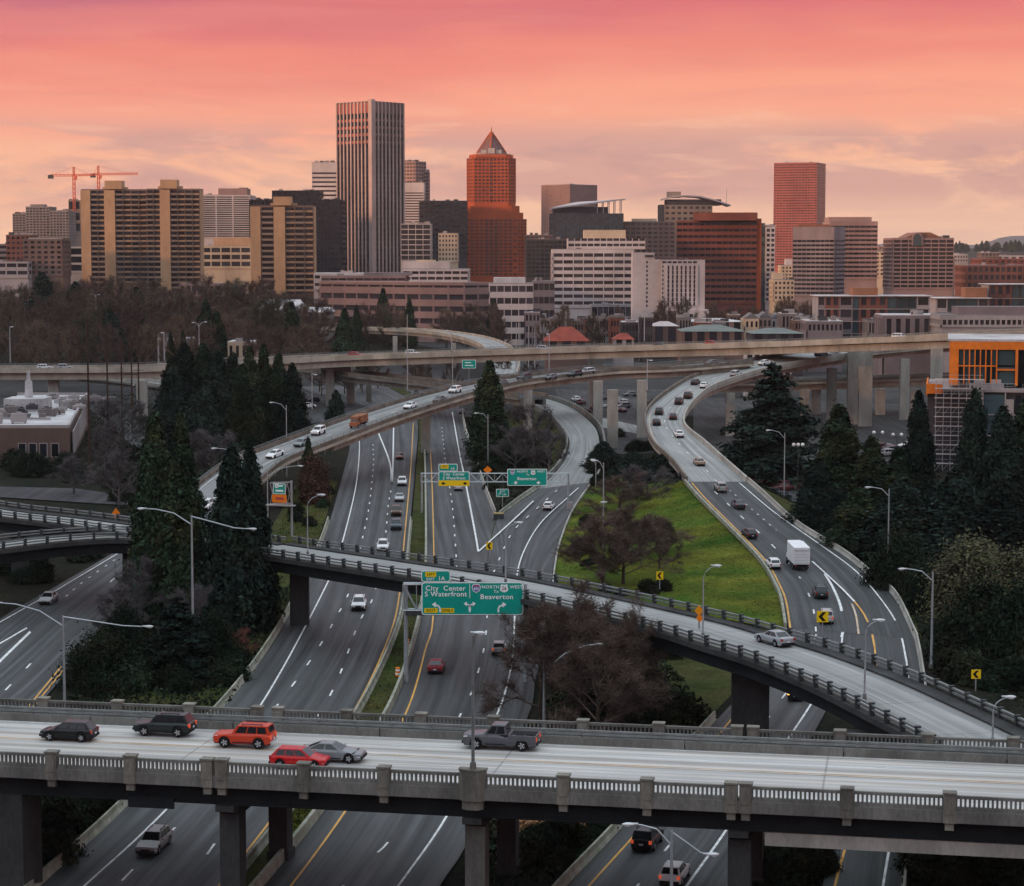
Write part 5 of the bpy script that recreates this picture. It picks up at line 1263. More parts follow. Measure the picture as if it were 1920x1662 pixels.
    for q in range(10):
        z = 1.5 + q * 2.05
        mb = MB(); mb.box(xs[0] - .3, xs[-1] + .3, -1.2, .7, z, z + .10); mb.obj('plank_deck', W_WHITE, sc)
        mb = MB(); mb.box(xs[0], xs[-1], -1.18, -1.1, z + 1.0, z + 1.08); mb.obj('guard_tube', M_GALV, sc)
construction()
# ================================================================== vegetation
M_CON = pbr('conifer needles', (.020, .035, .020), .95, isl=.7, var=.45, scale=.30, spec=.04, col2=(.060, .048, .014), contrast=(.50, .85), objvar=.35)  # col2: warm light on the tips, put into the needle colour
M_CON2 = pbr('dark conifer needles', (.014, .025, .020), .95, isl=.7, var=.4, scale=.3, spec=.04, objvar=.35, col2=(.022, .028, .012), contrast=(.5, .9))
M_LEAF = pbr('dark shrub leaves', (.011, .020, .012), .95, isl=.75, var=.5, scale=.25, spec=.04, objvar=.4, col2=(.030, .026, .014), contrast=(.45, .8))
M_LEAF_T = pbr('tan dry leaves', (.36, .19, .09), .85, isl=.45, var=.3, scale=.5)
M_LEAF_O = pbr('olive willow leaves', (.070, .072, .034), .85, isl=.5, var=.35, scale=.3, col2=(.11, .09, .055), contrast=(.4, .7))
M_LEAF_R = pbr('russet leaves', (.060, .030, .020), .85, isl=.5, var=.35, scale=.5)
M_TWIG = pbr('bare twigs', (.10, .072, .060), .95, spec=.03, isl=.35, var=.3, scale=.2)
M_TWIG_G = pbr('grey bare twigs', (.095, .085, .088), .95, isl=.3, var=.3, scale=.2)
M_TWIG_F = pbr('far bare twigs', (.085, .056, .048), .95, isl=.35, var=.35, scale=.06)
M_TWIG_R = pbr('reddish twigs', (.125, .050, .038), .95, isl=.35, var=.3, scale=.2)
NPR = np.random.default_rng(5)
def leaf_mesh(name, C, size, mat, up=.0, out=None, asp=1.6, jit=.5):
    """one small bent leaf spray (a quad) per row of C; size per row"""
    n = len(C); N = NPR.normal(size=(n, 3)); 
    if out is not None: N = N * jit + out
    N[:, 2] += up; N /= np.linalg.norm(N, axis=1, keepdims=True) + 1e-9
    A = np.cross(N, NPR.normal(size=(n, 3))); A /= np.linalg.norm(A, axis=1, keepdims=True) + 1e-9; B = np.cross(N, A)
    s = np.asarray(size).reshape(-1, 1) * NPR.uniform(.6, 1.3, (n, 1))
    a = A * s * asp * .5; b = B * s * .5
    V = np.stack([C - a, C - b * .9 + N * s * .12, C + a, C + b * .9 + N * s * .12], 1).reshape(-1, 3)
    me = bpy.data.meshes.new(name); me.vertices.add(4 * n); me.vertices.foreach_set('co', V.astype(np.float32).ravel())
    me.loops.add(4 * n); me.loops.foreach_set('vertex_index', np.arange(4 * n, dtype=np.int32))
    me.polygons.add(n); me.polygons.foreach_set('loop_start', np.arange(0, 4 * n, 4, dtype=np.int32)); me.polygons.foreach_set('loop_total', np.full(n, 4, dtype=np.int32))
    me.materials.append(mat); me.update(calc_edges=True); return me
def trunk_mesh(h, r, mat=None):
    mb = MB(); mb.tube([(0, 0, -.6), (r * .2, 0, h * .3), (0, r * .3, h * .65), (0, 0, h * .95)], [r, r * .75, r * .45, r * .1], 7); return mb.mesh('trunk', mat or M_TRUNK)
def cypress(seed, H, R, n=150, per=70, mat=None, prof=.62, low=.05):
    rr = random.Random(seed); C = []; O = []
    for k in range(n):
        t = rr.random() ** 1.15; z = H * (low + (1 - low) * t)
        r = R * min(1, (1 - t) ** prof * 1.05) * min(1, .55 + t * 5) * (1 + .18 * math.sin(seed + 3 * t * 6))
        a = rr.uniform(0, 6.283); q = r * rr.uniform(.55, 1.08)
        c = np.array([math.cos(a) * q, math.sin(a) * q, z]); sc = (.22 + .5 * (1 - t)) * R * .42
        pts = NPR.normal(size=(per, 3)) * np.array([sc * .55, sc * .55, sc * 1.25]) + c; C.append(pts)
        O.append(np.tile([math.cos(a) * .8, math.sin(a) * .8, .35], (per, 1)))
    tip = NPR.normal(size=(60, 3)) * np.array([R * .07, R * .07, H * .03]) + [0, 0, H * .985]; C.append(tip); O.append(np.tile([0, 0, 1.], (60, 1)))
    C = np.concatenate(C); return leaf_mesh('crown', C, np.full(len(C), .25 * R / 3.2 + .08), mat or M_CON, .15, np.concatenate(O), 1.9)
def cedar(seed, H, R, mat=None, levels=17, droop=.22):
    rr = random.Random(seed); C = []; O = []; mb = MB()
    for lv in range(levels):
        t = (lv + .6) / levels; z = H * (.06 + .92 * t); rad = R * (1 - t) ** .75 + .35
        for b in range(rr.randint(7, 9) if t < .8 else 5):
            a = rr.uniform(0, 6.283); L = rad * rr.uniform(.65, 1.12); zz = z + rr.uniform(-.4, .4)
            m = int(20 + L * 30); s = NPR.uniform(.08, 1, m)
            x = np.cos(a) * L * s; y = np.sin(a) * L * s
            zc = zz - droop * L * s ** 2 + .12 * L * s
            w = (.16 + .16 * np.sin(s * 3.1)) * L * .8
            P = np.stack([x, y, zc], 1) + NPR.normal(size=(m, 3)) * np.stack([w * .7, w * .7, w * .22 + .08], 1)
            C.append(P); O.append(np.tile([math.cos(a) * .35, math.sin(a) * .35, .8], (m, 1)))
            mb.tube([(0, 0, zz), (math.cos(a) * L * .8, math.sin(a) * L * .8, zz - droop * L * .6 + .1 * L)], [.09, .02], 3, cap=False)
    C = np.concatenate(C); return leaf_mesh('crown', C, np.full(len(C), .42), mat or M_CON2, .1, np.concatenate(O), 1.8)
def blob(seed, R, H, mat, n=45, per=60, size=.3):
    rr = random.Random(seed); C = []; O = []
    for k in range(n):
        a = rr.uniform(0, 6.283); e = rr.uniform(0, 1.45); q = rr.uniform(.6, 1.0)
        d = np.array([math.cos(a) * math.cos(e), math.sin(a) * math.cos(e), math.sin(e)])
        c = d * np.array([R, R, H]) * q; C.append(NPR.normal(size=(per, 3)) * np.array([R * .16, R * .16, H * .13]) + c); O.append(np.tile(d, (per, 1)))
    C = np.concatenate(C); C[:, 2] = np.abs(C[:, 2]); return leaf_mesh('crown', C, np.full(len(C), size), mat, .1, np.concatenate(O))
def bare(seed, H, R, depth=5, mat=None, twigs=2600, spread=.62, thick=.022, tw=1.0):
    """(trunk mesh, crown mesh): forked limbs with thin twigs at the ends"""
    rr = random.Random(seed); tr = MB(); cr = MB(); tips = []
    def grow(p, d, L, r, lev):
        q = p + d * L * .5 + Vector((rr.uniform(-1, 1), rr.uniform(-1, 1), rr.uniform(-.4, .6))) * L * .09; e = p + d * L
        cr.tube([p, q, e], [r, r * .8, r * .6], 4 if lev < 2 else 3, cap=False)
        if lev >= 1: tips.extend([(p, e, d)] * (1 + lev))
        if lev >= depth - 1: return
        for k in range(rr.choice((2, 3, 3))):
            ax = Vector((rr.gauss(0, 1), rr.gauss(0, 1), rr.gauss(0, .55))).normalized()
            nd = (d + ax * rr.uniform(.45, .95) * spread * 1.25 + Vector((0, 0, .06))).normalized()
            grow(p.lerp(e, rr.uniform(.55, 1)), nd, L * rr.uniform(.60, .84), r * rr.uniform(.5, .66), lev + 1)
    th = H * rr.uniform(.50, .60); lean = Vector((rr.uniform(-.06, .06), rr.uniform(-.06, .06), 1)); r0 = H * thick
    P0 = [Vector((0, 0, -.3)), lean * th * .4, lean * th * .75 + Vector((rr.uniform(-.2, .2), rr.uniform(-.2, .2), 0)), lean * th]
    tr.tube(P0, [r0, r0 * .8, r0 * .55, r0 * .3], 7)
    nl = 12
    for k in range(nl):
        t = .22 + .78 * k / (nl - 1); a_ = k * 2.4 + rr.uniform(-.5, .5); up = .35 + 1.3 * t * t + rr.uniform(-.15, .25)
        d = Vector((math.cos(a_), math.sin(a_), up)).normalized()
        grow(lean * th * t, d, H * (.30 - .10 * t) * rr.uniform(.8, 1.15), r0 * (.5 - .2 * t), 1)
    for k in range(twigs):
        pa, pe, d = rr.choice(tips); p = pa.lerp(pe, rr.random()); ax = Vector((rr.gauss(0, 1), rr.gauss(0, 1), rr.gauss(.15, .7))).normalized()
        nd = (d * .6 + ax).normalized(); L = H * rr.uniform(.03, .10); w = H * rr.uniform(.0012, .0024) * tw
        s = nd.cross(Vector((rr.gauss(0, 1), rr.gauss(0, 1), 1))).normalized() * w; b = p + nd * L * rr.uniform(0, .15); e = p + nd * L
        m = p + nd * L * .55 + ax * L * .08
        i = len(cr.v); cr.v += [tuple(b - s), tuple(b + s), tuple(m + s * .7), tuple(e), tuple(m - s * .7)]; cr.face((i, i + 1, i + 2, i + 3, i + 4))
    xs = [max(abs(v[0]), abs(v[1])) for v in cr.v]; zs = max(v[2] for v in cr.v); xs.sort(); k = R / xs[int(len(xs) * .97)]; kz = H / zs
    for mbb in (tr, cr): mbb.v = [(v[0] * k, v[1] * k, v[2] * kz) for v in mbb.v]
    return tr.mesh('trunk', M_TRUNK if mat is not M_TWIG_G else mat), cr.mesh('crown', mat or M_TWIG)
T_CYP = [cypress(s, 20, 3.3, 230, 110) for s in (1, 2, 3)]; T_CYPD = [cypress(s, 20, 4.2, 260, 110, M_CON2, .7) for s in (4, 5)]
T_CED = [cedar(7, 20, 6.5), cedar(8, 20, 5.5, M_CON2, 18, .3)]; T_TR = trunk_mesh(20, .42); T_TRS = trunk_mesh(3.5, .3)
T_BARE = [bare(s, 12, 6.0, 5, M_TWIG, 15000, .72, .020, .75) for s in (11, 12, 13)]; T_BAREG = [bare(s, 8, 3.6, 4, M_TWIG_G, 7000, .6, .020, 1.0) for s in (14, 15)]
T_BARER = [bare(s, 5, 3, 4, M_TWIG_R, 5000, .6) for s in (18,)]
M_TWIG_F2 = pbr('far tan twigs', (.125, .090, .064), .95, isl=.35, var=.35, scale=.06); M_TWIG_F3 = pbr('far olive twigs', (.065, .058, .040), .95, isl=.4, var=.35, scale=.06)
T_FAR = [bare(s, 14, 5.5, 4, m, 3600, .58, .02, 1.7) for s, m in ((16, M_TWIG_F), (17, M_TWIG_F2), (19, M_TWIG_F), (20, M_TWIG_F3), (33, M_TWIG))]
T_BLOB = [blob(s, 2.2, 2.4, M_LEAF, 60, 95, .22) for s in (21, 22, 23)]; T_BLOB_R = blob(24, 3.2, 6.2, M_LEAF_R, 80, 95, .27); T_OLIVE = [blob(s, 4.5, 8.5, M_LEAF_O, 150, 90, .26) for s in (25, 26)]
T_DARKB = [blob(s, 4.6, 6.5, M_LEAF, 150, 95, .27) for s in (27, 28)]
T_TAN = blob(29, 1.6, 1.1, M_LEAF_T, 40, 40, .22)
def tree(name, label, cat, crown, tr, loc, sx, sz, rot=None, group=None):
    root = thing(name, label, cat, loc, RN.uniform(0, 6.28) if rot is None else rot, group); root.scale = (sx, sx, sz)
    link('trunk', tr, root); link('crown', crown, root); return root
def conifer(label, px, yt, wpx, Y, T=None, k=0, group=None, z0=0.0, name='conifer', cat='tree', Rm=None):
    T = T or T_CYP; H = Z_at(yt, Y) - z0; Rm = Rm or {id(T_CYP): 2.75, id(T_CYPD): 3.35, id(T_CED): 5.0}[id(T)]
    sx = wpx * Y / F / 2 / Rm
    return tree(name, label, cat, T[k % len(T)], T_TR, (X_at(px, Y), Y, z0), sx, H / 20, None, group)
# ---- conifers one by one: (px, top, width px, distance, kind, index)
G_A = 'dark conifers beside the flyover'
for args in (('tallest conifer of the dark stand left of the flyover', 343, 655, 74, 505, T_CYPD, 0, G_A), ('broad conifer at the outer left corner of the dark stand by the flyover', 318, 682, 62, 498, T_CYPD, 1, G_A),
        ('conifer with a blunt top third in the dark stand by the flyover', 378, 654, 66, 512, T_CYP, 1, G_A), ('dense conifer in the middle of the dark stand by the flyover', 405, 668, 66, 500, T_CYPD, 0, G_A),
        ('slim conifer just right of the middle of the dark stand', 434, 668, 56, 508, T_CYP, 2, G_A), ('pointed conifer in front of a pale beige block, in the dark stand', 466, 657, 50, 515, T_CYP, 0, G_A),
        ('second pointed conifer beside the pale beige block', 492, 655, 46, 520, T_CYP, 1, G_A), ('pointed conifer third from the flyover end of the dark stand', 520, 668, 48, 518, T_CYP, 2, G_A),
        ('last conifer of the dark stand, nearest the flyover wall', 546, 690, 52, 512, T_CYPD, 1, G_A), ('shorter conifer in the front row of the dark stand under the slim one', 452, 690, 52, 492, T_CYP, 0, G_A),
        ('low bushy conifer at the foot of the dark stand on the roof building side', 306, 742, 50, 485, T_CYPD, 0, G_A), ('low conifer in the front row of the dark stand above the bare thicket', 372, 735, 70, 478, T_CYPD, 1, G_A)): conifer(*args)
G_B = 'golden green conifers behind the tall double lamp'
for args in (('big golden tipped conifer behind the tall double lamp', 283, 790, 92, 278, T_CYP, 0, G_B), ('slimmer golden conifer right behind the big golden tipped one', 335, 793, 66, 284, T_CYP, 1, G_B),
        ('bright green conifer in front of the golden tipped pair', 338, 848, 92, 270, T_CYP, 2, G_B)): conifer(*args)
G_C = 'dark conifers where the ramp bridge splits'
for args in (('tall dark conifer left of the green and orange exit sign, its twin just behind', 464, 852, 72, 272, T_CYPD, 0, G_C), ('broad dark conifer twin standing at the ramp split', 430, 852, 100, 266, T_CYPD, 1, G_C)): conifer(*args)
conifer('broad dark fir between the landing lanes and the freeway, under the double lamp', 322, 1118, 150, 236, T_CED, 1, None)
conifer('narrow pointed conifer standing alone between freeway and loop ramp', 918, 684, 66, 478, T_CYP, 0)
conifer('small slim conifer in front of the flyover wall', 575, 826, 28, 410, T_CYP, 1, None)
conifer('wide layered cedar in front of the lower decks at the S-shaped viaduct', 1452, 678, 176, 440, T_CED, 0)
G_D = 'conifers on the slope beside the curved highway'
for args in (('pointed conifer with a brown tip nearest the curved highway', 1577, 768, 104, 362, T_CYP, 0, G_D), ('rounder conifer just right of the brown-tipped pointed one', 1640, 828, 84, 358, T_CYP, 1, G_D),
        ('conifer in the dip between the rounder one and the scaffold', 1692, 846, 78, 350, T_CYP, 2, G_D), ('tall conifer in front of the scaffold planks', 1728, 750, 66, 352, T_CYPD, 0, G_D),
        ('tall slender conifer between the scaffold and the glass storeys', 1834, 744, 72, 350, T_CYPD, 1, G_D), ('tall conifer overlapping the glass storeys', 1888, 778, 92, 345, T_CYPD, 0, G_D),
        ('conifer cut by the picture edge in front of the glass storeys', 1930, 760, 90, 350, T_CYP, 0, G_D), ('low conifer at the near end of the slope stand by the concrete barrier', 1540, 868, 84, 352, T_CYPD, 1, G_D),
        ('front-row conifer below the dip in the slope stand', 1700, 905, 116, 325, T_CYPD, 0, G_D), ('front-row conifer below the slender one in the slope stand', 1800, 890, 120, 322, T_CYPD, 1, G_D),
        ('front-row conifer at the picture edge in the slope stand', 1895, 905, 124, 320, T_CYPD, 0, G_D), ('front-row conifer beside the single-arm lamp in the slope stand', 1620, 920, 100, 332, T_CYP, 2, G_D)): conifer(*args)
for args in (('dark round-topped conifer beside the loop ramp bend', 1132, 832, 62, 450, T_CYPD, 0), ('dark conifer at the upper end of the grass island near the viaduct', 1243, 856, 46, 418, T_CYPD, 1), ('low dark conifer between those at the loop bend and the viaduct', 1190, 850, 66, 430, T_CYPD, 0)): conifer(*args, group='dark conifers at the top of the grass island')
for k in range(16):
    conifer(('tall ' if k % 2 else 'broad ') + 'conifer of the slope stand beyond the picture edge', 1985 + 24 * k + (k * 37) % 17, 770 + (k * 53) % 120, 90, 330 + (k * 29) % 60, T_CYPD if k % 3 else T_CYP, k, 'conifers past the picture edge')
# ---- broadleaf and bushes
tree('round_tree', 'round russet tree beside the exit sign and the freeway shoulder', 'tree', T_BLOB_R, T_TRS, (X_at(584, 405), 405, 0), 1.02, (Z_at(862, 405)) / 6.2, group=None)
for k, (lab, px, yt, w, Y, T) in enumerate((('olive willow-like tree with feathery top right of the single-arm lamp', 1835, 1022, 170, 275, T_OLIVE[0]), ('second olive feathery tree at the picture edge', 1915, 1045, 150, 268, T_OLIVE[1]),
        ('dark leafy tree below the olive feathery pair', 1850, 1105, 170, 246, T_DARKB[0]), ('dark leafy tree at the picture edge below the olive pair', 1930, 1120, 150, 240, T_DARKB[1]), ('dark leafy tree between the single-arm lamps on the slope', 1690, 1010, 110, 300, T_DARKB[1]), ('dark leafy tree near the curve of the outer barrier', 1760, 1060, 110, 285, T_DARKB[0]),
        ('dark ivy covered tree left of the broad dark fir by the landing lanes', 170, 1195, 130, 232, T_DARKB[0]), ('dark leafy tree between the fir and the freeway bank', 395, 1165, 100, 240, T_DARKB[1]), ('low dark leafy tree right of the broad fir', 225, 1150, 100, 246, T_DARKB[1]))):
    H = Z_at(yt, Y); R0, H0 = (4.5, 8.5) if T in T_OLIVE else (4.6, 6.5)
    r = tree('leafy_tree', lab, 'tree', T, T_TRS, (X_at(px, Y), Y, 0), w * Y / F / 2 / R0, H / H0, group='dark trees on the slopes' if T not in T_OLIVE else 'olive trees on the slope')
def bare_tree(lab, px, yt, w, Y, T, k=0, H0=12, R0=6.0, group=None, z0=0, name='bare_tree', cat='tree'):
    tr, cr = T[k % len(T)]; r = tree(name, lab, cat, cr, tr, (X_at(px, Y), Y, z0), w * Y / F / 2 / R0, (Z_at(yt, Y) - z0) / H0, None, group); return r
G_E = 'bare trees in front of the near bridge'
bare_tree('big bare tree with reddish twigs overlapping the right end of the big green sign', 1085, 1076, 270, 214, T_BARE, 0, group=G_E)
bare_tree('bare tree right of the big one, its crown crossing the ramp bridge', 1172, 1108, 220, 215, T_BARE, 1, group=G_E)
bare_tree('lower bare tree leaning over the outbound lanes below the big green sign', 1015, 1120, 200, 212, T_BARE, 2, group=G_E)
bare_tree('dark twiggy bare tree nearest the bridge rail beside the single-arm lamp', 1125, 1165, 250, 202, T_BARE, 2, group=G_E)
bare_tree('grey bare tree on the grass island beside the tall lamp', 1172, 934, 200, 305, T_BARE, 1)
bare_tree('small dark shrub-like bare tree touching the grey one on the grass island', 1240, 970, 95, 318, T_BARE, 2)
bare_tree('grey bare tree on the left flank of the grass island', 1132, 958, 160, 300, T_BARE, 2)
bare_tree('brown bare tree behind the grey one in the middle of the grass island', 1205, 938, 180, 330, T_BARE, 0)
bare_tree('low brown bare tree at the far end of the grass island', 1165, 878, 150, 380, T_BARE, 1)
conifer('dark bushy conifer at the far end of the lawn under the viaduct', 1215, 862, 70, 410, T_CYPD, 0)
G_F = 'grey thickets'
for k, (lab, px, yt, w, Y) in enumerate((('grey bare thicket on the upper grass island', 1215, 868, 110, 392), ('grey bare thicket beside the upper curve of the highway', 1270, 880, 70, 398), ('bare thicket inside the loop ramp near its top', 1000, 752, 96, 485), ('bare thicket inside the loop ramp right of the narrow conifer', 965, 790, 90, 462), ('bare thicket hugging the inner parapet of the loop ramp', 1030, 800, 80, 458),
        ('grey bare tree left of the golden conifers', 215, 840, 110, 400), ('bare tree between the white-roofed building and the dark stand', 225, 742, 110, 500), ('second bare tree between the white-roofed building and the dark stand', 190, 790, 80, 455), ('pale grey bare tree below the ramp split', 330, 1010, 150, 275), ('pale grey bare tree left of the tall double lamp', 250, 1035, 130, 268), ('grey bare tree right of the tall double lamp', 420, 1030, 120, 280),
        ('grey twiggy tree over the landing lanes', 210, 1085, 110, 255), ('bare tree in the dark stand, at its foot', 395, 800, 110, 440), ('bare tree beside the white-roofed building wall', 130, 850, 100, 420), ('grey twiggy tree left of the russet shrub', 345, 1090, 110, 250))):
    bare_tree(lab, px, yt, w, Y, T_BAREG, k, 8, 3.6, G_F)
bare_tree('russet bare shrub on the bank by the mossy barrier', 432, 1172, 80, 245, T_BARER, 0, 5, 3, None, 0, 'bare_shrub', 'shrub')
# ---- park and city trees, bare and far
rr = random.Random(31); n_far = 0
def far_tree(px, yt, w, Y, z0=0.0, lab=None):
    tr, cr = T_FAR[rr.randrange(5)]
    _k = [m for m in range(5) if T_FAR[m][1] is cr][0]
    r = tree('bare_tree', ('brown ', 'tan ', 'reddish brown ', 'olive ', 'dark ')[_k] + (lab or 'hazy bare tree in the far park').replace('hazy brown ', 'hazy ').replace('brown ', '').replace('darker ', ''), 'tree', cr, tr, (X_at(px, Y), Y, z0), w * Y / F / 2 / 5.5, max(3, Z_at(yt, Y) - z0) / 14, rr.uniform(0, 6.28), 'hazy bare park trees'); return r
PARK = (('hazy brown bare tree deep in the far park', 60, 505, 550, 60, 105, 1050, 1330), ('brown bare tree in the middle rows of the far park', 52, 530, 575, 55, 95, 850, 1050), ('darker bare tree in the front row of the far park by the long bridge', 34, 575, 615, 45, 75, 700, 850))
for lab, n, ya, yb, wa, wb, Ya, Yb in PARK:
    for k in range(n):
        px = -20 + 620 * (k + rr.random()) / n; Y = rr.uniform(Ya, Yb)
        far_tree(px, rr.uniform(ya, yb) + max(0, px - 420) * .10 + (14 if px < 60 else 0), rr.uniform(wa, wb), Y, 3.0, lab)
for k in range(34):
    px = rr.uniform(590, 1260); Y = rr.uniform(960, 1100)
    far_tree(px, rr.uniform(556, 592), rr.uniform(40, 70), Y, 0, 'bare street tree in front of the low city buildings')['group'] = 'bare street trees below the towers'
for k in range(30):
    px = rr.uniform(1240, 1760); Y = rr.uniform(1020, 1250)
    far_tree(px, rr.uniform(548, 585), rr.uniform(34, 60), Y, 0, 'bare street tree right of the white hotel')['group'] = 'bare street trees right of the hotel'
for k in range(16):
    px = rr.uniform(580, 1000); Y = rr.uniform(690, 760)
    far_tree(px, rr.uniform(648, 668), rr.uniform(40, 64), Y, 0, 'bare tree around the far curved ramp')['group'] = 'bare trees round the far ramp'
G_P = 'far conifers'
for lab, px, yt, w, Y, T in (('dark round conifer mass at the left of the park', 78, 520, 66, 1000, T_CYPD), ('blue green conifer in the park, left part', 140, 536, 60, 1000, T_CYPD), ('dark conifer in the middle of the park', 255, 548, 50, 900, T_CYPD), ('dark park conifer behind the white-roofed shed', 205, 590, 60, 830, T_CYPD),
        ('dark conifer on the right edge of the park', 385, 568, 40, 860, T_CYP), ('tall dark conifer beside the beige two-storey block', 405, 590, 46, 760, T_CYP), ('conifer left of the arched white roof', 500, 575, 36, 980, T_CYPD), ('conifer in front of the arched white roof', 546, 570, 34, 940, T_CYP),
        ('dark conifer at the start of the far curved ramp', 645, 584, 40, 860, T_CYP), ('conifer in front of the curved office building', 718, 545, 30, 1050, T_CYP), ('pointed conifer in front of the curved offices', 767, 560, 22, 1040, T_CYP), ('conifer in front of the white ribbon office', 926, 566, 28, 1040, T_CYPD), ('small conifer at the white shed', 318, 626, 20, 740, T_CYP), ('small conifer beside the small one at the white shed', 341, 624, 20, 735, T_CYP),
        ('small dark conifer under the far bridge near its double column', 628, 735, 30, 590, T_CYPD), ('tiny dark conifer near the curved ramp end', 668, 578, 24, 900, T_CYP)):
    conifer(lab, px, yt, w, Y, T, rr.randrange(2), G_P)
for k in range(70):
    px = rr.uniform(1640, 1940); Y = rr.uniform(4300, 4500); z = 46
    T = T_CYP[k % 3]; tree('conifer', 'tiny dark conifer on the far ridge', 'tree', T, T_TR, (X_at(px, Y), Y, z), rr.uniform(1.3, 2.6), rr.uniform(.45, 1.0) * (1.15 if px > 1780 else .7), rr.uniform(0, 6), 'ridge conifers')
# ---- bushes one can count, on the slopes
G_S = 'dark bushes on the roadside slopes'
def bush(px, py, s, lab, T=None, g=G_S, z=0.0, sz=None):
    p = at(px, py, z); r = thing('bush', lab, 'bush', p, rr.uniform(0, 6.28), g); link('foliage', T or T_BLOB[rr.randrange(3)], r); r.scale = (s, s, sz or s * rr.uniform(.8, 1.2)); return r
def in_poly(x, y, P):
    c = False
    for (x0, y0), (x1, y1) in zip(P, P[1:] + P[:1]):
        if (y0 > y) != (y1 > y) and x < (x1 - x0) * (y - y0) / (y1 - y0) + x0: c = not c
    return c
def scatter(P, n, s0, s1, lab, g, T=None, z=0.0):
    n = max(5, int(n * .62))
    xs = [p[0] for p in P]; ys = [p[1] for p in P]; k = 0; tries = 0
    while k < n and tries < n * 60:
        tries += 1; x, y = rr.uniform(min(xs), max(xs)), rr.uniform(min(ys), max(ys))
        if in_poly(x, y, P): sz_ = rr.uniform(s0, s1); bush(x, y, sz_, ('small ' if sz_ < s0 + (s1 - s0) / 3 else 'large ' if sz_ > s0 + (s1 - s0) * .67 else 'middling ') + lab, T[rr.randrange(len(T))] if T else None, g, z); k += 1
scatter([(85, 1480), (240, 1475), (160, 1560), (90, 1630)], 16, .7, 1.2, 'dark bush on the slope under the near bridge by the abutment', 'bushes beside the abutment')
scatter([(120, 1320), (200, 1190), (420, 1140), (520, 1150), (480, 1220), (420, 1300)], 34, .6, 1.3, 'dark bush on the bank between the landing lanes and the freeway', 'bushes on the freeway bank')
scatter([(1060, 1280), (1240, 1200), (1330, 1340), (1280, 1370), (1050, 1370)], 26, .6, 1.1, 'dark bush under the bare trees by the ramp bridge', 'bushes under the bare trees')
scatter([(960, 1590), (1150, 1530), (1060, 1640), (980, 1660)], 12, .5, .9, 'low dark bush on the slope beside the tan dry grass', 'bushes by the dry grass')
scatter([(960, 1535), (1075, 1528), (1085, 1575), (960, 1580)], 46, .55, 1.0, 'tan dry bush on the slope behind the pale pier', 'tan dry bushes', [T_TAN])
scatter([(1440, 1562), (1545, 1562), (1530, 1662), (1420, 1662)], 24, .5, .9, 'low green bush between the two branch roads under the bridge', 'bushes between the branch roads')
scatter([(1710, 1570), (1920, 1570), (1920, 1680), (1700, 1680)], 30, .6, 1.2, 'dark bush on the slope at the bottom corner', 'bushes in the bottom corner')
scatter([(1740, 1200), (1925, 1160), (1925, 1330), (1840, 1290), (1750, 1250)], 26, .7, 1.4, 'dark bush between the curved barrier and the near lamp', 'bushes beyond the ramp bridge end')
scatter([(1480, 930), (1740, 930), (1930, 1000), (1930, 1150), (1740, 1150), (1660, 1080), (1560, 1000)], 60, .8, 1.6, 'dark bush under the conifers beside the curved highway', 'bushes under the slope conifers')
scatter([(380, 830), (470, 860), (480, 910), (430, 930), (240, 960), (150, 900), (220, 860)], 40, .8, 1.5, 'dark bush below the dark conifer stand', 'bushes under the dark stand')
scatter([(520, 930), (580, 900), (620, 915), (600, 990), (520, 1000)], 12, .5, .9, 'bush on the grass beside the exit sign', 'bushes by the exit sign')
scatter([(885, 800), (1030, 800), (1050, 850), (1000, 910), (935, 950), (905, 890)], 34, .5, 1.1, 'bush in the dark hollow inside the loop ramp', 'bushes inside the loop')
scatter([(1105, 880), (1280, 880), (1285, 905), (1110, 920)], 26, .6, 1.2, 'dark bush at the upper end of the grass island', 'bushes at the island top', None, 1.5)
scatter([(1110, 1095), (1230, 1085), (1250, 1110), (1120, 1125)], 8, .4, .8, 'dark bush at the foot of the grass island by the ramp rail', 'bushes at the island foot')
scatter([(1320, 880), (1480, 960), (1480, 985), (1300, 862)], 18, .7, 1.3, 'dark bush behind the outer barrier under the cedar', 'bushes under the cedar')
scatter([(0, 1000), (200, 1040), (60, 1110), (0, 1140)], 14, .6, 1.2, 'dark bush under the left ramps above the landing lanes', 'bushes under the left ramps')
scatter([(0, 870), (160, 880), (150, 905), (0, 900)], 12, .9, 1.6, 'dark round bush in front of the flat-roofed building', 'bushes at the flat-roofed building')
scatter([(1230, 760), (1290, 830), (1220, 850), (1160, 860), (1150, 810)], 10, .6, 1.2, 'dark bush below the S-shaped viaduct', 'bushes under the viaduct')
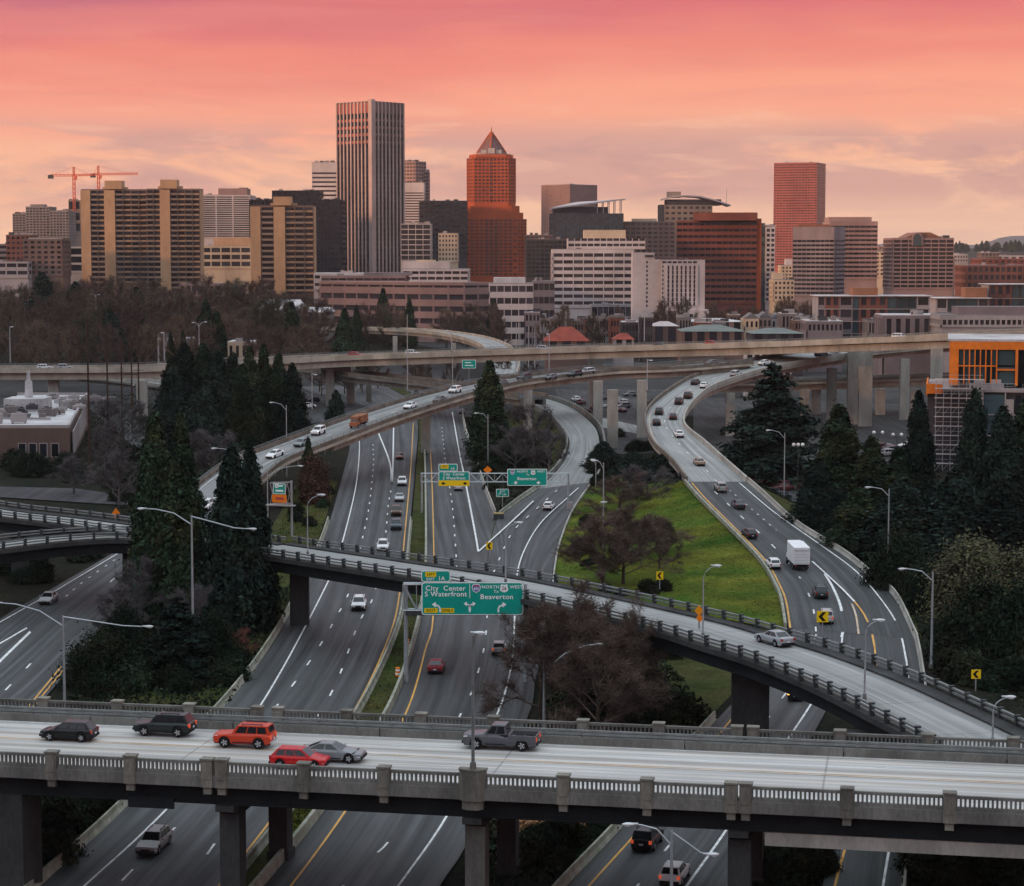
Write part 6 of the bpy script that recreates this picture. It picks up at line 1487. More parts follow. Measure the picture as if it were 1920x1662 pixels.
# ---- undergrowth nobody could count: small leaf sprays over the dark slopes
def cover(name, polys, n, size, mat, zmax=.5):
    C = []
    for P, m in polys:
        xs = [p[0] for p in P]; ys = [p[1] for p in P]; k = 0
        Q = [tuple(at(*p).to_tuple()[:2]) for p in P]; xs = [q[0] for q in Q]; ys = [q[1] for q in Q]; t = 0
        while k < m and t < m * 20:
            t += 1; x, y = rr.uniform(min(xs), max(xs)), rr.uniform(min(ys), max(ys))
            if in_poly(x, y, Q): C.append((x, y, rr.uniform(-.1, zmax) * (.4 + .6 * (math.sin(x * .7) * math.sin(y * .6) * .5 + .5)))); k += 1
    tag(link(name, leaf_mesh(name, np.array(C), np.full(len(C), size), mat, .5)), kind='stuff')
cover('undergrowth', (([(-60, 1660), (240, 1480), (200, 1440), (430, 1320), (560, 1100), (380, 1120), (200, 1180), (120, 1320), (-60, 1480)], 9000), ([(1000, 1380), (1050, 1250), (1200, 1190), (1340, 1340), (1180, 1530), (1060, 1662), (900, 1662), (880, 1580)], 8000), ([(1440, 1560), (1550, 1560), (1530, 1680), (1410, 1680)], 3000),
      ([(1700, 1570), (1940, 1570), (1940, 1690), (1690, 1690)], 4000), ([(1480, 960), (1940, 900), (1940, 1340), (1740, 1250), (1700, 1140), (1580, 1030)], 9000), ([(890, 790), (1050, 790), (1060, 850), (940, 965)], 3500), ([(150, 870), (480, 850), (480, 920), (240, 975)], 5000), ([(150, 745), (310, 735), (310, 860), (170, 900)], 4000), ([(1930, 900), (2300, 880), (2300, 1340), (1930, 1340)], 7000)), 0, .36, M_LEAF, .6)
cover('grass_tufts', (([(460, 1290), (560, 1110), (600, 1000), (635, 900), (560, 900), (480, 1100), (440, 1290)], 3500), ([(675, 1330), (745, 1180), (770, 1010), (795, 1010), (780, 1190), (728, 1335)], 1500), ([(515, 1570), (560, 1512), (605, 1512), (530, 1600)], 1200)), 0, .22, M_GRASS, .12)
n_ = max(len(GL), len(GR)); ga, gb = resample(GL, n_), resample(GR, n_); C = []
for k in range(22000):
    i = rr.random() * (n_ - 1.01); j = int(i); u = rr.random(); q = ga[j].lerp(ga[j + 1], i - j).lerp(gb[j].lerp(gb[j + 1], i - j), u); C.append((q.x, q.y, q.z + rr.uniform(-.02, .07)))
tag(link('grass_tufts', leaf_mesh('grass_tufts', np.array(C), np.full(len(C), .13), M_GRASS, 2.5)), kind='stuff')
scatter([(1050, 1060), (1100, 960), (1135, 950), (1120, 1060), (1100, 1100)], 10, .35, .7, 'dark shrub on the left flank of the grass island by the tall lamp', 'shrubs on the island flank', None, .6)
# ================================================================== vehicles
M_PAINT = pbr('car paint', (1, 1, 1), .34, objcol=True, coat=.22, spec=.25)
M_CARGL = pbr('car glass', (.014, .016, .02), .06, spec=.6)
M_TYRE = pbr('tyre rubber', (.012, .012, .013), .85)
M_RIM = pbr('alloy rim', (.50, .51, .53), .3, metal=.7)
M_PLAST = pbr('black plastic trim', (.016, .016, .018), .6)
M_HL = pbr('headlight glass', (.72, .74, .76), .1, spec=.6)
M_HL_ON = pbr('lit headlight', (.9, .9, .9), .2, emit=(1.0, .93, .82), est=2.6)
M_TL = pbr('tail light', (.34, .018, .012), .25, spec=.6)
M_TL_ON = pbr('lit tail light', (.5, .03, .02), .25, emit=(1.0, .16, .06), est=.35)
M_AMB_ON = pbr('lit amber lamp', (.8, .3, .05), .25, emit=(1.0, .40, .08), est=2.6)
M_PLATE = pbr('licence plate', (.62, .64, .66), .5)
M_CHROME = pbr('chrome trim', (.6, .6, .62), .2, metal=.9)
SPEC = {  # L, W, H, wheel radius, wheelbase front/rear, shoulder, hood nose z, cabin (cowl, roof front, roof rear, tail), roof half width ratio, tail shoulder
    'sedan': dict(L=4.7, W=1.82, H=1.44, r=.33, xf=1.42, xr=-1.36, zs=.94, zn=.70, cab=(1.0, .20, -.95, -1.75), rw=.66, zt=.98),
    'coupe': dict(L=4.8, W=1.84, H=1.40, r=.34, xf=1.45, xr=-1.38, zs=.92, zn=.68, cab=(.95, .05, -.85, -2.0), rw=.62, zt=.96),
    'hatch': dict(L=4.25, W=1.79, H=1.48, r=.33, xf=1.30, xr=-1.30, zs=.95, zn=.74, cab=(1.0, .25, -1.55, -1.98), rw=.68, zt=.98),
    'suv': dict(L=4.65, W=1.88, H=1.74, r=.38, xf=1.38, xr=-1.36, zs=1.08, zn=.92, cab=(.98, .42, -1.85, -2.20), rw=.74, zt=1.10),
    'boxsuv': dict(L=4.6, W=1.80, H=1.78, r=.40, xf=1.36, xr=-1.34, zs=1.12, zn=1.0, cab=(.80, .35, -2.05, -2.24), rw=.78, zt=1.12),
    'wagon': dict(L=4.75, W=1.82, H=1.55, r=.34, xf=1.40, xr=-1.38, zs=.97, zn=.76, cab=(1.0, .30, -1.80, -2.22), rw=.70, zt=1.0),
    'pickup': dict(L=5.75, W=2.0, H=1.92, r=.41, xf=1.80, xr=-1.75, zs=1.18, zn=1.06, cab=(1.22, .62, -.45, -.62), rw=.76, zt=.80),
}
def car_parts(kind):
    """list of (name, MB, material, parent index)"""
    s = SPEC[kind]; h = s['L'] / 2; W = s['W'] / 2; r = s['r']; zs = s['zs']; out = []
    b = MB(); rings = []; lo = .24 if kind not in ('suv', 'boxsuv', 'pickup') else .36
    ar = r + .09
    st = [(h, lo + .16, s['zn'] - .12, .80), (h - .06, lo + .04, s['zn'], .90), (h - .35, lo, s['zn'] + .05, .975)]
    for xc in (s['xf'], s['xr']):
        if xc == s['xr']:
            st += [(s['cab'][0], lo - .02, zs - .02, 1.0), (.2, lo - .04, zs, 1.0)]
        for dx, f in ((ar + .02, 0), (ar * .80, .62), (ar * .42, .92), (0, 1.0), (-ar * .42, .92), (-ar * .80, .62), (-ar - .02, 0)):
            x = xc + dx; top = s['zn'] + (zs - s['zn']) * min(1, max(0, (h - .35 - x) / max(.2, h - .35 - s['cab'][0]))) if xc == s['xf'] else (s['zt'] if kind == 'pickup' or x < s['cab'][3] else zs + .02)
            st.append((x, lo + (r + ar - lo) * f if f else lo, top, 1.0))
    st += [(-h + .25, lo, s['zt'] - .01, .975), (-h + .05, lo + .06, s['zt'] - .06, .92), (-h, lo + .18, s['zt'] - .16, .86)]
    st.sort(key=lambda q: -q[0])
    for x, zb, zt, wf in st:
        wm = W * wf; zm = max(zb + .04, min(zt - .08, .62 if zs < 1 else .74)); i = len(b.v)
        for y, z in ((wm * .94, zb), (wm, zm), (wm * .985, zm + (zt - zm) * .55), (wm * .88, zt), (0, zt + .035), (-wm * .88, zt), (-wm * .985, zm + (zt - zm) * .55), (-wm, zm), (-wm * .94, zb)):
            b.v.append((x, y, z))
        rings.append(i)
    for i, j in zip(rings, rings[1:]):
        for q in range(9): b.face((i + q, i + (q + 1) % 9, j + (q + 1) % 9, j + q))
    b.face([rings[0] + q for q in range(9)][::-1]); b.face([rings[-1] + q for q in range(9)])
    A, B, C, D = s['cab']; wb, wt = W * .87, W * s['rw']; H = s['H']; z0 = zs - .02
    zD = z0 if kind != 'pickup' else z0
    k = [Vector(p) for p in ((A, -wb, z0), (A, wb, z0), (D, wb, zD), (D, -wb, zD), (B, -wt, H - .05), (B, wt, H - .05), (C, wt, H - .04), (C, -wt, H - .04))]
    b.hexa([k[3], k[0], k[1], k[2], k[7], k[4], k[5], k[6]])
    b.hexa([(C + .08, -wt + .06, H - .045), (B - .08, -wt + .06, H - .045), (B - .08, wt - .06, H - .045), (C + .08, wt - .06, H - .045), (C + .3, -wt + .2, H), (B - .35, -wt + .2, H), (B - .35, wt - .2, H), (C + .3, wt - .2, H)])
    out.append(('body', b, M_PAINT))
    def pane(name, a, b_, c, d, s0, s1, t0, t1, mat=M_CARGL):
        n = (b_ - a).cross(d - a).normalized() * .012
        f = lambda u, v: (a.lerp(b_, u)).lerp(d.lerp(c, u), v) + n
        m = MB(); m.quad(f(s0, t0), f(s1, t0), f(s1, t1), f(s0, t1)); q = [f(s0, t0) - n, f(s1, t0) - n, f(s1, t1) - n, f(s0, t1) - n]
        out.append((name, m, mat))
    pane('windshield', k[0], k[1], k[5], k[4], .05, .95, .06, .93); pane('rear_window', k[2], k[3], k[7], k[6], .07, .93, .10 if kind != 'boxsuv' else .2, .88)
    spl = [(.10, .46), (.50, .90)] if kind in ('sedan', 'coupe', 'pickup') else [(.08, .36), (.39, .64), (.67, .92)]
    for u0, u1 in spl:
        pane('side_window', k[3], k[0], k[4], k[7], 1 - u1, 1 - u0, .12, .88); pane('side_window', k[1], k[2], k[6], k[5], u0, u1, .12, .88)
    if kind == 'pickup':
        m = MB(); zb = 1.18; x0, x1 = D - .08, -h + .02
        for y in (W * .93, -W * .93): m.box(x1, x0, y - .05, y + .05, .78, zb)
        m.box(x0 - .08, x0, -W * .9, W * .9, .78, zb); m.box(x1, x1 + .07, -W * .9, W * .9, .62, zb); out.append(('cargo_bed', m, M_PAINT))
        m = MB(); m.box(x1 + .08, x0 - .09, -W * .87, W * .87, .80, .86); out.append(('bed_liner', m, M_PLAST))
    for x in (h - .02, -h - .06):
        m = MB(); zc = lo + .16; m.box(x - .02, x + .08, -W * .84, W * .84, zc - .10, zc + .10); out.append(('bumper', m, M_PLAST if kind not in ('boxsuv',) else M_CHROME))
    m = MB(); m.box(h - .06, h + .02, -W * .42, W * .42, s['zn'] - .30, s['zn'] - .14); out.append(('grille', m, M_PLAST))
    for y in (1, -1):
        m = MB(); m.hexa([(h - .22, y * W * .50, s['zn'] - .20), (h - .0, y * W * .50, s['zn'] - .26), (h - .10, y * W * .90, s['zn'] - .24), (h - .38, y * W * .965, s['zn'] - .20),
                          (h - .24, y * W * .50, s['zn'] - .03), (h - .03, y * W * .50, s['zn'] - .10), (h - .12, y * W * .90, s['zn'] - .06), (h - .40, y * W * .96, s['zn'] - .02)]); out.append(('headlight', m, M_HL))
        zt = s['zt'] if kind != 'pickup' else 1.12; hgt = .20 if kind in ('sedan', 'coupe') else .26
        m = MB(); m.box(-h - .03, -h + .16, y * W * .66 if y > 0 else -W * .91, W * .91 if y > 0 else y * W * .66, zt - .08 - hgt, zt - .06); out.append(('tail_light', m, M_TL))
        m = MB(); m.ell((A - .25, y * (W + .09), zs + .06), (.07, .10, .07), 6, 4); out.append(('mirror', m, M_PAINT))
        m = MB(); m.box(-1.0 if kind != 'pickup' else -.5, A - .1, y * W * .99 - .012, y * W * .99 + .012, lo + .05, lo + .13); out.append(('sill_trim', m, M_PLAST))
    m = MB(); m.box(-h - .075, -h - .055, -.17, .17, lo + .30, lo + .42); out.append(('licence_plate', m, M_PLATE))
    m = MB(); m.box(-h + .1, h - .1, -W * .80, W * .80, lo - .08, lo + .02)
    for xc in (s['xf'], s['xr']): m.box(xc - r - .06, xc + r + .06, -W * .93, W * .93, lo + .1, r * 2 + .08)
    out.append(('underbody', m, M_PLAST))
    if kind in ('suv', 'boxsuv', 'wagon'):
        for y in (1, -1): m = MB(); m.bar((C + .4, y * wt * .82, H + .06), (B - .3, y * wt * .82, H + .06), .05); m.bar((C + .5, y * wt * .82, H - .02), (C + .5, y * wt * .82, H + .06), .05); m.bar((B - .4, y * wt * .82, H - .02), (B - .4, y * wt * .82, H + .06), .05); out.append(('roof_rail', m, M_PLAST))
    return out
def wheel_mbs(r, w=.22):
    t = MB(); n = 16
    prof = [(r * .62, -w / 2), (r * .92, -w / 2), (r, -w * .36), (r, w * .36), (r * .92, w / 2), (r * .62, w / 2)]
    for a in range(n):
        c, s_ = math.cos(6.2832 * a / n), math.sin(6.2832 * a / n)
        for q, y in prof: t.v.append((q * c, y, q * s_))
    for a in range(n):
        for q in range(6): t.face((a * 6 + q, a * 6 + (q + 1) % 6, ((a + 1) % n) * 6 + (q + 1) % 6, ((a + 1) % n) * 6 + q))
    m = MB()
    for y in (w * .38, -w * .38):
        for k in range(5):
            a = 6.2832 * k / 5; d = Vector((math.cos(a), 0, math.sin(a))); e = Vector((-d.z, 0, d.x))
            p, q = d * r * .12, d * r * .62; y0, y1 = y - .02, y + .02
            m.hexa([(p - e * r * .1) + Vector((0, y0, 0)), (p + e * r * .1) + Vector((0, y0, 0)), (q + e * r * .15) + Vector((0, y0, 0)), (q - e * r * .15) + Vector((0, y0, 0)),
                    (p - e * r * .1) + Vector((0, y1, 0)), (p + e * r * .1) + Vector((0, y1, 0)), (q + e * r * .15) + Vector((0, y1, 0)), (q - e * r * .15) + Vector((0, y1, 0))])
    h = MB(); h.tube([(0, -w * .33, 0), (0, w * .33, 0)], r * .60, 14)
    return t, m, h
TEMPL = {}; USED = set()
def template(kind):
    if kind in TEMPL: return TEMPL[kind]
    root = link('car' if kind != 'pickup' else 'pickup_truck', None)
    for name, m, mat in car_parts(kind):
        sm = False; o = m.obj(name, mat, root)
    s = SPEC[kind]; t, m, hb = wheel_mbs(s['r']); tm, rm, hm = t.mesh('tyre', M_TYRE, True), m.mesh('rim', M_RIM), hb.mesh('hub', M_PLAST)
    for x in (s['xf'], s['xr']):
        for y in (s['W'] / 2 - .11, -s['W'] / 2 + .11):
            w = link('wheel', hm, root, (x, y, s['r'])); link('tyre', tm, w); link('rim', rm, w)
    TEMPL[kind] = root; return root
FAR = {}
def far_template(kind):
    """the same shapes in one mesh for vehicles too small to show their parts"""
    if kind in FAR: return FAR[kind]
    J = MB(); mats = []
    def add(m, mat, off=(0, 0, 0)):
        if mat not in mats: mats.append(mat)
        i = len(J.v); J.v += [(v[0] + off[0], v[1] + off[1], v[2] + off[2]) for v in m.v]; J.f += [tuple(i + q for q in f) for f in m.f]; J.m += [mats.index(mat)] * len(m.f)
    for name, m, mat in car_parts(kind):
        if name not in ('sill_trim', 'licence_plate', 'grille', 'roof_rail'): add(m, mat)
    s = SPEC[kind]
    for x in (s['xf'], s['xr']):
        for y in (s['W'] / 2 - .11, -s['W'] / 2 + .11):
            w = MB(); w.tube([(0, -.11, 0), (0, .11, 0)], s['r'], 10); add(w, M_TYRE, (x, y, s['r']))
    FAR[kind] = J.mesh('car', mats); return FAR[kind]
from mathutils.bvhtree import BVHTree
TREES = {}
def on_road(px, py, road, sgn):
    P = ROADS[road]; z = P[len(P) // 2].z
    if road in ROAD_MB:                      # where the line of sight meets the pavement
        if road not in TREES: TREES[road] = BVHTree.FromPolygons(ROAD_MB[road].v, ROAD_MB[road].f)
        hit = TREES[road].ray_cast(Vector((0, 0, CAM_H)), ray(px, py).normalized())
        if hit[0] is not None: z = hit[0].z - .05
    for _ in range(1 if road in ROAD_MB and hit[0] is not None else 60):
        p = at(px, py, z); k = min(range(len(P)), key=lambda i: (P[i].x - p.x) ** 2 + (P[i].y - p.y) ** 2)
        if not (road in ROAD_MB and hit[0] is not None): z = P[k].z
    t = (P[min(k + 1, len(P) - 1)] - P[max(k - 1, 0)]).normalized() * sgn
    p = at(px, py, z + .05); p.z = z + .055
    return p, math.atan2(t.y, t.x), -math.asin(max(-.2, min(.2, t.z)))
def place(o, px, py, road, sgn, turn=0.0):
    p, yaw, pit = on_road(px, py, road, sgn); o.location = p; o.rotation_euler = (0, pit, yaw + turn)
def car(kind, px, py, road, sgn, colr, label, group=None, lights=None, tails=None, detail=True, turn=0.0, cat='car'):
    if detail:
        base = template(kind)
        o = base if kind not in USED else copy_tree(base); USED.add(kind)
        if kind != 'pickup': o.name = 'car'
        for c in o.children:
            c.color = (*colr, 1)
            n = c.name.split('.')[0]
            m = lights if n == 'headlight' else tails if n == 'tail_light' else None
            if m and c.material_slots: c.material_slots[0].link = 'OBJECT'; c.material_slots[0].material = m
    else:
        o = link('car', far_template(kind)); o.color = (*colr, 1)
        for k, sl in enumerate(o.material_slots):
            if lights and sl.material is M_HL: sl.link = 'OBJECT'; sl.material = lights
            elif tails and sl.material is M_TL: sl.link = 'OBJECT'; sl.material = tails
    tag(o, label, cat, group); place(o, px, py, road, sgn, turn); return o
BLACK, DGREEN, ORED, RED, SILV, GREY, WHITE, DARK = (.006, .007, .009), (.014, .020, .020), (.50, .042, .014), (.46, .008, .010), (.38, .39, .41), (.13, .13, .14), (.72, .72, .73), (.018, .019, .024)
G = 'vehicles on the near bridge'
car('hatch', 130, 1386, 'near_bridge', -1, BLACK, 'black hatchback on the near bridge, leading the other cars', G)
car('suv', 309, 1377, 'near_bridge', -1, DGREEN, 'dark green grey crossover on the near bridge beside the far guard rail', G, tails=M_TL_ON)
car('boxsuv', 459, 1399, 'near_bridge', -1, ORED, 'orange red boxy off-road vehicle on the near bridge', G, tails=M_TL_ON)
car('hatch', 563, 1438, 'near_bridge', 1, RED, 'bright red hatchback behind the near balustrade, heading the other way', G)
car('coupe', 624, 1425, 'near_bridge', 1, (.20, .21, .225), 'silver grey coupe partly hidden behind the bright red hatchback', G)
o = car('pickup', 940, 1402, 'near_bridge', -1, (.085, .088, .098), 'grey pickup truck behind the lamp pole on the near bridge', G, tails=M_TL_ON, cat='pickup')
car('sedan', 1452, 1208, 'ramp_bridge', -1, (.30, .31, .33), 'old silver sedan alone on the ramp bridge', tails=M_TL)
G = 'cars on the freeway coming towards the camera'
car('suv', 673, 1142, 'southbound_freeway', -1, WHITE, 'white crossover in the oncoming lanes left of the big green sign', G, M_HL_ON)
car('wagon', 289, 1592, 'southbound_freeway', -1, (.22, .22, .225), 'silver station wagon with lit headlights emerging from under the near bridge', G, M_HL_ON, turn=-.03)
car('suv', 718, 1032, 'southbound_freeway', -1, WHITE, 'white van-like car half hidden by the ramp bridge rail', G)
car('suv', 743, 992, 'southbound_freeway', -1, (.06, .085, .10), 'dark teal car fourth in the oncoming queue, just before the ramp bridge', G, detail=False)
car('suv', 743, 966, 'southbound_freeway', -1, (.10, .06, .035), 'bronze car with headlights on in the oncoming queue', G, M_HL_ON, detail=False)
car('sedan', 749, 939, 'southbound_freeway', -1, SILV, 'silver sedan second in the oncoming queue', G, detail=False)
car('suv', 754, 910, 'southbound_freeway', -1, WHITE, 'white car leading the oncoming queue right of the painted V', G, detail=False)
car('hatch', 749, 861, 'southbound_freeway', -1, (.16, .035, .03), 'dark red car with headlights on under the flyover', G, M_HL_ON, detail=False)
G = 'cars on the freeway driving away'
car('sedan', 818, 1258, 'northbound_freeway', 1, (.20, .018, .025), 'dark red sedan driving away below the big green sign', G)
car('hatch', 936, 1224, 'northbound_freeway', 1, (.30, .31, .32), 'silver hatchback with lit tail lights beside the bare tree', G, tails=M_TL_ON)
car('hatch', 859, 919, 'northbound_freeway', 1, (.50, .48, .50), 'pale car right under the yellow-edged gantry sign', G, detail=False)
car('hatch', 866, 776, 'northbound_freeway', 1, GREY, 'grey car in the shadow of the flyover', G, detail=False)
car('hatch', 1029, 955, 'loop_ramp', 1, WHITE, 'white hatchback on the loop ramp right of the small exit sign', None, detail=False)
G = 'cars on the curved highway'
r = 'curved_highway'
car('suv', 1538, 1119, r, 1, (.035, .05, .05), 'dark green grey crossover beside the painted gore on the curved highway', G, tails=M_TL)
car('boxsuv', 1549, 1166, r, 1, (.42, .41, .40), 'pale off-road car behind the chevron sign of the ramp bridge', G, tails=M_TL_ON)
car('hatch', 1450, 1064, r, 1, WHITE, 'white hatchback hugging the yellow line on the curved highway', G, tails=M_TL)
car('hatch', 1405, 1007, r, 1, DARK, 'black car beside the yellow line on the curved highway', G, tails=M_TL)
car('sedan', 1384, 952, r, 1, (.04, .042, .05), 'charcoal sedan in the middle of the curved highway', G, detail=False)
car('boxsuv', 1351, 921, r, 1, (.30, .32, .31), 'silver green van on the seam between concrete and dark asphalt', G, detail=False)
r = 'curved_viaduct'; G = 'cars on the S-shaped viaduct'
for px, py, k, c, lab in ((1311, 872, 'sedan', (.30, .22, .17), 'tan sedan nearest on the S-shaped viaduct'), (1273, 819, 'sedan', WHITE, 'white sedan low on the bend of the S-shaped viaduct'), (1262, 786, 'hatch', (.05, .03, .03), 'dark maroon car on the bend, right of two others'),
        (1236, 777, 'suv', DARK, 'black car by the inner wall of the viaduct bend, upper of two'), (1231, 797, 'hatch', DARK, 'black car by the inner wall of the viaduct bend, lower of two'), (1273, 758, 'suv', (.04, .025, .025), 'dark car on the viaduct just above the bend'), (1290, 747, 'suv', (.05, .025, .025), 'dark maroon car next to the outer wall above the bend'),
        (1304, 721, 'hatch', DARK, 'black car next to a white one on the upper viaduct'), (1321, 727, 'sedan', WHITE, 'white car next to a black one on the upper viaduct'), (1380, 706, 'suv', SILV, 'silver car higher on the viaduct near the outer wall'), (1436, 684, 'sedan', WHITE, 'white car on the viaduct where the flyover joins'),
        (1540, 668, 'hatch', DARK, 'dark car on the viaduct just before the tall columns'), (1566, 669, 'sedan', GREY, 'grey car on the viaduct beside the tall columns'), (1680, 652, 'hatch', SILV, 'silver car on the viaduct under the upper deck')):
    car(k, px, py, r, 1, c, lab, G, tails=M_TL, detail=False)
r = 'flyover'; G = 'cars on the flyover'
for px, py, k, c, lab, s in ((516, 857, 'sedan', WHITE, 'white sedan at the low end of the flyover', -1), (566, 836, 'hatch', (.16, .19, .20), 'grey blue car beside the small slim conifer on the flyover', -1), (597, 815, 'boxsuv', WHITE, 'white pickup-like car on the flyover left of the rusty truck', -1), (769, 766, 'sedan', WHITE, 'white sedan on the flyover above the freeway', -1),
        (824, 754, 'sedan', (.06, .05, .05), 'dark sedan by the near wall of the flyover', -1), (853, 737, 'suv', WHITE, 'white car by the far wall of the flyover', -1), (940, 724, 'hatch', DARK, 'dark car right of the narrow conifer on the flyover', -1), (983, 713, 'suv', DARK, 'black car on the flyover behind the narrow conifer', -1),
        (1032, 712, 'hatch', GREY, 'grey car on the flat part of the flyover', -1), (1078, 707, 'suv', DARK, 'dark car closely followed by a white one on the flyover', -1), (1101, 702, 'suv', (.5, .52, .55), 'white car following a dark one on the flyover', -1), (1334, 685, 'hatch', (.10, .05, .045), 'maroon car at the far end of the flyover', -1)):
    car(k, px, py, r, s, c, lab, G, M_HL_ON if px < 620 else None, detail=False)
car('suv', 386, 955, 'landing_lanes', -1, WHITE, 'white van between the conifers on the landing lanes', None, detail=False)
car('sedan', 91, 1130, 'landing_lanes', -1, (.36, .37, .38), 'silver sedan on the landing lanes at the left edge', None, turn=0)
G = 'cars on the branch roads'
car('sedan', 1497, 1308, 'inner_branch_road', -1, BLACK, 'black car with amber lamps lit in the shade of the ramp bridge', G, tails=M_AMB_ON)
car('suv', 1214, 1586, 'inner_branch_road', -1, BLACK, 'black crossover under the near bridge by the double lamp', G)
car('hatch', 1265, 1650, 'inner_branch_road', -1, WHITE, 'white hatchback with lit tail lights at the bottom behind the lamp pole', G, tails=M_TL_ON)
# trucks
def box_truck(px, py, road, sgn, label, col=(.72, .72, .72), L=7.6, W=2.35, H=3.5, boxm=None):
    root = thing('box_truck', label, 'truck'); h = L / 2; bm = boxm or pbr('white truck panel', (.74, .74, .75), .45, .08, 1)
    m = MB(); x0, x1 = -h, h - 2.1; m.box(x0, x1, -W / 2, W / 2, 1.0, H); m.box(x0 + .1, x1 + 1.1, -W / 2 + .2, W / 2 - .2, H - 1.0, H - .06); m.obj('cargo_box', bm, root)
    m = MB(); m.box(x0 - .04, x0 - .005, -W / 2 + .12, W / 2 - .12, 1.1, H - .15); m.obj('rear_door', bm, root)
    m = MB()
    for k in range(5): m.box(x0 - .06, x0 - .035, -W / 2 + .14, W / 2 - .14, 1.15 + k * .45, 1.18 + k * .45)
    m.box(x0 - .07, x0 - .02, -W / 2, W / 2, H - .4, H - .34); m.obj('door_ribs', M_GALV, root)
    m = MB(); m.hexa([(x1 + .06, -W * .42, .6), (h, -W * .40, .6), (h, W * .40, .6), (x1 + .06, W * .42, .6), (x1 + .06, -W * .42, 1.5), (h - .05, -W * .38, 1.35), (h - .05, W * .38, 1.35), (x1 + .06, W * .42, 1.5)])
    m.hexa([(x1 + .06, -W * .41, 1.5), (h - .75, -W * .40, 1.45), (h - .75, W * .40, 1.45), (x1 + .06, W * .41, 1.5), (x1 + .06, -W * .38, 2.3), (h - 1.25, -W * .36, 2.25), (h - 1.25, W * .36, 2.25), (x1 + .06, W * .38, 2.3)]); o = m.obj('cab', M_PAINT, root); o.color = (*col, 1)
    m = MB(); m.quad((h - .77, -W * .36, 1.52), (h - .77, W * .36, 1.52), (h - 1.2, W * .33, 2.2), (h - 1.2, -W * .33, 2.2)); m.obj('windshield', M_CARGL, root)
    for y in (1, -1):
        m = MB(); m.box(x1 + .3, h - 1.1, y * W * .405 - .01, y * W * .405 + .01, 1.55, 2.1); m.obj('side_window', M_CARGL, root)
        m = MB(); m.box(x0 - .06, x0, y * W * .42 - .12, y * W * .42 + .12, .78, .95); m.obj('tail_light', M_TL, root)
    m = MB(); m.box(x0 + .2, h - .3, -W * .36, W * .36, .5, .98); m.box(x0 - .25, x0 + .1, -W * .45, W * .45, .5, .62); m.obj('chassis', M_PLAST, root)
    t, rm, hb = wheel_mbs(.45, .3); tm, rr_, hm = t.mesh('tyre', M_TYRE, True), rm.mesh('rim', M_RIM), hb.mesh('hub', M_PLAST)
    for x in (h - 1.2, x0 + 1.5):
        for y in (W / 2 - .2, -W / 2 + .2): w = link('wheel', hm, root, (x, y, .45)); link('tyre', tm, w); link('rim', rr_, w)
    place(root, px, py, road, sgn); return root
box_truck(1494, 1062, 'curved_highway', 1, 'white box truck on the curved highway seen from its rear door')
box_truck(672, 801, 'flyover', -1, 'rust coloured small truck with a load on the flyover', (.30, .10, .05), 6.2, 2.1, 2.5, pbr('rust coloured tarp', (.26, .11, .06), .8, .3, 1))
# parked cars in the lots
rp = random.Random(77); G = 'cars parked in the lots under the viaducts'
n = 0
for (x0, x1, y0, y1, m) in ((1055, 1190, 742, 776, 16), (1345, 1480, 800, 960, 34), (1630, 1720, 812, 880, 14), (500, 590, 745, 775, 6)):
    for k in range(m):
        px, py = rp.uniform(x0, x1), rp.uniform(y0, y1); c = rp.choice([WHITE, SILV, DARK, GREY, (.10, .02, .02), (.03, .04, .07)])
        o = link('parked_car', far_template(rp.choice(['sedan', 'hatch', 'suv']))); o.color = (*c, 1); o.location = at(px, py, .02) + Vector((0, 0, .02)); o.rotation_euler.z = rp.choice([.3, 1.87, 3.44])
        nm = {WHITE: 'white', SILV: 'silver', DARK: 'black', GREY: 'grey'}.get(c, 'dark red' if c[0] > .05 else 'dark blue')
        where = ('in the lot behind the loop ramp wall', 'in the lot under the wide layered cedar', 'in the lot between the tall columns', 'in the side street left of the flyover')[0 if x0 == 1055 else 1 if x0 == 1345 else 2 if x0 == 1630 else 3]
        tag(o, f'{nm} car parked {where}', 'car', 'cars parked ' + where)
# faint traffic on the long bridge, roofs just showing over the parapet
for k, px in enumerate((70, 142, 440, 655, 766, 1015, 1240, 1330, 1700)):
    P = ROADS['upper_bridge']; i = min(range(len(P)), key=lambda j: abs(far(0, 0, 1).x * 0 + (P[j].x / P[j].y * F + 960) - px)); p = P[i]
    c = (WHITE, SILV, DARK, RED)[k % 4]; kk = ('suv', 'boxsuv', 'suv')[k % 3]; o = link('car', far_template(kk)); o.color = (*c, 1); t = P[i + 1] - P[i]; o.location = p + Vector((0, -2, .06)); o.rotation_euler.z = math.atan2(t.y, t.x)
    tag(o, ('white', 'silver', 'dark', 'red')[k % 4] + ' car on the long far bridge ' + ('near its left end', 'above the conifer stand start', 'just right of the dark conifer stand', 'above the double column', 'beside the tall lamp mast', 'left of the red hipped roof', 'before the small white cubes', 'right above the flyover end', 'above the scaffold side')[k], 'car', 'cars on the long far bridge')
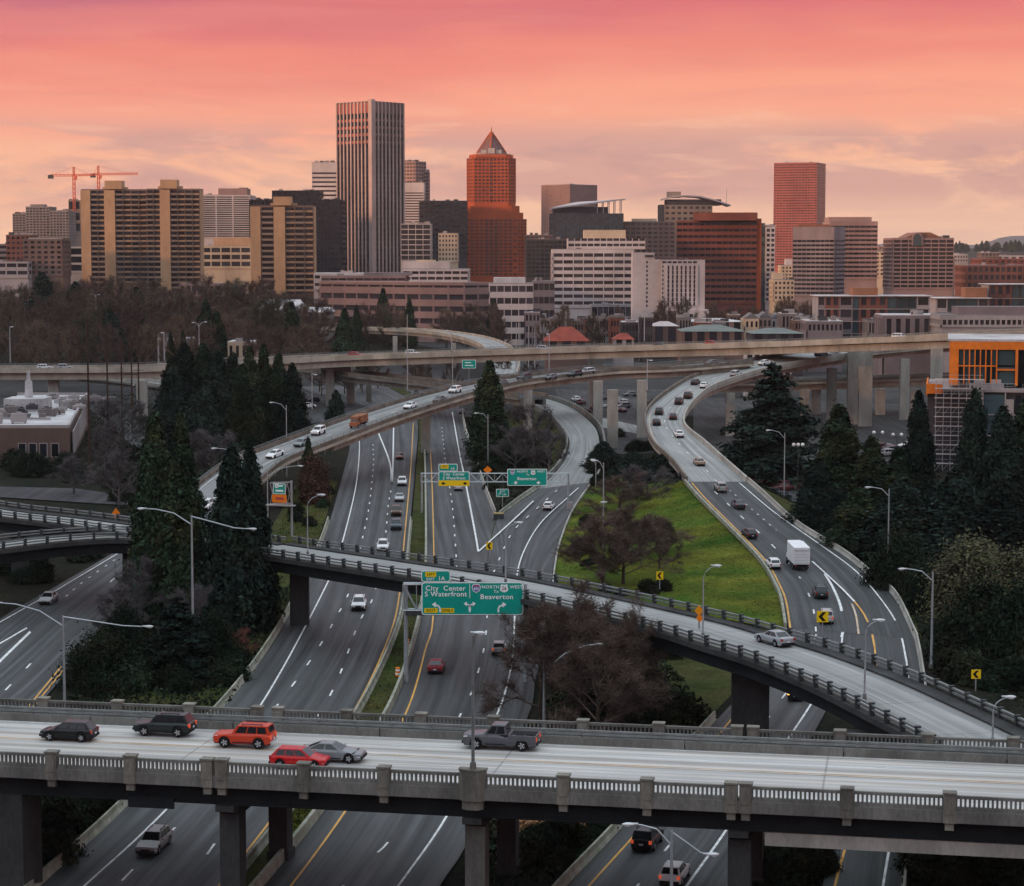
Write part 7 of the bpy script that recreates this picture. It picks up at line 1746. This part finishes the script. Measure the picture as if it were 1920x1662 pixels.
# ================================================================== lamps
def lamp(label, px, pyb, zb, pyt, arms, Y=None, r0=.13, curved=False, group=None, mat=None, name='street_lamp'):
    """arms: list of (px, py) of the lamp heads in the photograph; the lamp stands where its foot is seen"""
    mat = mat or M_GALV
    if Y is None: base = at(px, pyb, zb)
    else: base = Vector((X_at(px, Y), Y, zb))
    Yb = base.y; H = Z_at(pyt, Yb) - base.z; root = thing(name, label, 'street lamp', base, 0, group)
    m = MB()
    if curved: H0 = H - .0
    m.tube([(0, 0, 0), (0, 0, H * .5), (0, 0, H)], [r0, r0 * .8, r0 * .6], 8); m.obj('pole', mat, root)
    m = MB(); m.tube([(0, 0, 0), (0, 0, .5)], [r0 * 1.9, r0 * 1.6], 8); m.obj('base', M_CONC, root)
    for ax, ay in arms:
        dx = X_at(ax, Yb) - base.x; dz = Z_at(ay, Yb) - base.z; s = 1 if dx > 0 else -1
        z0 = H - .1 if not isinstance(pyt, tuple) else H
        if curved:
            pts = [(dx * (1 - math.cos(t)) , 0, H - .05 + (dz - H) * math.sin(t)) for t in (0, .3, .6, .9, 1.2, 1.5)]
        else:
            zs = min(H - .15, dz - .1) if dz > H else H - .1
            pts = [(0, 0, zs - (0.9 if dz >= H - .2 else .0)), (dx * .35, 0, zs + (dz - zs) * .45), (dx * .7, 0, zs + (dz - zs) * .92), (dx * .92, 0, dz)]
        m = MB(); m.tube(pts, [r0 * .5, r0 * .45, r0 * .4, r0 * .35] + [r0 * .33] * (len(pts) - 4), 6); arm = m.obj('arm', mat, root)
        m = MB(); L = .48; m.ell((dx - s * .1 * 0, 0, dz), (L, .19, .13), 8, 6); m.box(min(dx, dx - s * .65), max(dx, dx - s * .65), -.08, .08, dz - .02, dz + .09); h = m.obj('luminaire', M_LAMPHEAD, root, True)
        m = MB(); m.ell((dx + s * .08, 0, dz - .09), (.26, .15, .09), 8, 5); m.obj('lens', M_LENS, h, True)
    return root
G = 'tall double-armed highway lamps'
lamp('double-armed lamp beside the dark ivy tree at the left edge', 122, 1362, 0, 1155, [(-22, 1131), (268, 1175)], group=G, r0=.16)
lamp('tall double-armed lamp rising among the dark conifers', 363, 1262, 0, 967, [(257, 954), (468, 992)], group=G, r0=.17)
lamp('double-armed lamp at the bottom over the white hatchback', 1258, 1790, 0, 1558, [(1184, 1546), (1346, 1602)], group=G, r0=.15)
lamp('double-armed lamp at the tip of the grass island beside the gantry', 1131, 1062, .2, 868, [(1115, 864), (1133, 942)], group=G)
G = 'single-armed highway lamps'
lamp('single-armed lamp in front of the dark conifer stand, head over its trees', 538, 895, 0, 760, [(506, 755)], group=G)
lamp('lamp whose curved arm reaches out above the dark conifer twins', 458, 1000, 0, 850, [(396, 841)], Y=360, group=G)
lamp('short lamp arm reaching over the round russet tree', 497, 1000, 0, 882, [(560, 874)], Y=372, group=G)
lamp('slim lamp in front of the narrow pointed conifer', 915, 884, 0, 777, [(892, 775)], group=G)
lamp('thin lamp at the top of the grass island by the round-topped conifer', 1117, 918, 1, 866, [(1112, 862)], group=G, r0=.1)
lamp('tall lamp on the slope below the wide layered cedar', 1470, 948, 1, 812, [(1444, 807)], group=G)
lamp('tall lamp by the outer barrier in front of the slope conifers', 1664, 1108, 0, 917, [(1634, 914)], group=G)
lamp('thick single-armed lamp in front of the dark leafy trees', 1746, 1253, 0, 1073, [(1701, 1067)], group=G, r0=.17)
lamp('single-armed lamp in front of the bare trees, behind the near bridge', 1020, 1375, 0, 1238, [(1134, 1208)], group=G, r0=.16)
p = NBR.matrix_world
lamp('tall lamp standing on the big pillar of the near bridge', 887, 1443, 11.5, 1192, [(898, 1187)], group=None, r0=.13, mat=M_RAIL)
G = 'curved-neck lamps on the ramp bridge'
def rlamp(lab, px, pyb, pyt, head):
    lamp(lab, px, pyb, 9.6, pyt, [head], curved=True, group=G, r0=.10, mat=M_GALV)
rlamp('curved-neck lamp at the left end of the ramp bridge rail', 577, 1042, 950, (600, 928))
rlamp('curved-neck lamp above the loop ramp mouth', 948, 1094, 1000, (974, 980))
rlamp('curved-neck lamp carrying two yellow warning signs', 1318, 1196, 1085, (1350, 1061))
rlamp('curved-neck lamp in front of the outer branch road', 1621, 1312, 1190, (1661, 1163))
rlamp('curved-neck lamp at the near end of the ramp bridge', 1861, 1396, 1332, (1912, 1307))
# distant masts
for lab, px, yb, yt, Y, arms in (('tall lamp mast rising through the far bridge near the curved ramp', 763, 735, 590, 590, []), ('lamp mast on the far bridge left of the exit board', 846, 660, 622, 640, [(838, 620)]), ('lamp pole at the far left on the long bridge', 15, 680, 614, 610, [(19, 613)]), ('lamp pole above the white-roofed shed', 371, 660, 607, 700, [(384, 604), (360, 605)]),
        ('thin lamp pole on the far bridge left part', 305, 676, 625, 640, [(302, 624)]), ('lamp pole with short arms in front of park trees', 178, 640, 553, 900, [(170, 552), (184, 553)]), ('pole right of the curved ramp, first of four', 968, 690, 606, 700, []), ('pole right of the curved ramp, second of four', 975, 690, 606, 704, []), ('pole right of the curved ramp, third of four', 991, 690, 612, 700, []), ('pole right of the curved ramp, last of four', 1003, 690, 613, 700, []),
        ('lamp pole in front of the big red roof', 1030, 700, 628, 610, [(1027, 627)]), ('dark mast on the far bridge right of the red roof', 1209, 640, 548, 650, []), ('lamp under the far bridge beside the tall pier', 1215, 735, 674, 520, [(1222, 676)]), ('lamp at the end of the lower double-walled ramp', 848, 735, 668, 620, []), ('lamp standing on the flyover wall', 583, 770, 700, 560, [(590, 703)])):
    zb = 48 - (yb - 470) * Y / F
    lamp(lab, px, yb, zb, yt, arms, Y=Y, r0=.16, group='far lamp poles', name='lamp_pole')
def globes(lab, px, py, Y, n):
    z = Z_at(py, Y); root = thing('globe_lamp', lab, 'street lamp', (X_at(px, Y), Y, 0), 0, 'white globe lamps in the lot')
    m = MB(); m.tube([(0, 0, 0), (0, 0, z)], .09, 6); m.bar((-.9, 0, z - .1), (.9, 0, z - .1), .08); m.obj('pole', M_RAIL_D, root)
    for k in range(n): m = MB(); m.ell((-.9 + 1.8 * k / max(1, n - 1), 0, z + .3), (.38, .38, .38), 8, 6); m.obj('globe', pbr('white globe', (.8, .78, .75), .3) if 'white globe' not in MATS else MATS['white globe'], root, True)
globes('white globe lamp with three balls right of the cedar', 1501, 837, 430, 3); globes('white globe lamp with two balls before the tall white column', 1652, 814, 450, 2); globes('white globe lamp right of the two-ball one, near the scaffold', 1688, 818, 455, 2)
# wooden utility poles at the left
M_WOOD = pbr('utility pole wood', (.045, .028, .022), .9, .3, 2)
for lab, px, yt, Y in (('first wooden utility pole beside the flat-roofed building', 161, 600, 440), ('second wooden utility pole right of the flat-roofed building', 197, 612, 500), ('thin wooden pole with a signboard in front of the far bridge', 224, 640, 520), ('wooden pole with a transformer crossarm in front of the far bridge', 243, 634, 560), ('tall wooden pole next to the far bridge column', 256, 608, 575)):
    root = thing('utility_pole', lab, 'utility pole', (X_at(px, Y), Y, 0), 0, 'wooden utility poles'); z = Z_at(yt, Y); m = MB(); m.tube([(0, 0, -.3), (0, 0, z)], [.26, .18], 7); m.obj('pole', M_WOOD, root)
    if px in (243, 256): m = MB(); m.bar((-1.8, 0, z * .62), (1.8, 0, z * .62), .2); m.bar((-1.4, 0, z * .56), (1.4, 0, z * .56), .16); m.obj('crossarm', M_WOOD, root)
    if px == 243: m = MB(); m.tube([(.6, -.3, z * .5), (.6, -.3, z * .57)], .35, 8); m.obj('transformer', M_GALV, root)

# ================================================================== signs
M_SGREEN = pbr('green sign sheeting', (.006, .33, .26), .35, .08, .6); M_SYEL = pbr('yellow sign sheeting', (.88, .60, .012), .45); M_SWHITE = pbr('white sign legend', (.92, .94, .93), .45)
M_SBLACK = pbr('black sign legend', (.012, .012, .012), .5); M_SORANGE = pbr('orange sign sheeting', (.85, .22, .012), .45); M_SBLUE = pbr('blue shield', (.16, .17, .42), .45); M_SRED = pbr('red shield band', (.45, .06, .08), .45)
M_SBACK = pbr('sign back aluminium', (.28, .29, .30), .5, metal=.5); M_SAMB = pbr('amber sign sheeting', (.80, .30, .012), .45)
def text(s, size, loc, mat, parent, wide=1.0, bold=.012, rot=None):
    cu = bpy.data.curves.new('lettering', 'FONT'); cu.body = s; cu.size = size; cu.align_x = 'CENTER'; cu.align_y = 'CENTER'; cu.offset = bold * size; cu.space_character = 1.08; cu.resolution_u = 3
    tmp = bpy.data.objects.new('tmp', cu); COL.objects.link(tmp); bpy.context.view_layer.update()
    me = bpy.data.meshes.new_from_object(tmp); bpy.data.objects.remove(tmp); bpy.data.curves.remove(cu); me.name = 'lettering'; me.materials.clear(); me.materials.append(mat)
    o = link('lettering', me, parent, loc); o.rotation_euler = (math.pi / 2, 0, 0); o.scale = (wide, 1, 1); return o
def flat(pts, y, mat, parent, name, th=.01):
    m = MB(); m.prism([(x, y, z) for x, z in pts], (0, th, 0)); return m.obj(name, mat, parent)
def rrect(x0, x1, z0, z1, r, n=4):
    P = []
    for cx, cz, a0 in ((x1 - r, z0 + r, -90), (x1 - r, z1 - r, 0), (x0 + r, z1 - r, 90), (x0 + r, z0 + r, 180)):
        for k in range(n + 1): a = math.radians(a0 + 90 * k / n); P.append((cx + r * math.cos(a), cz + r * math.sin(a)))
    return P
def board(parent, x0, x1, z0, z1, mat=None, bw=.09, r=.25, name='panel'):
    """sign panel facing the camera with its white border, slightly proud"""
    m = MB(); m.box(x0 + .02, x1 - .02, .0, .08, z0 + .02, z1 - .02); m.obj('panel_back', M_SBACK, parent)
    flat(rrect(x0, x1, z0, z1, r), -.02, M_SWHITE, parent, 'border', .015)
    return flat(rrect(x0 + bw, x1 - bw, z0 + bw, z1 - bw, r * .8), -.035, mat or M_SGREEN, parent, name, .014)
def arrow_up(x, z, h, parent, mat, bend=0):
    w = h * .16
    if bend == 0: pts = [(x - w / 2, z), (x + w / 2, z), (x + w / 2, z + h * .55), (x + h * .3, z + h * .55), (x, z + h), (x - h * .3, z + h * .55), (x - w / 2, z + h * .55)]; flat(pts, -.05, mat, parent, 'arrow', .012); return
    s = bend; m = MB(); prev = None
    path = [(x - s * h * .25, z), (x - s * h * .25, z + h * .35), (x - s * h * .12, z + h * .58), (x + s * h * .18, z + h * .70)]
    for (ax, az), (bx, bz) in zip(path, path[1:]):
        d = Vector((bx - ax, 0, bz - az)).normalized(); n = Vector((-d.z, 0, d.x)) * w / 2
        m.prism([Vector((ax, -.05, az)) - n - d * .02, Vector((bx, -.05, bz)) - n + d * .02, Vector((bx, -.05, bz)) + n + d * .02, Vector((ax, -.05, az)) + n - d * .02], (0, .012, 0))
    hx, hz = x + s * h * .16, z + h * .70; m.prism([Vector((hx, -.051, hz - h * .26)), Vector((hx + s * h * .36, -.051, hz + h * .06)), Vector((hx - s * .02, -.051, hz + h * .30))], (0, .012, 0)); m.obj('arrow', mat, parent)
def shield_i(x, z, s, num, parent):
    P = [(x + s * a, z + s * b) for a, b in ((0, -.55), (.35, -.32), (.5, .05), (.42, .35), (.22, .48), (0, .42), (-.22, .48), (-.42, .35), (-.5, .05), (-.35, -.32))]
    flat(P, -.048, M_SWHITE, parent, 'route_shield', .012); flat([(x + (a - x) * .86, z + (b - z) * .86) for a, b in P], -.056, M_SBLUE, parent, 'shield_field', .007)
    flat([(x - s * .38, z + s * .2), (x + s * .38, z + s * .2), (x + s * .34, z + s * .34), (x - s * .34, z + s * .34)], -.062, M_SRED, parent, 'shield_band', .005)
    text(num, s * .42, (x, -.066, z - s * .08), M_SWHITE, parent, .9)
def shield_us(x, z, s, num, parent):
    P = [(x + s * a, z + s * b) for a, b in ((0, -.5), (.2, -.42), (.45, -.3), (.5, -.05), (.4, .2), (.46, .38), (.3, .5), (0, .42), (-.3, .5), (-.46, .38), (-.4, .2), (-.5, -.05), (-.45, -.3), (-.2, -.42))]
    flat(P, -.048, M_SWHITE, parent, 'route_shield', .012); text(num, s * .62, (x, -.062, z), M_SBLACK, parent, .9)
def span(mb, a, b, w, h, n, r=.07):
    """box truss along x from a to b"""
    a, b = Vector(a), Vector(b)
    c = [Vector((0, 0, 0)), Vector((0, w, 0)), Vector((0, w, h)), Vector((0, 0, h))]
    for q in c: mb.tube([a + q, b + q], r, 6)
    for k in range(n):
        p, q = a.lerp(b, k / n), a.lerp(b, (k + 1) / n)
        mb.tube([p, q + c[3]] if k % 2 else [p + c[3], q], r * .6, 5, cap=False); mb.tube([p + c[1], q + c[2]] if k % 2 else [p + c[2], q + c[1]], r * .6, 5, cap=False)
        mb.tube([p, p + c[3]], r * .6, 5, cap=False); mb.tube([p, p + c[1]], r * .5, 5, cap=False)
# -- the near sign
def near_sign():
    Y = 234; root = thing('gantry', 'overhead truss that carries the big green sign above the outbound lanes', 'gantry', (X_at(757, Y), Y + .5, 0)); X = lambda p: X_at(p, Y) - root.location.x; Z = lambda p: Z_at(p, Y)
    m = MB(); m.tube([(0, .6, 0), (0, .6, Z(1096))], [.28, .22], 10); m.obj('post', M_GALV, root)
    m = MB(); span(m, (X(752), .2, Z(1147)), (X(984), .2, Z(1147)), 1.0, Z(1098) - Z(1147), 9, .10); m.obj('truss', M_GALV, root)
    m = MB(); m.tube([(X(986), .7, 0), (X(986), .7, Z(1098))], [.26, .2], 10); m.obj('post', M_GALV, root)
    m = MB(); m.bar((X(757), -.2, Z(1151)), (X(985), -.2, Z(1151)), .12, .5); m.obj('lamp_walkway', M_RAIL_D, root)
    s = thing('highway_sign', 'big green overhead sign for City Center and Beaverton with lane arrows', 'sign', (X_at(884, Y), Y, 0)); x = lambda p: X_at(p, Y) - s.location.x
    board(s, x(788), x(981.5), Z(1153.5), Z(1092), None, .10, .35)
    board(s, x(787.5), x(843), Z(1091.4), Z(1070), None, .09, .3, 'exit_tab')
    flat(rrect(x(795), x(816), Z(1082), Z(1072.5), .1), -.045, M_SYEL, s, 'yellow_plaque', .012); text('LEFT', .40, (x(805.5), -.06, Z(1077.3)), M_SBLACK, s)
    text('EXIT', .42, (x(805), -.06, Z(1086.3)), M_SWHITE, s); text('1A', .62, (x(826), -.06, Z(1085)), M_SWHITE, s)
    text('City  Center', .78, (x(833.5), -.06, Z(1103.5)), M_SWHITE, s, 1.02); text('S Waterfront', .78, (x(834), -.06, Z(1114.5)), M_SWHITE, s, 1.02)
    flat([(x(879.2), Z(1122)), (x(880.2), Z(1122)), (x(880.2), Z(1095)), (x(879.2), Z(1095))], -.05, M_SWHITE, s, 'divider', .012)
    shield_i(x(892), Z(1103), 1.0, '405', s); text('NORTH', .50, (x(919), -.06, Z(1101)), M_SWHITE, s, 1.05); shield_us(x(945), Z(1103.5), .92, '26', s); text('WEST', .50, (x(968), -.06, Z(1101)), M_SWHITE, s, 1.05)
    text('To', .46, (x(930), -.06, Z(1109.5)), M_SWHITE, s); text('Beaverton', .78, (x(931), -.06, Z(1119.5)), M_SWHITE, s, 1.05)
    for a, b, t in ((793, 818.5, 'EXIT'), (825, 850, 'ONLY')): flat(rrect(x(a), x(b), Z(1149.5), Z(1140.5), .1), -.045, M_SYEL, s, 'yellow_plaque', .012); text(t, .46, (x((a + b) / 2), -.06, Z(1145)), M_SBLACK, s)
    arrow_up(x(818), Z(1148), 1.15, s, M_SWHITE, -1); arrow_up(x(939), Z(1148), 1.15, s, M_SWHITE, 1)
    m = MB(); m.box(x(879.6) - .1, x(879.6) + .1, -.055, -.04, Z(1148), Z(1139)); m.obj('arrow', M_SWHITE, s); arrow_up(x(876.5), Z(1144), .95, s, M_SWHITE, -1); arrow_up(x(882.7), Z(1144), .95, s, M_SWHITE, 1)
near_sign()
# -- the far gantry
def far_gantry():
    Y = 388; root = thing('gantry', 'long thin truss gantry with two green signs before the loop ramp', 'gantry', (X_at(928, Y), Y + .4, 0)); X = lambda p: X_at(p, Y) - root.location.x; Z = lambda p: Z_at(p, Y)
    m = MB(); span(m, (X(787), .2, Z(905)), (X(1067), .2, Z(905)), .9, Z(889) - Z(905), 18, .07); m.obj('truss', M_GALV, root)
    for p in (789, 1067): m = MB(); m.tube([(X(p), .6, 0), (X(p), .6, Z(889))], [.2, .16], 8); m.obj('post', M_GALV, root)
    m = MB(); m.box(X(1065) - .1, X(1074), .2, 1.2, .4, 2.0); m.obj('control_cabinet', W_PALE, root)
    s = thing('highway_sign', 'green gantry sign for City Center with a yellow bottom strip', 'sign', (X_at(850, Y), Y, 0)); x = lambda p: X_at(p, Y) - s.location.x
    board(s, x(821), x(879.5), Z(905), Z(884.5), None, .11, .2); board(s, x(821), x(857), Z(884), Z(870), None, .11, .2, 'exit_tab')
    flat(rrect(x(821), x(879.5), Z(911.5), Z(901), .1), -.05, M_SYEL, s, 'yellow_strip', .03)
    for p in (830, 871): flat([(x(p) - .22, Z(904.5)), (x(p) + .22, Z(904.5)), (x(p) + .22, Z(906.5)), (x(p) + .5, Z(906.5)), (x(p), Z(909.5)), (x(p) - .5, Z(906.5)), (x(p) - .22, Z(906.5))], -.07, M_SBLACK, s, 'arrow', .015)
    flat(rrect(x(825), x(840), Z(879), Z(871.5), .1), -.05, M_SYEL, s, 'yellow_plaque', .012); text('LEFT', .5, (x(832.5), -.07, Z(875.2)), M_SBLACK, s); text('1A', .65, (x(847.5), -.07, Z(879)), M_SWHITE, s)
    text('City  Center', .74, (x(850), -.06, Z(889.5)), M_SWHITE, s, .95); text('S Waterfront', .74, (x(850.5), -.06, Z(897)), M_SWHITE, s, .95)
    s = thing('highway_sign', 'green gantry sign for Beaverton over the loop ramp lanes', 'sign', (X_at(989, Y), Y, 0)); x = lambda p: X_at(p, Y) - s.location.x
    board(s, x(951), x(1026.5), Z(911), Z(879.5), None, .11, .25)
    shield_i(x(961), Z(886), .85, '405', s); text('NORTH', .52, (x(980), -.06, Z(884.5)), M_SWHITE, s); shield_us(x(1000), Z(886.5), .85, '26', s); text('WEST', .52, (x(1015), -.06, Z(884.5)), M_SWHITE, s)
    text('To', .5, (x(990), -.06, Z(890.5)), M_SWHITE, s); text('Beaverton', .78, (x(988), -.06, Z(898)), M_SWHITE, s, 1.0)
    for p in (967, 1010): flat([(x(p) - .14, Z(902.5)), (x(p) + .14, Z(902.5)), (x(p) + .14, Z(905)), (x(p) + .42, Z(905)), (x(p), Z(908.5)), (x(p) - .42, Z(905)), (x(p) - .14, Z(905))], -.06, M_SWHITE, s, 'arrow', .015)
far_gantry()
def small_sign(label, px, yt, yb, w, Y, kind, yfoot=None, name='road_sign', group=None):
    root = thing(name, label, 'sign', (X_at(px, Y), Y, 0), 0, group); Z = lambda p: Z_at(p, Y); hw = w * Y / F / 2; zt, zb = Z(yt), Z(yb); zc = (zt + zb) / 2
    zf = Z(yfoot) if yfoot else -.2
    m = MB(); m.tube([(0, .1, zf), (0, .1, zt)], .06, 6); m.obj('post', M_GALV, root)
    m = MB()
    if kind in ('diamond', 'orange'):
        m = MB(); m.prism([(0, 0, zb), (hw, 0, zc), (0, 0, zt), (-hw, 0, zc)], (0, .03, 0)); m.obj('panel', M_SORANGE if kind == 'orange' else M_SAMB, root)
    elif kind == 'chevron':
        m.box(-hw, hw, 0, .03, zb, zt); m.obj('panel', M_SYEL, root); h = (zt - zb) * .40
        P = [(hw * .62, zc + h), (-hw * .05, zc + h), (-hw * .72, zc), (-hw * .05, zc - h), (hw * .62, zc - h), (-hw * .05, zc)]
        m = MB(); m.prism([(x, -.012, z) for x, z in (P[0], P[1], P[2], P[5])], (0, .01, 0)); m.prism([(x, -.012, z) for x, z in (P[5], P[2], P[3], P[4])], (0, .01, 0)); m.obj('chevron_mark', M_SBLACK, root)
    elif kind == 'exit':
        board(root, -hw, hw, zb, zt, None, .1, .15); text('EXIT', (zt - zb) * .3, (0, -.06, zc + (zt - zb) * .2), M_SWHITE, root); text('1A', (zt - zb) * .4, (hw * .25, -.06, zc - (zt - zb) * .2), M_SWHITE, root); arrow_up(-hw * .45, zb + .25, (zt - zb) * .42, root, M_SWHITE, 1)
    elif kind == 'green': board(root, -hw, hw, zb, zt, None, .12, .2); m = MB(); m.box(-hw * .6, hw * .3, -.06, -.045, zc + .3, zc + .55); m.box(-hw * .6, hw * .6, -.06, -.045, zc - .5, zc - .25); m.obj('lettering', M_SWHITE, root)
    return root
G = 'yellow chevron signs'
small_sign('yellow chevron sign at the painted V of the loop ramp', 917, 1017, 1031, 12, 279, 'chevron', 1048, group=G)
small_sign('yellow chevron sign at the foot of the grass island', 1241, 1072, 1087, 13, 268, 'chevron', 1105, group=G)
small_sign('yellow chevron sign in front of the pale off-road car', 1551.5, 1146, 1167, 22, 214, 'chevron', 1196, group=G)
small_sign('yellow chevron sign in front of the dark bushes at the ramp bridge end', 1846, 1256, 1273, 18, 185, 'chevron', 1296, group=G)
small_sign('amber curve warning diamond on the curved-neck lamp pole', 1316, 1135, 1156, 17, 211, 'diamond', 1180)
small_sign('orange advisory plate below the amber diamond on the lamp pole', 1317.5, 1151, 1168, 14, 210.8, 'orange', 1180)
small_sign('orange diamond work sign on the upper left ramp', 209, 953, 972, 15, 310, 'orange', 985)
small_sign('orange diamond sign behind the gantry truss', 914, 874, 889, 17, 420, 'orange')
small_sign('small green exit sign in the dark hollow of the loop', 942, 917, 932, 24, 395, 'exit')
small_sign('small green board hanging under the far bridge', 879, 675, 691, 26, 600, 'green', 712)
def exit_frame():
    Y = 356; root = thing('gantry', 'steel frame with catwalk holding the green and orange exit sign', 'gantry', (X_at(540, Y), Y, 0), math.radians(-18)); u = Y / F; Z = lambda p: Z_at(p, Y)
    m = MB(); m.tube([(0, .5, 0), (0, .5, Z(902))], [.22, .18], 8); m.obj('post', M_GALV, root)
    m = MB(); L = -44 * u
    for z in (Z(905), Z(945)): m.bar((0, .5, z), (L, .5, z - .25), .18); m.bar((0, 1.1, z), (L, 1.1, z - .25), .12)
    for k in range(5): m.bar((L * k / 5, .5, Z(905)), (L * (k + 1) / 5, .5, Z(945) - .2), .08); m.bar((L * k / 5, .5, Z(945)), (L * (k + 1) / 5, .5, Z(905) - .2), .08)
    m.obj('truss', M_GALV, root)
    m = MB(); m.box(L - .4, .9, -.9, .3, Z(949), Z(947)); m.obj('catwalk', W_PALE, root)
    s = thing('highway_sign', 'green sign over an orange work panel above the grassy bank', 'sign', (X_at(520, Y), Y - .6, 0), math.radians(-18)); hw = 15 * u
    board(s, -hw * .85, hw * .85, Z(926), Z(906), None, .1, .15); shield_us(-hw * .35, Z(911), .7, '26', s)
    m = MB(); m.box(-hw * .1, hw * .5, -.06, -.045, Z(912), Z(909)); m.box(-hw * .5, hw * .55, -.06, -.045, Z(921.5), Z(918)); m.obj('lettering', M_SWHITE, s)
    flat(rrect(-hw, hw, Z(942), Z(927), .1), -.04, M_SORANGE, s, 'work_panel', .04); m = MB(); m.box(-hw * .5, hw * .6, -.06, -.041, Z(936.5), Z(932)); m.obj('lettering', M_SRED, s)
exit_frame()
# drums, crash cushion, small roadside things
G = 'orange and white traffic drums in the median'
for lab, px, py in (('orange and white traffic drum in the median below the gantry post', 764, 1216), ('orange and white traffic drum in the median, lower of the two', 746, 1270)):
    root = thing('traffic_drum', lab, 'traffic drum', at(px, py, 0), 0, G)
    m = MB(); m.tube([(0, 0, 0), (0, 0, .12)], [.38, .36], 12); m.obj('base', M_PLAST, root)
    for k in range(5): m = MB(); m.tube([(0, 0, .12 + k * .2), (0, 0, .31 + k * .2)], [.30 - .01 * k, .295 - .01 * k], 12); m.obj('band', M_SORANGE if k % 2 == 0 else M_SWHITE, root)
root = thing('crash_cushion', 'weathered yellow crash cushion at the nose of the barriers', 'crash cushion', at(935, 974, 0))
m = MB(); m.box(-.9, .9, -1.4, 1.2, 0, 1.1); m.obj('body', pbr('weathered yellow', (.38, .26, .10), .7, .3, 1), root); m = MB()
for k in range(3): m.box(-.93, .93, -1.43 + k * .8, -1.33 + k * .8, .05, 1.13)
m.obj('band', M_RAIL_D, root)
for lab, px, py in (('pale chunk of broken concrete beside the mossy barrier', 418, 1232), ('small heap of debris under the ramp bridge at the shoulder', 560, 1160)):
    root = thing('concrete_chunk', lab, 'rubble', at(px, py, 0)); m = MB(); m.hexa([(-1, -.3, 0), (1.1, -.4, 0), (.9, .4, 0), (-.9, .5, 0), (-.8, -.2, .4), (.9, -.3, .3), (.8, .3, .35), (-.7, .3, .45)]); m.obj('block', M_BARR, root)
# ================================================================== air
mb = MB(); mb.box(-4900, 4900, -3400, 8700, -1.6, 470)
hz = bpy.data.materials.new('haze'); hz.use_nodes = True; nt = hz.node_tree; nt.nodes.clear()
o_ = nt.nodes.new('ShaderNodeOutputMaterial'); v_ = nt.nodes.new('ShaderNodeVolumePrincipled')
v_.inputs['Color'].default_value = (.90, .80, .82, 1); v_.inputs['Density'].default_value = .000030; v_.inputs['Anisotropy'].default_value = .2
nt.links.new(v_.outputs[0], o_.inputs['Volume'])
tag(mb.obj('haze', hz), kind='stuff')
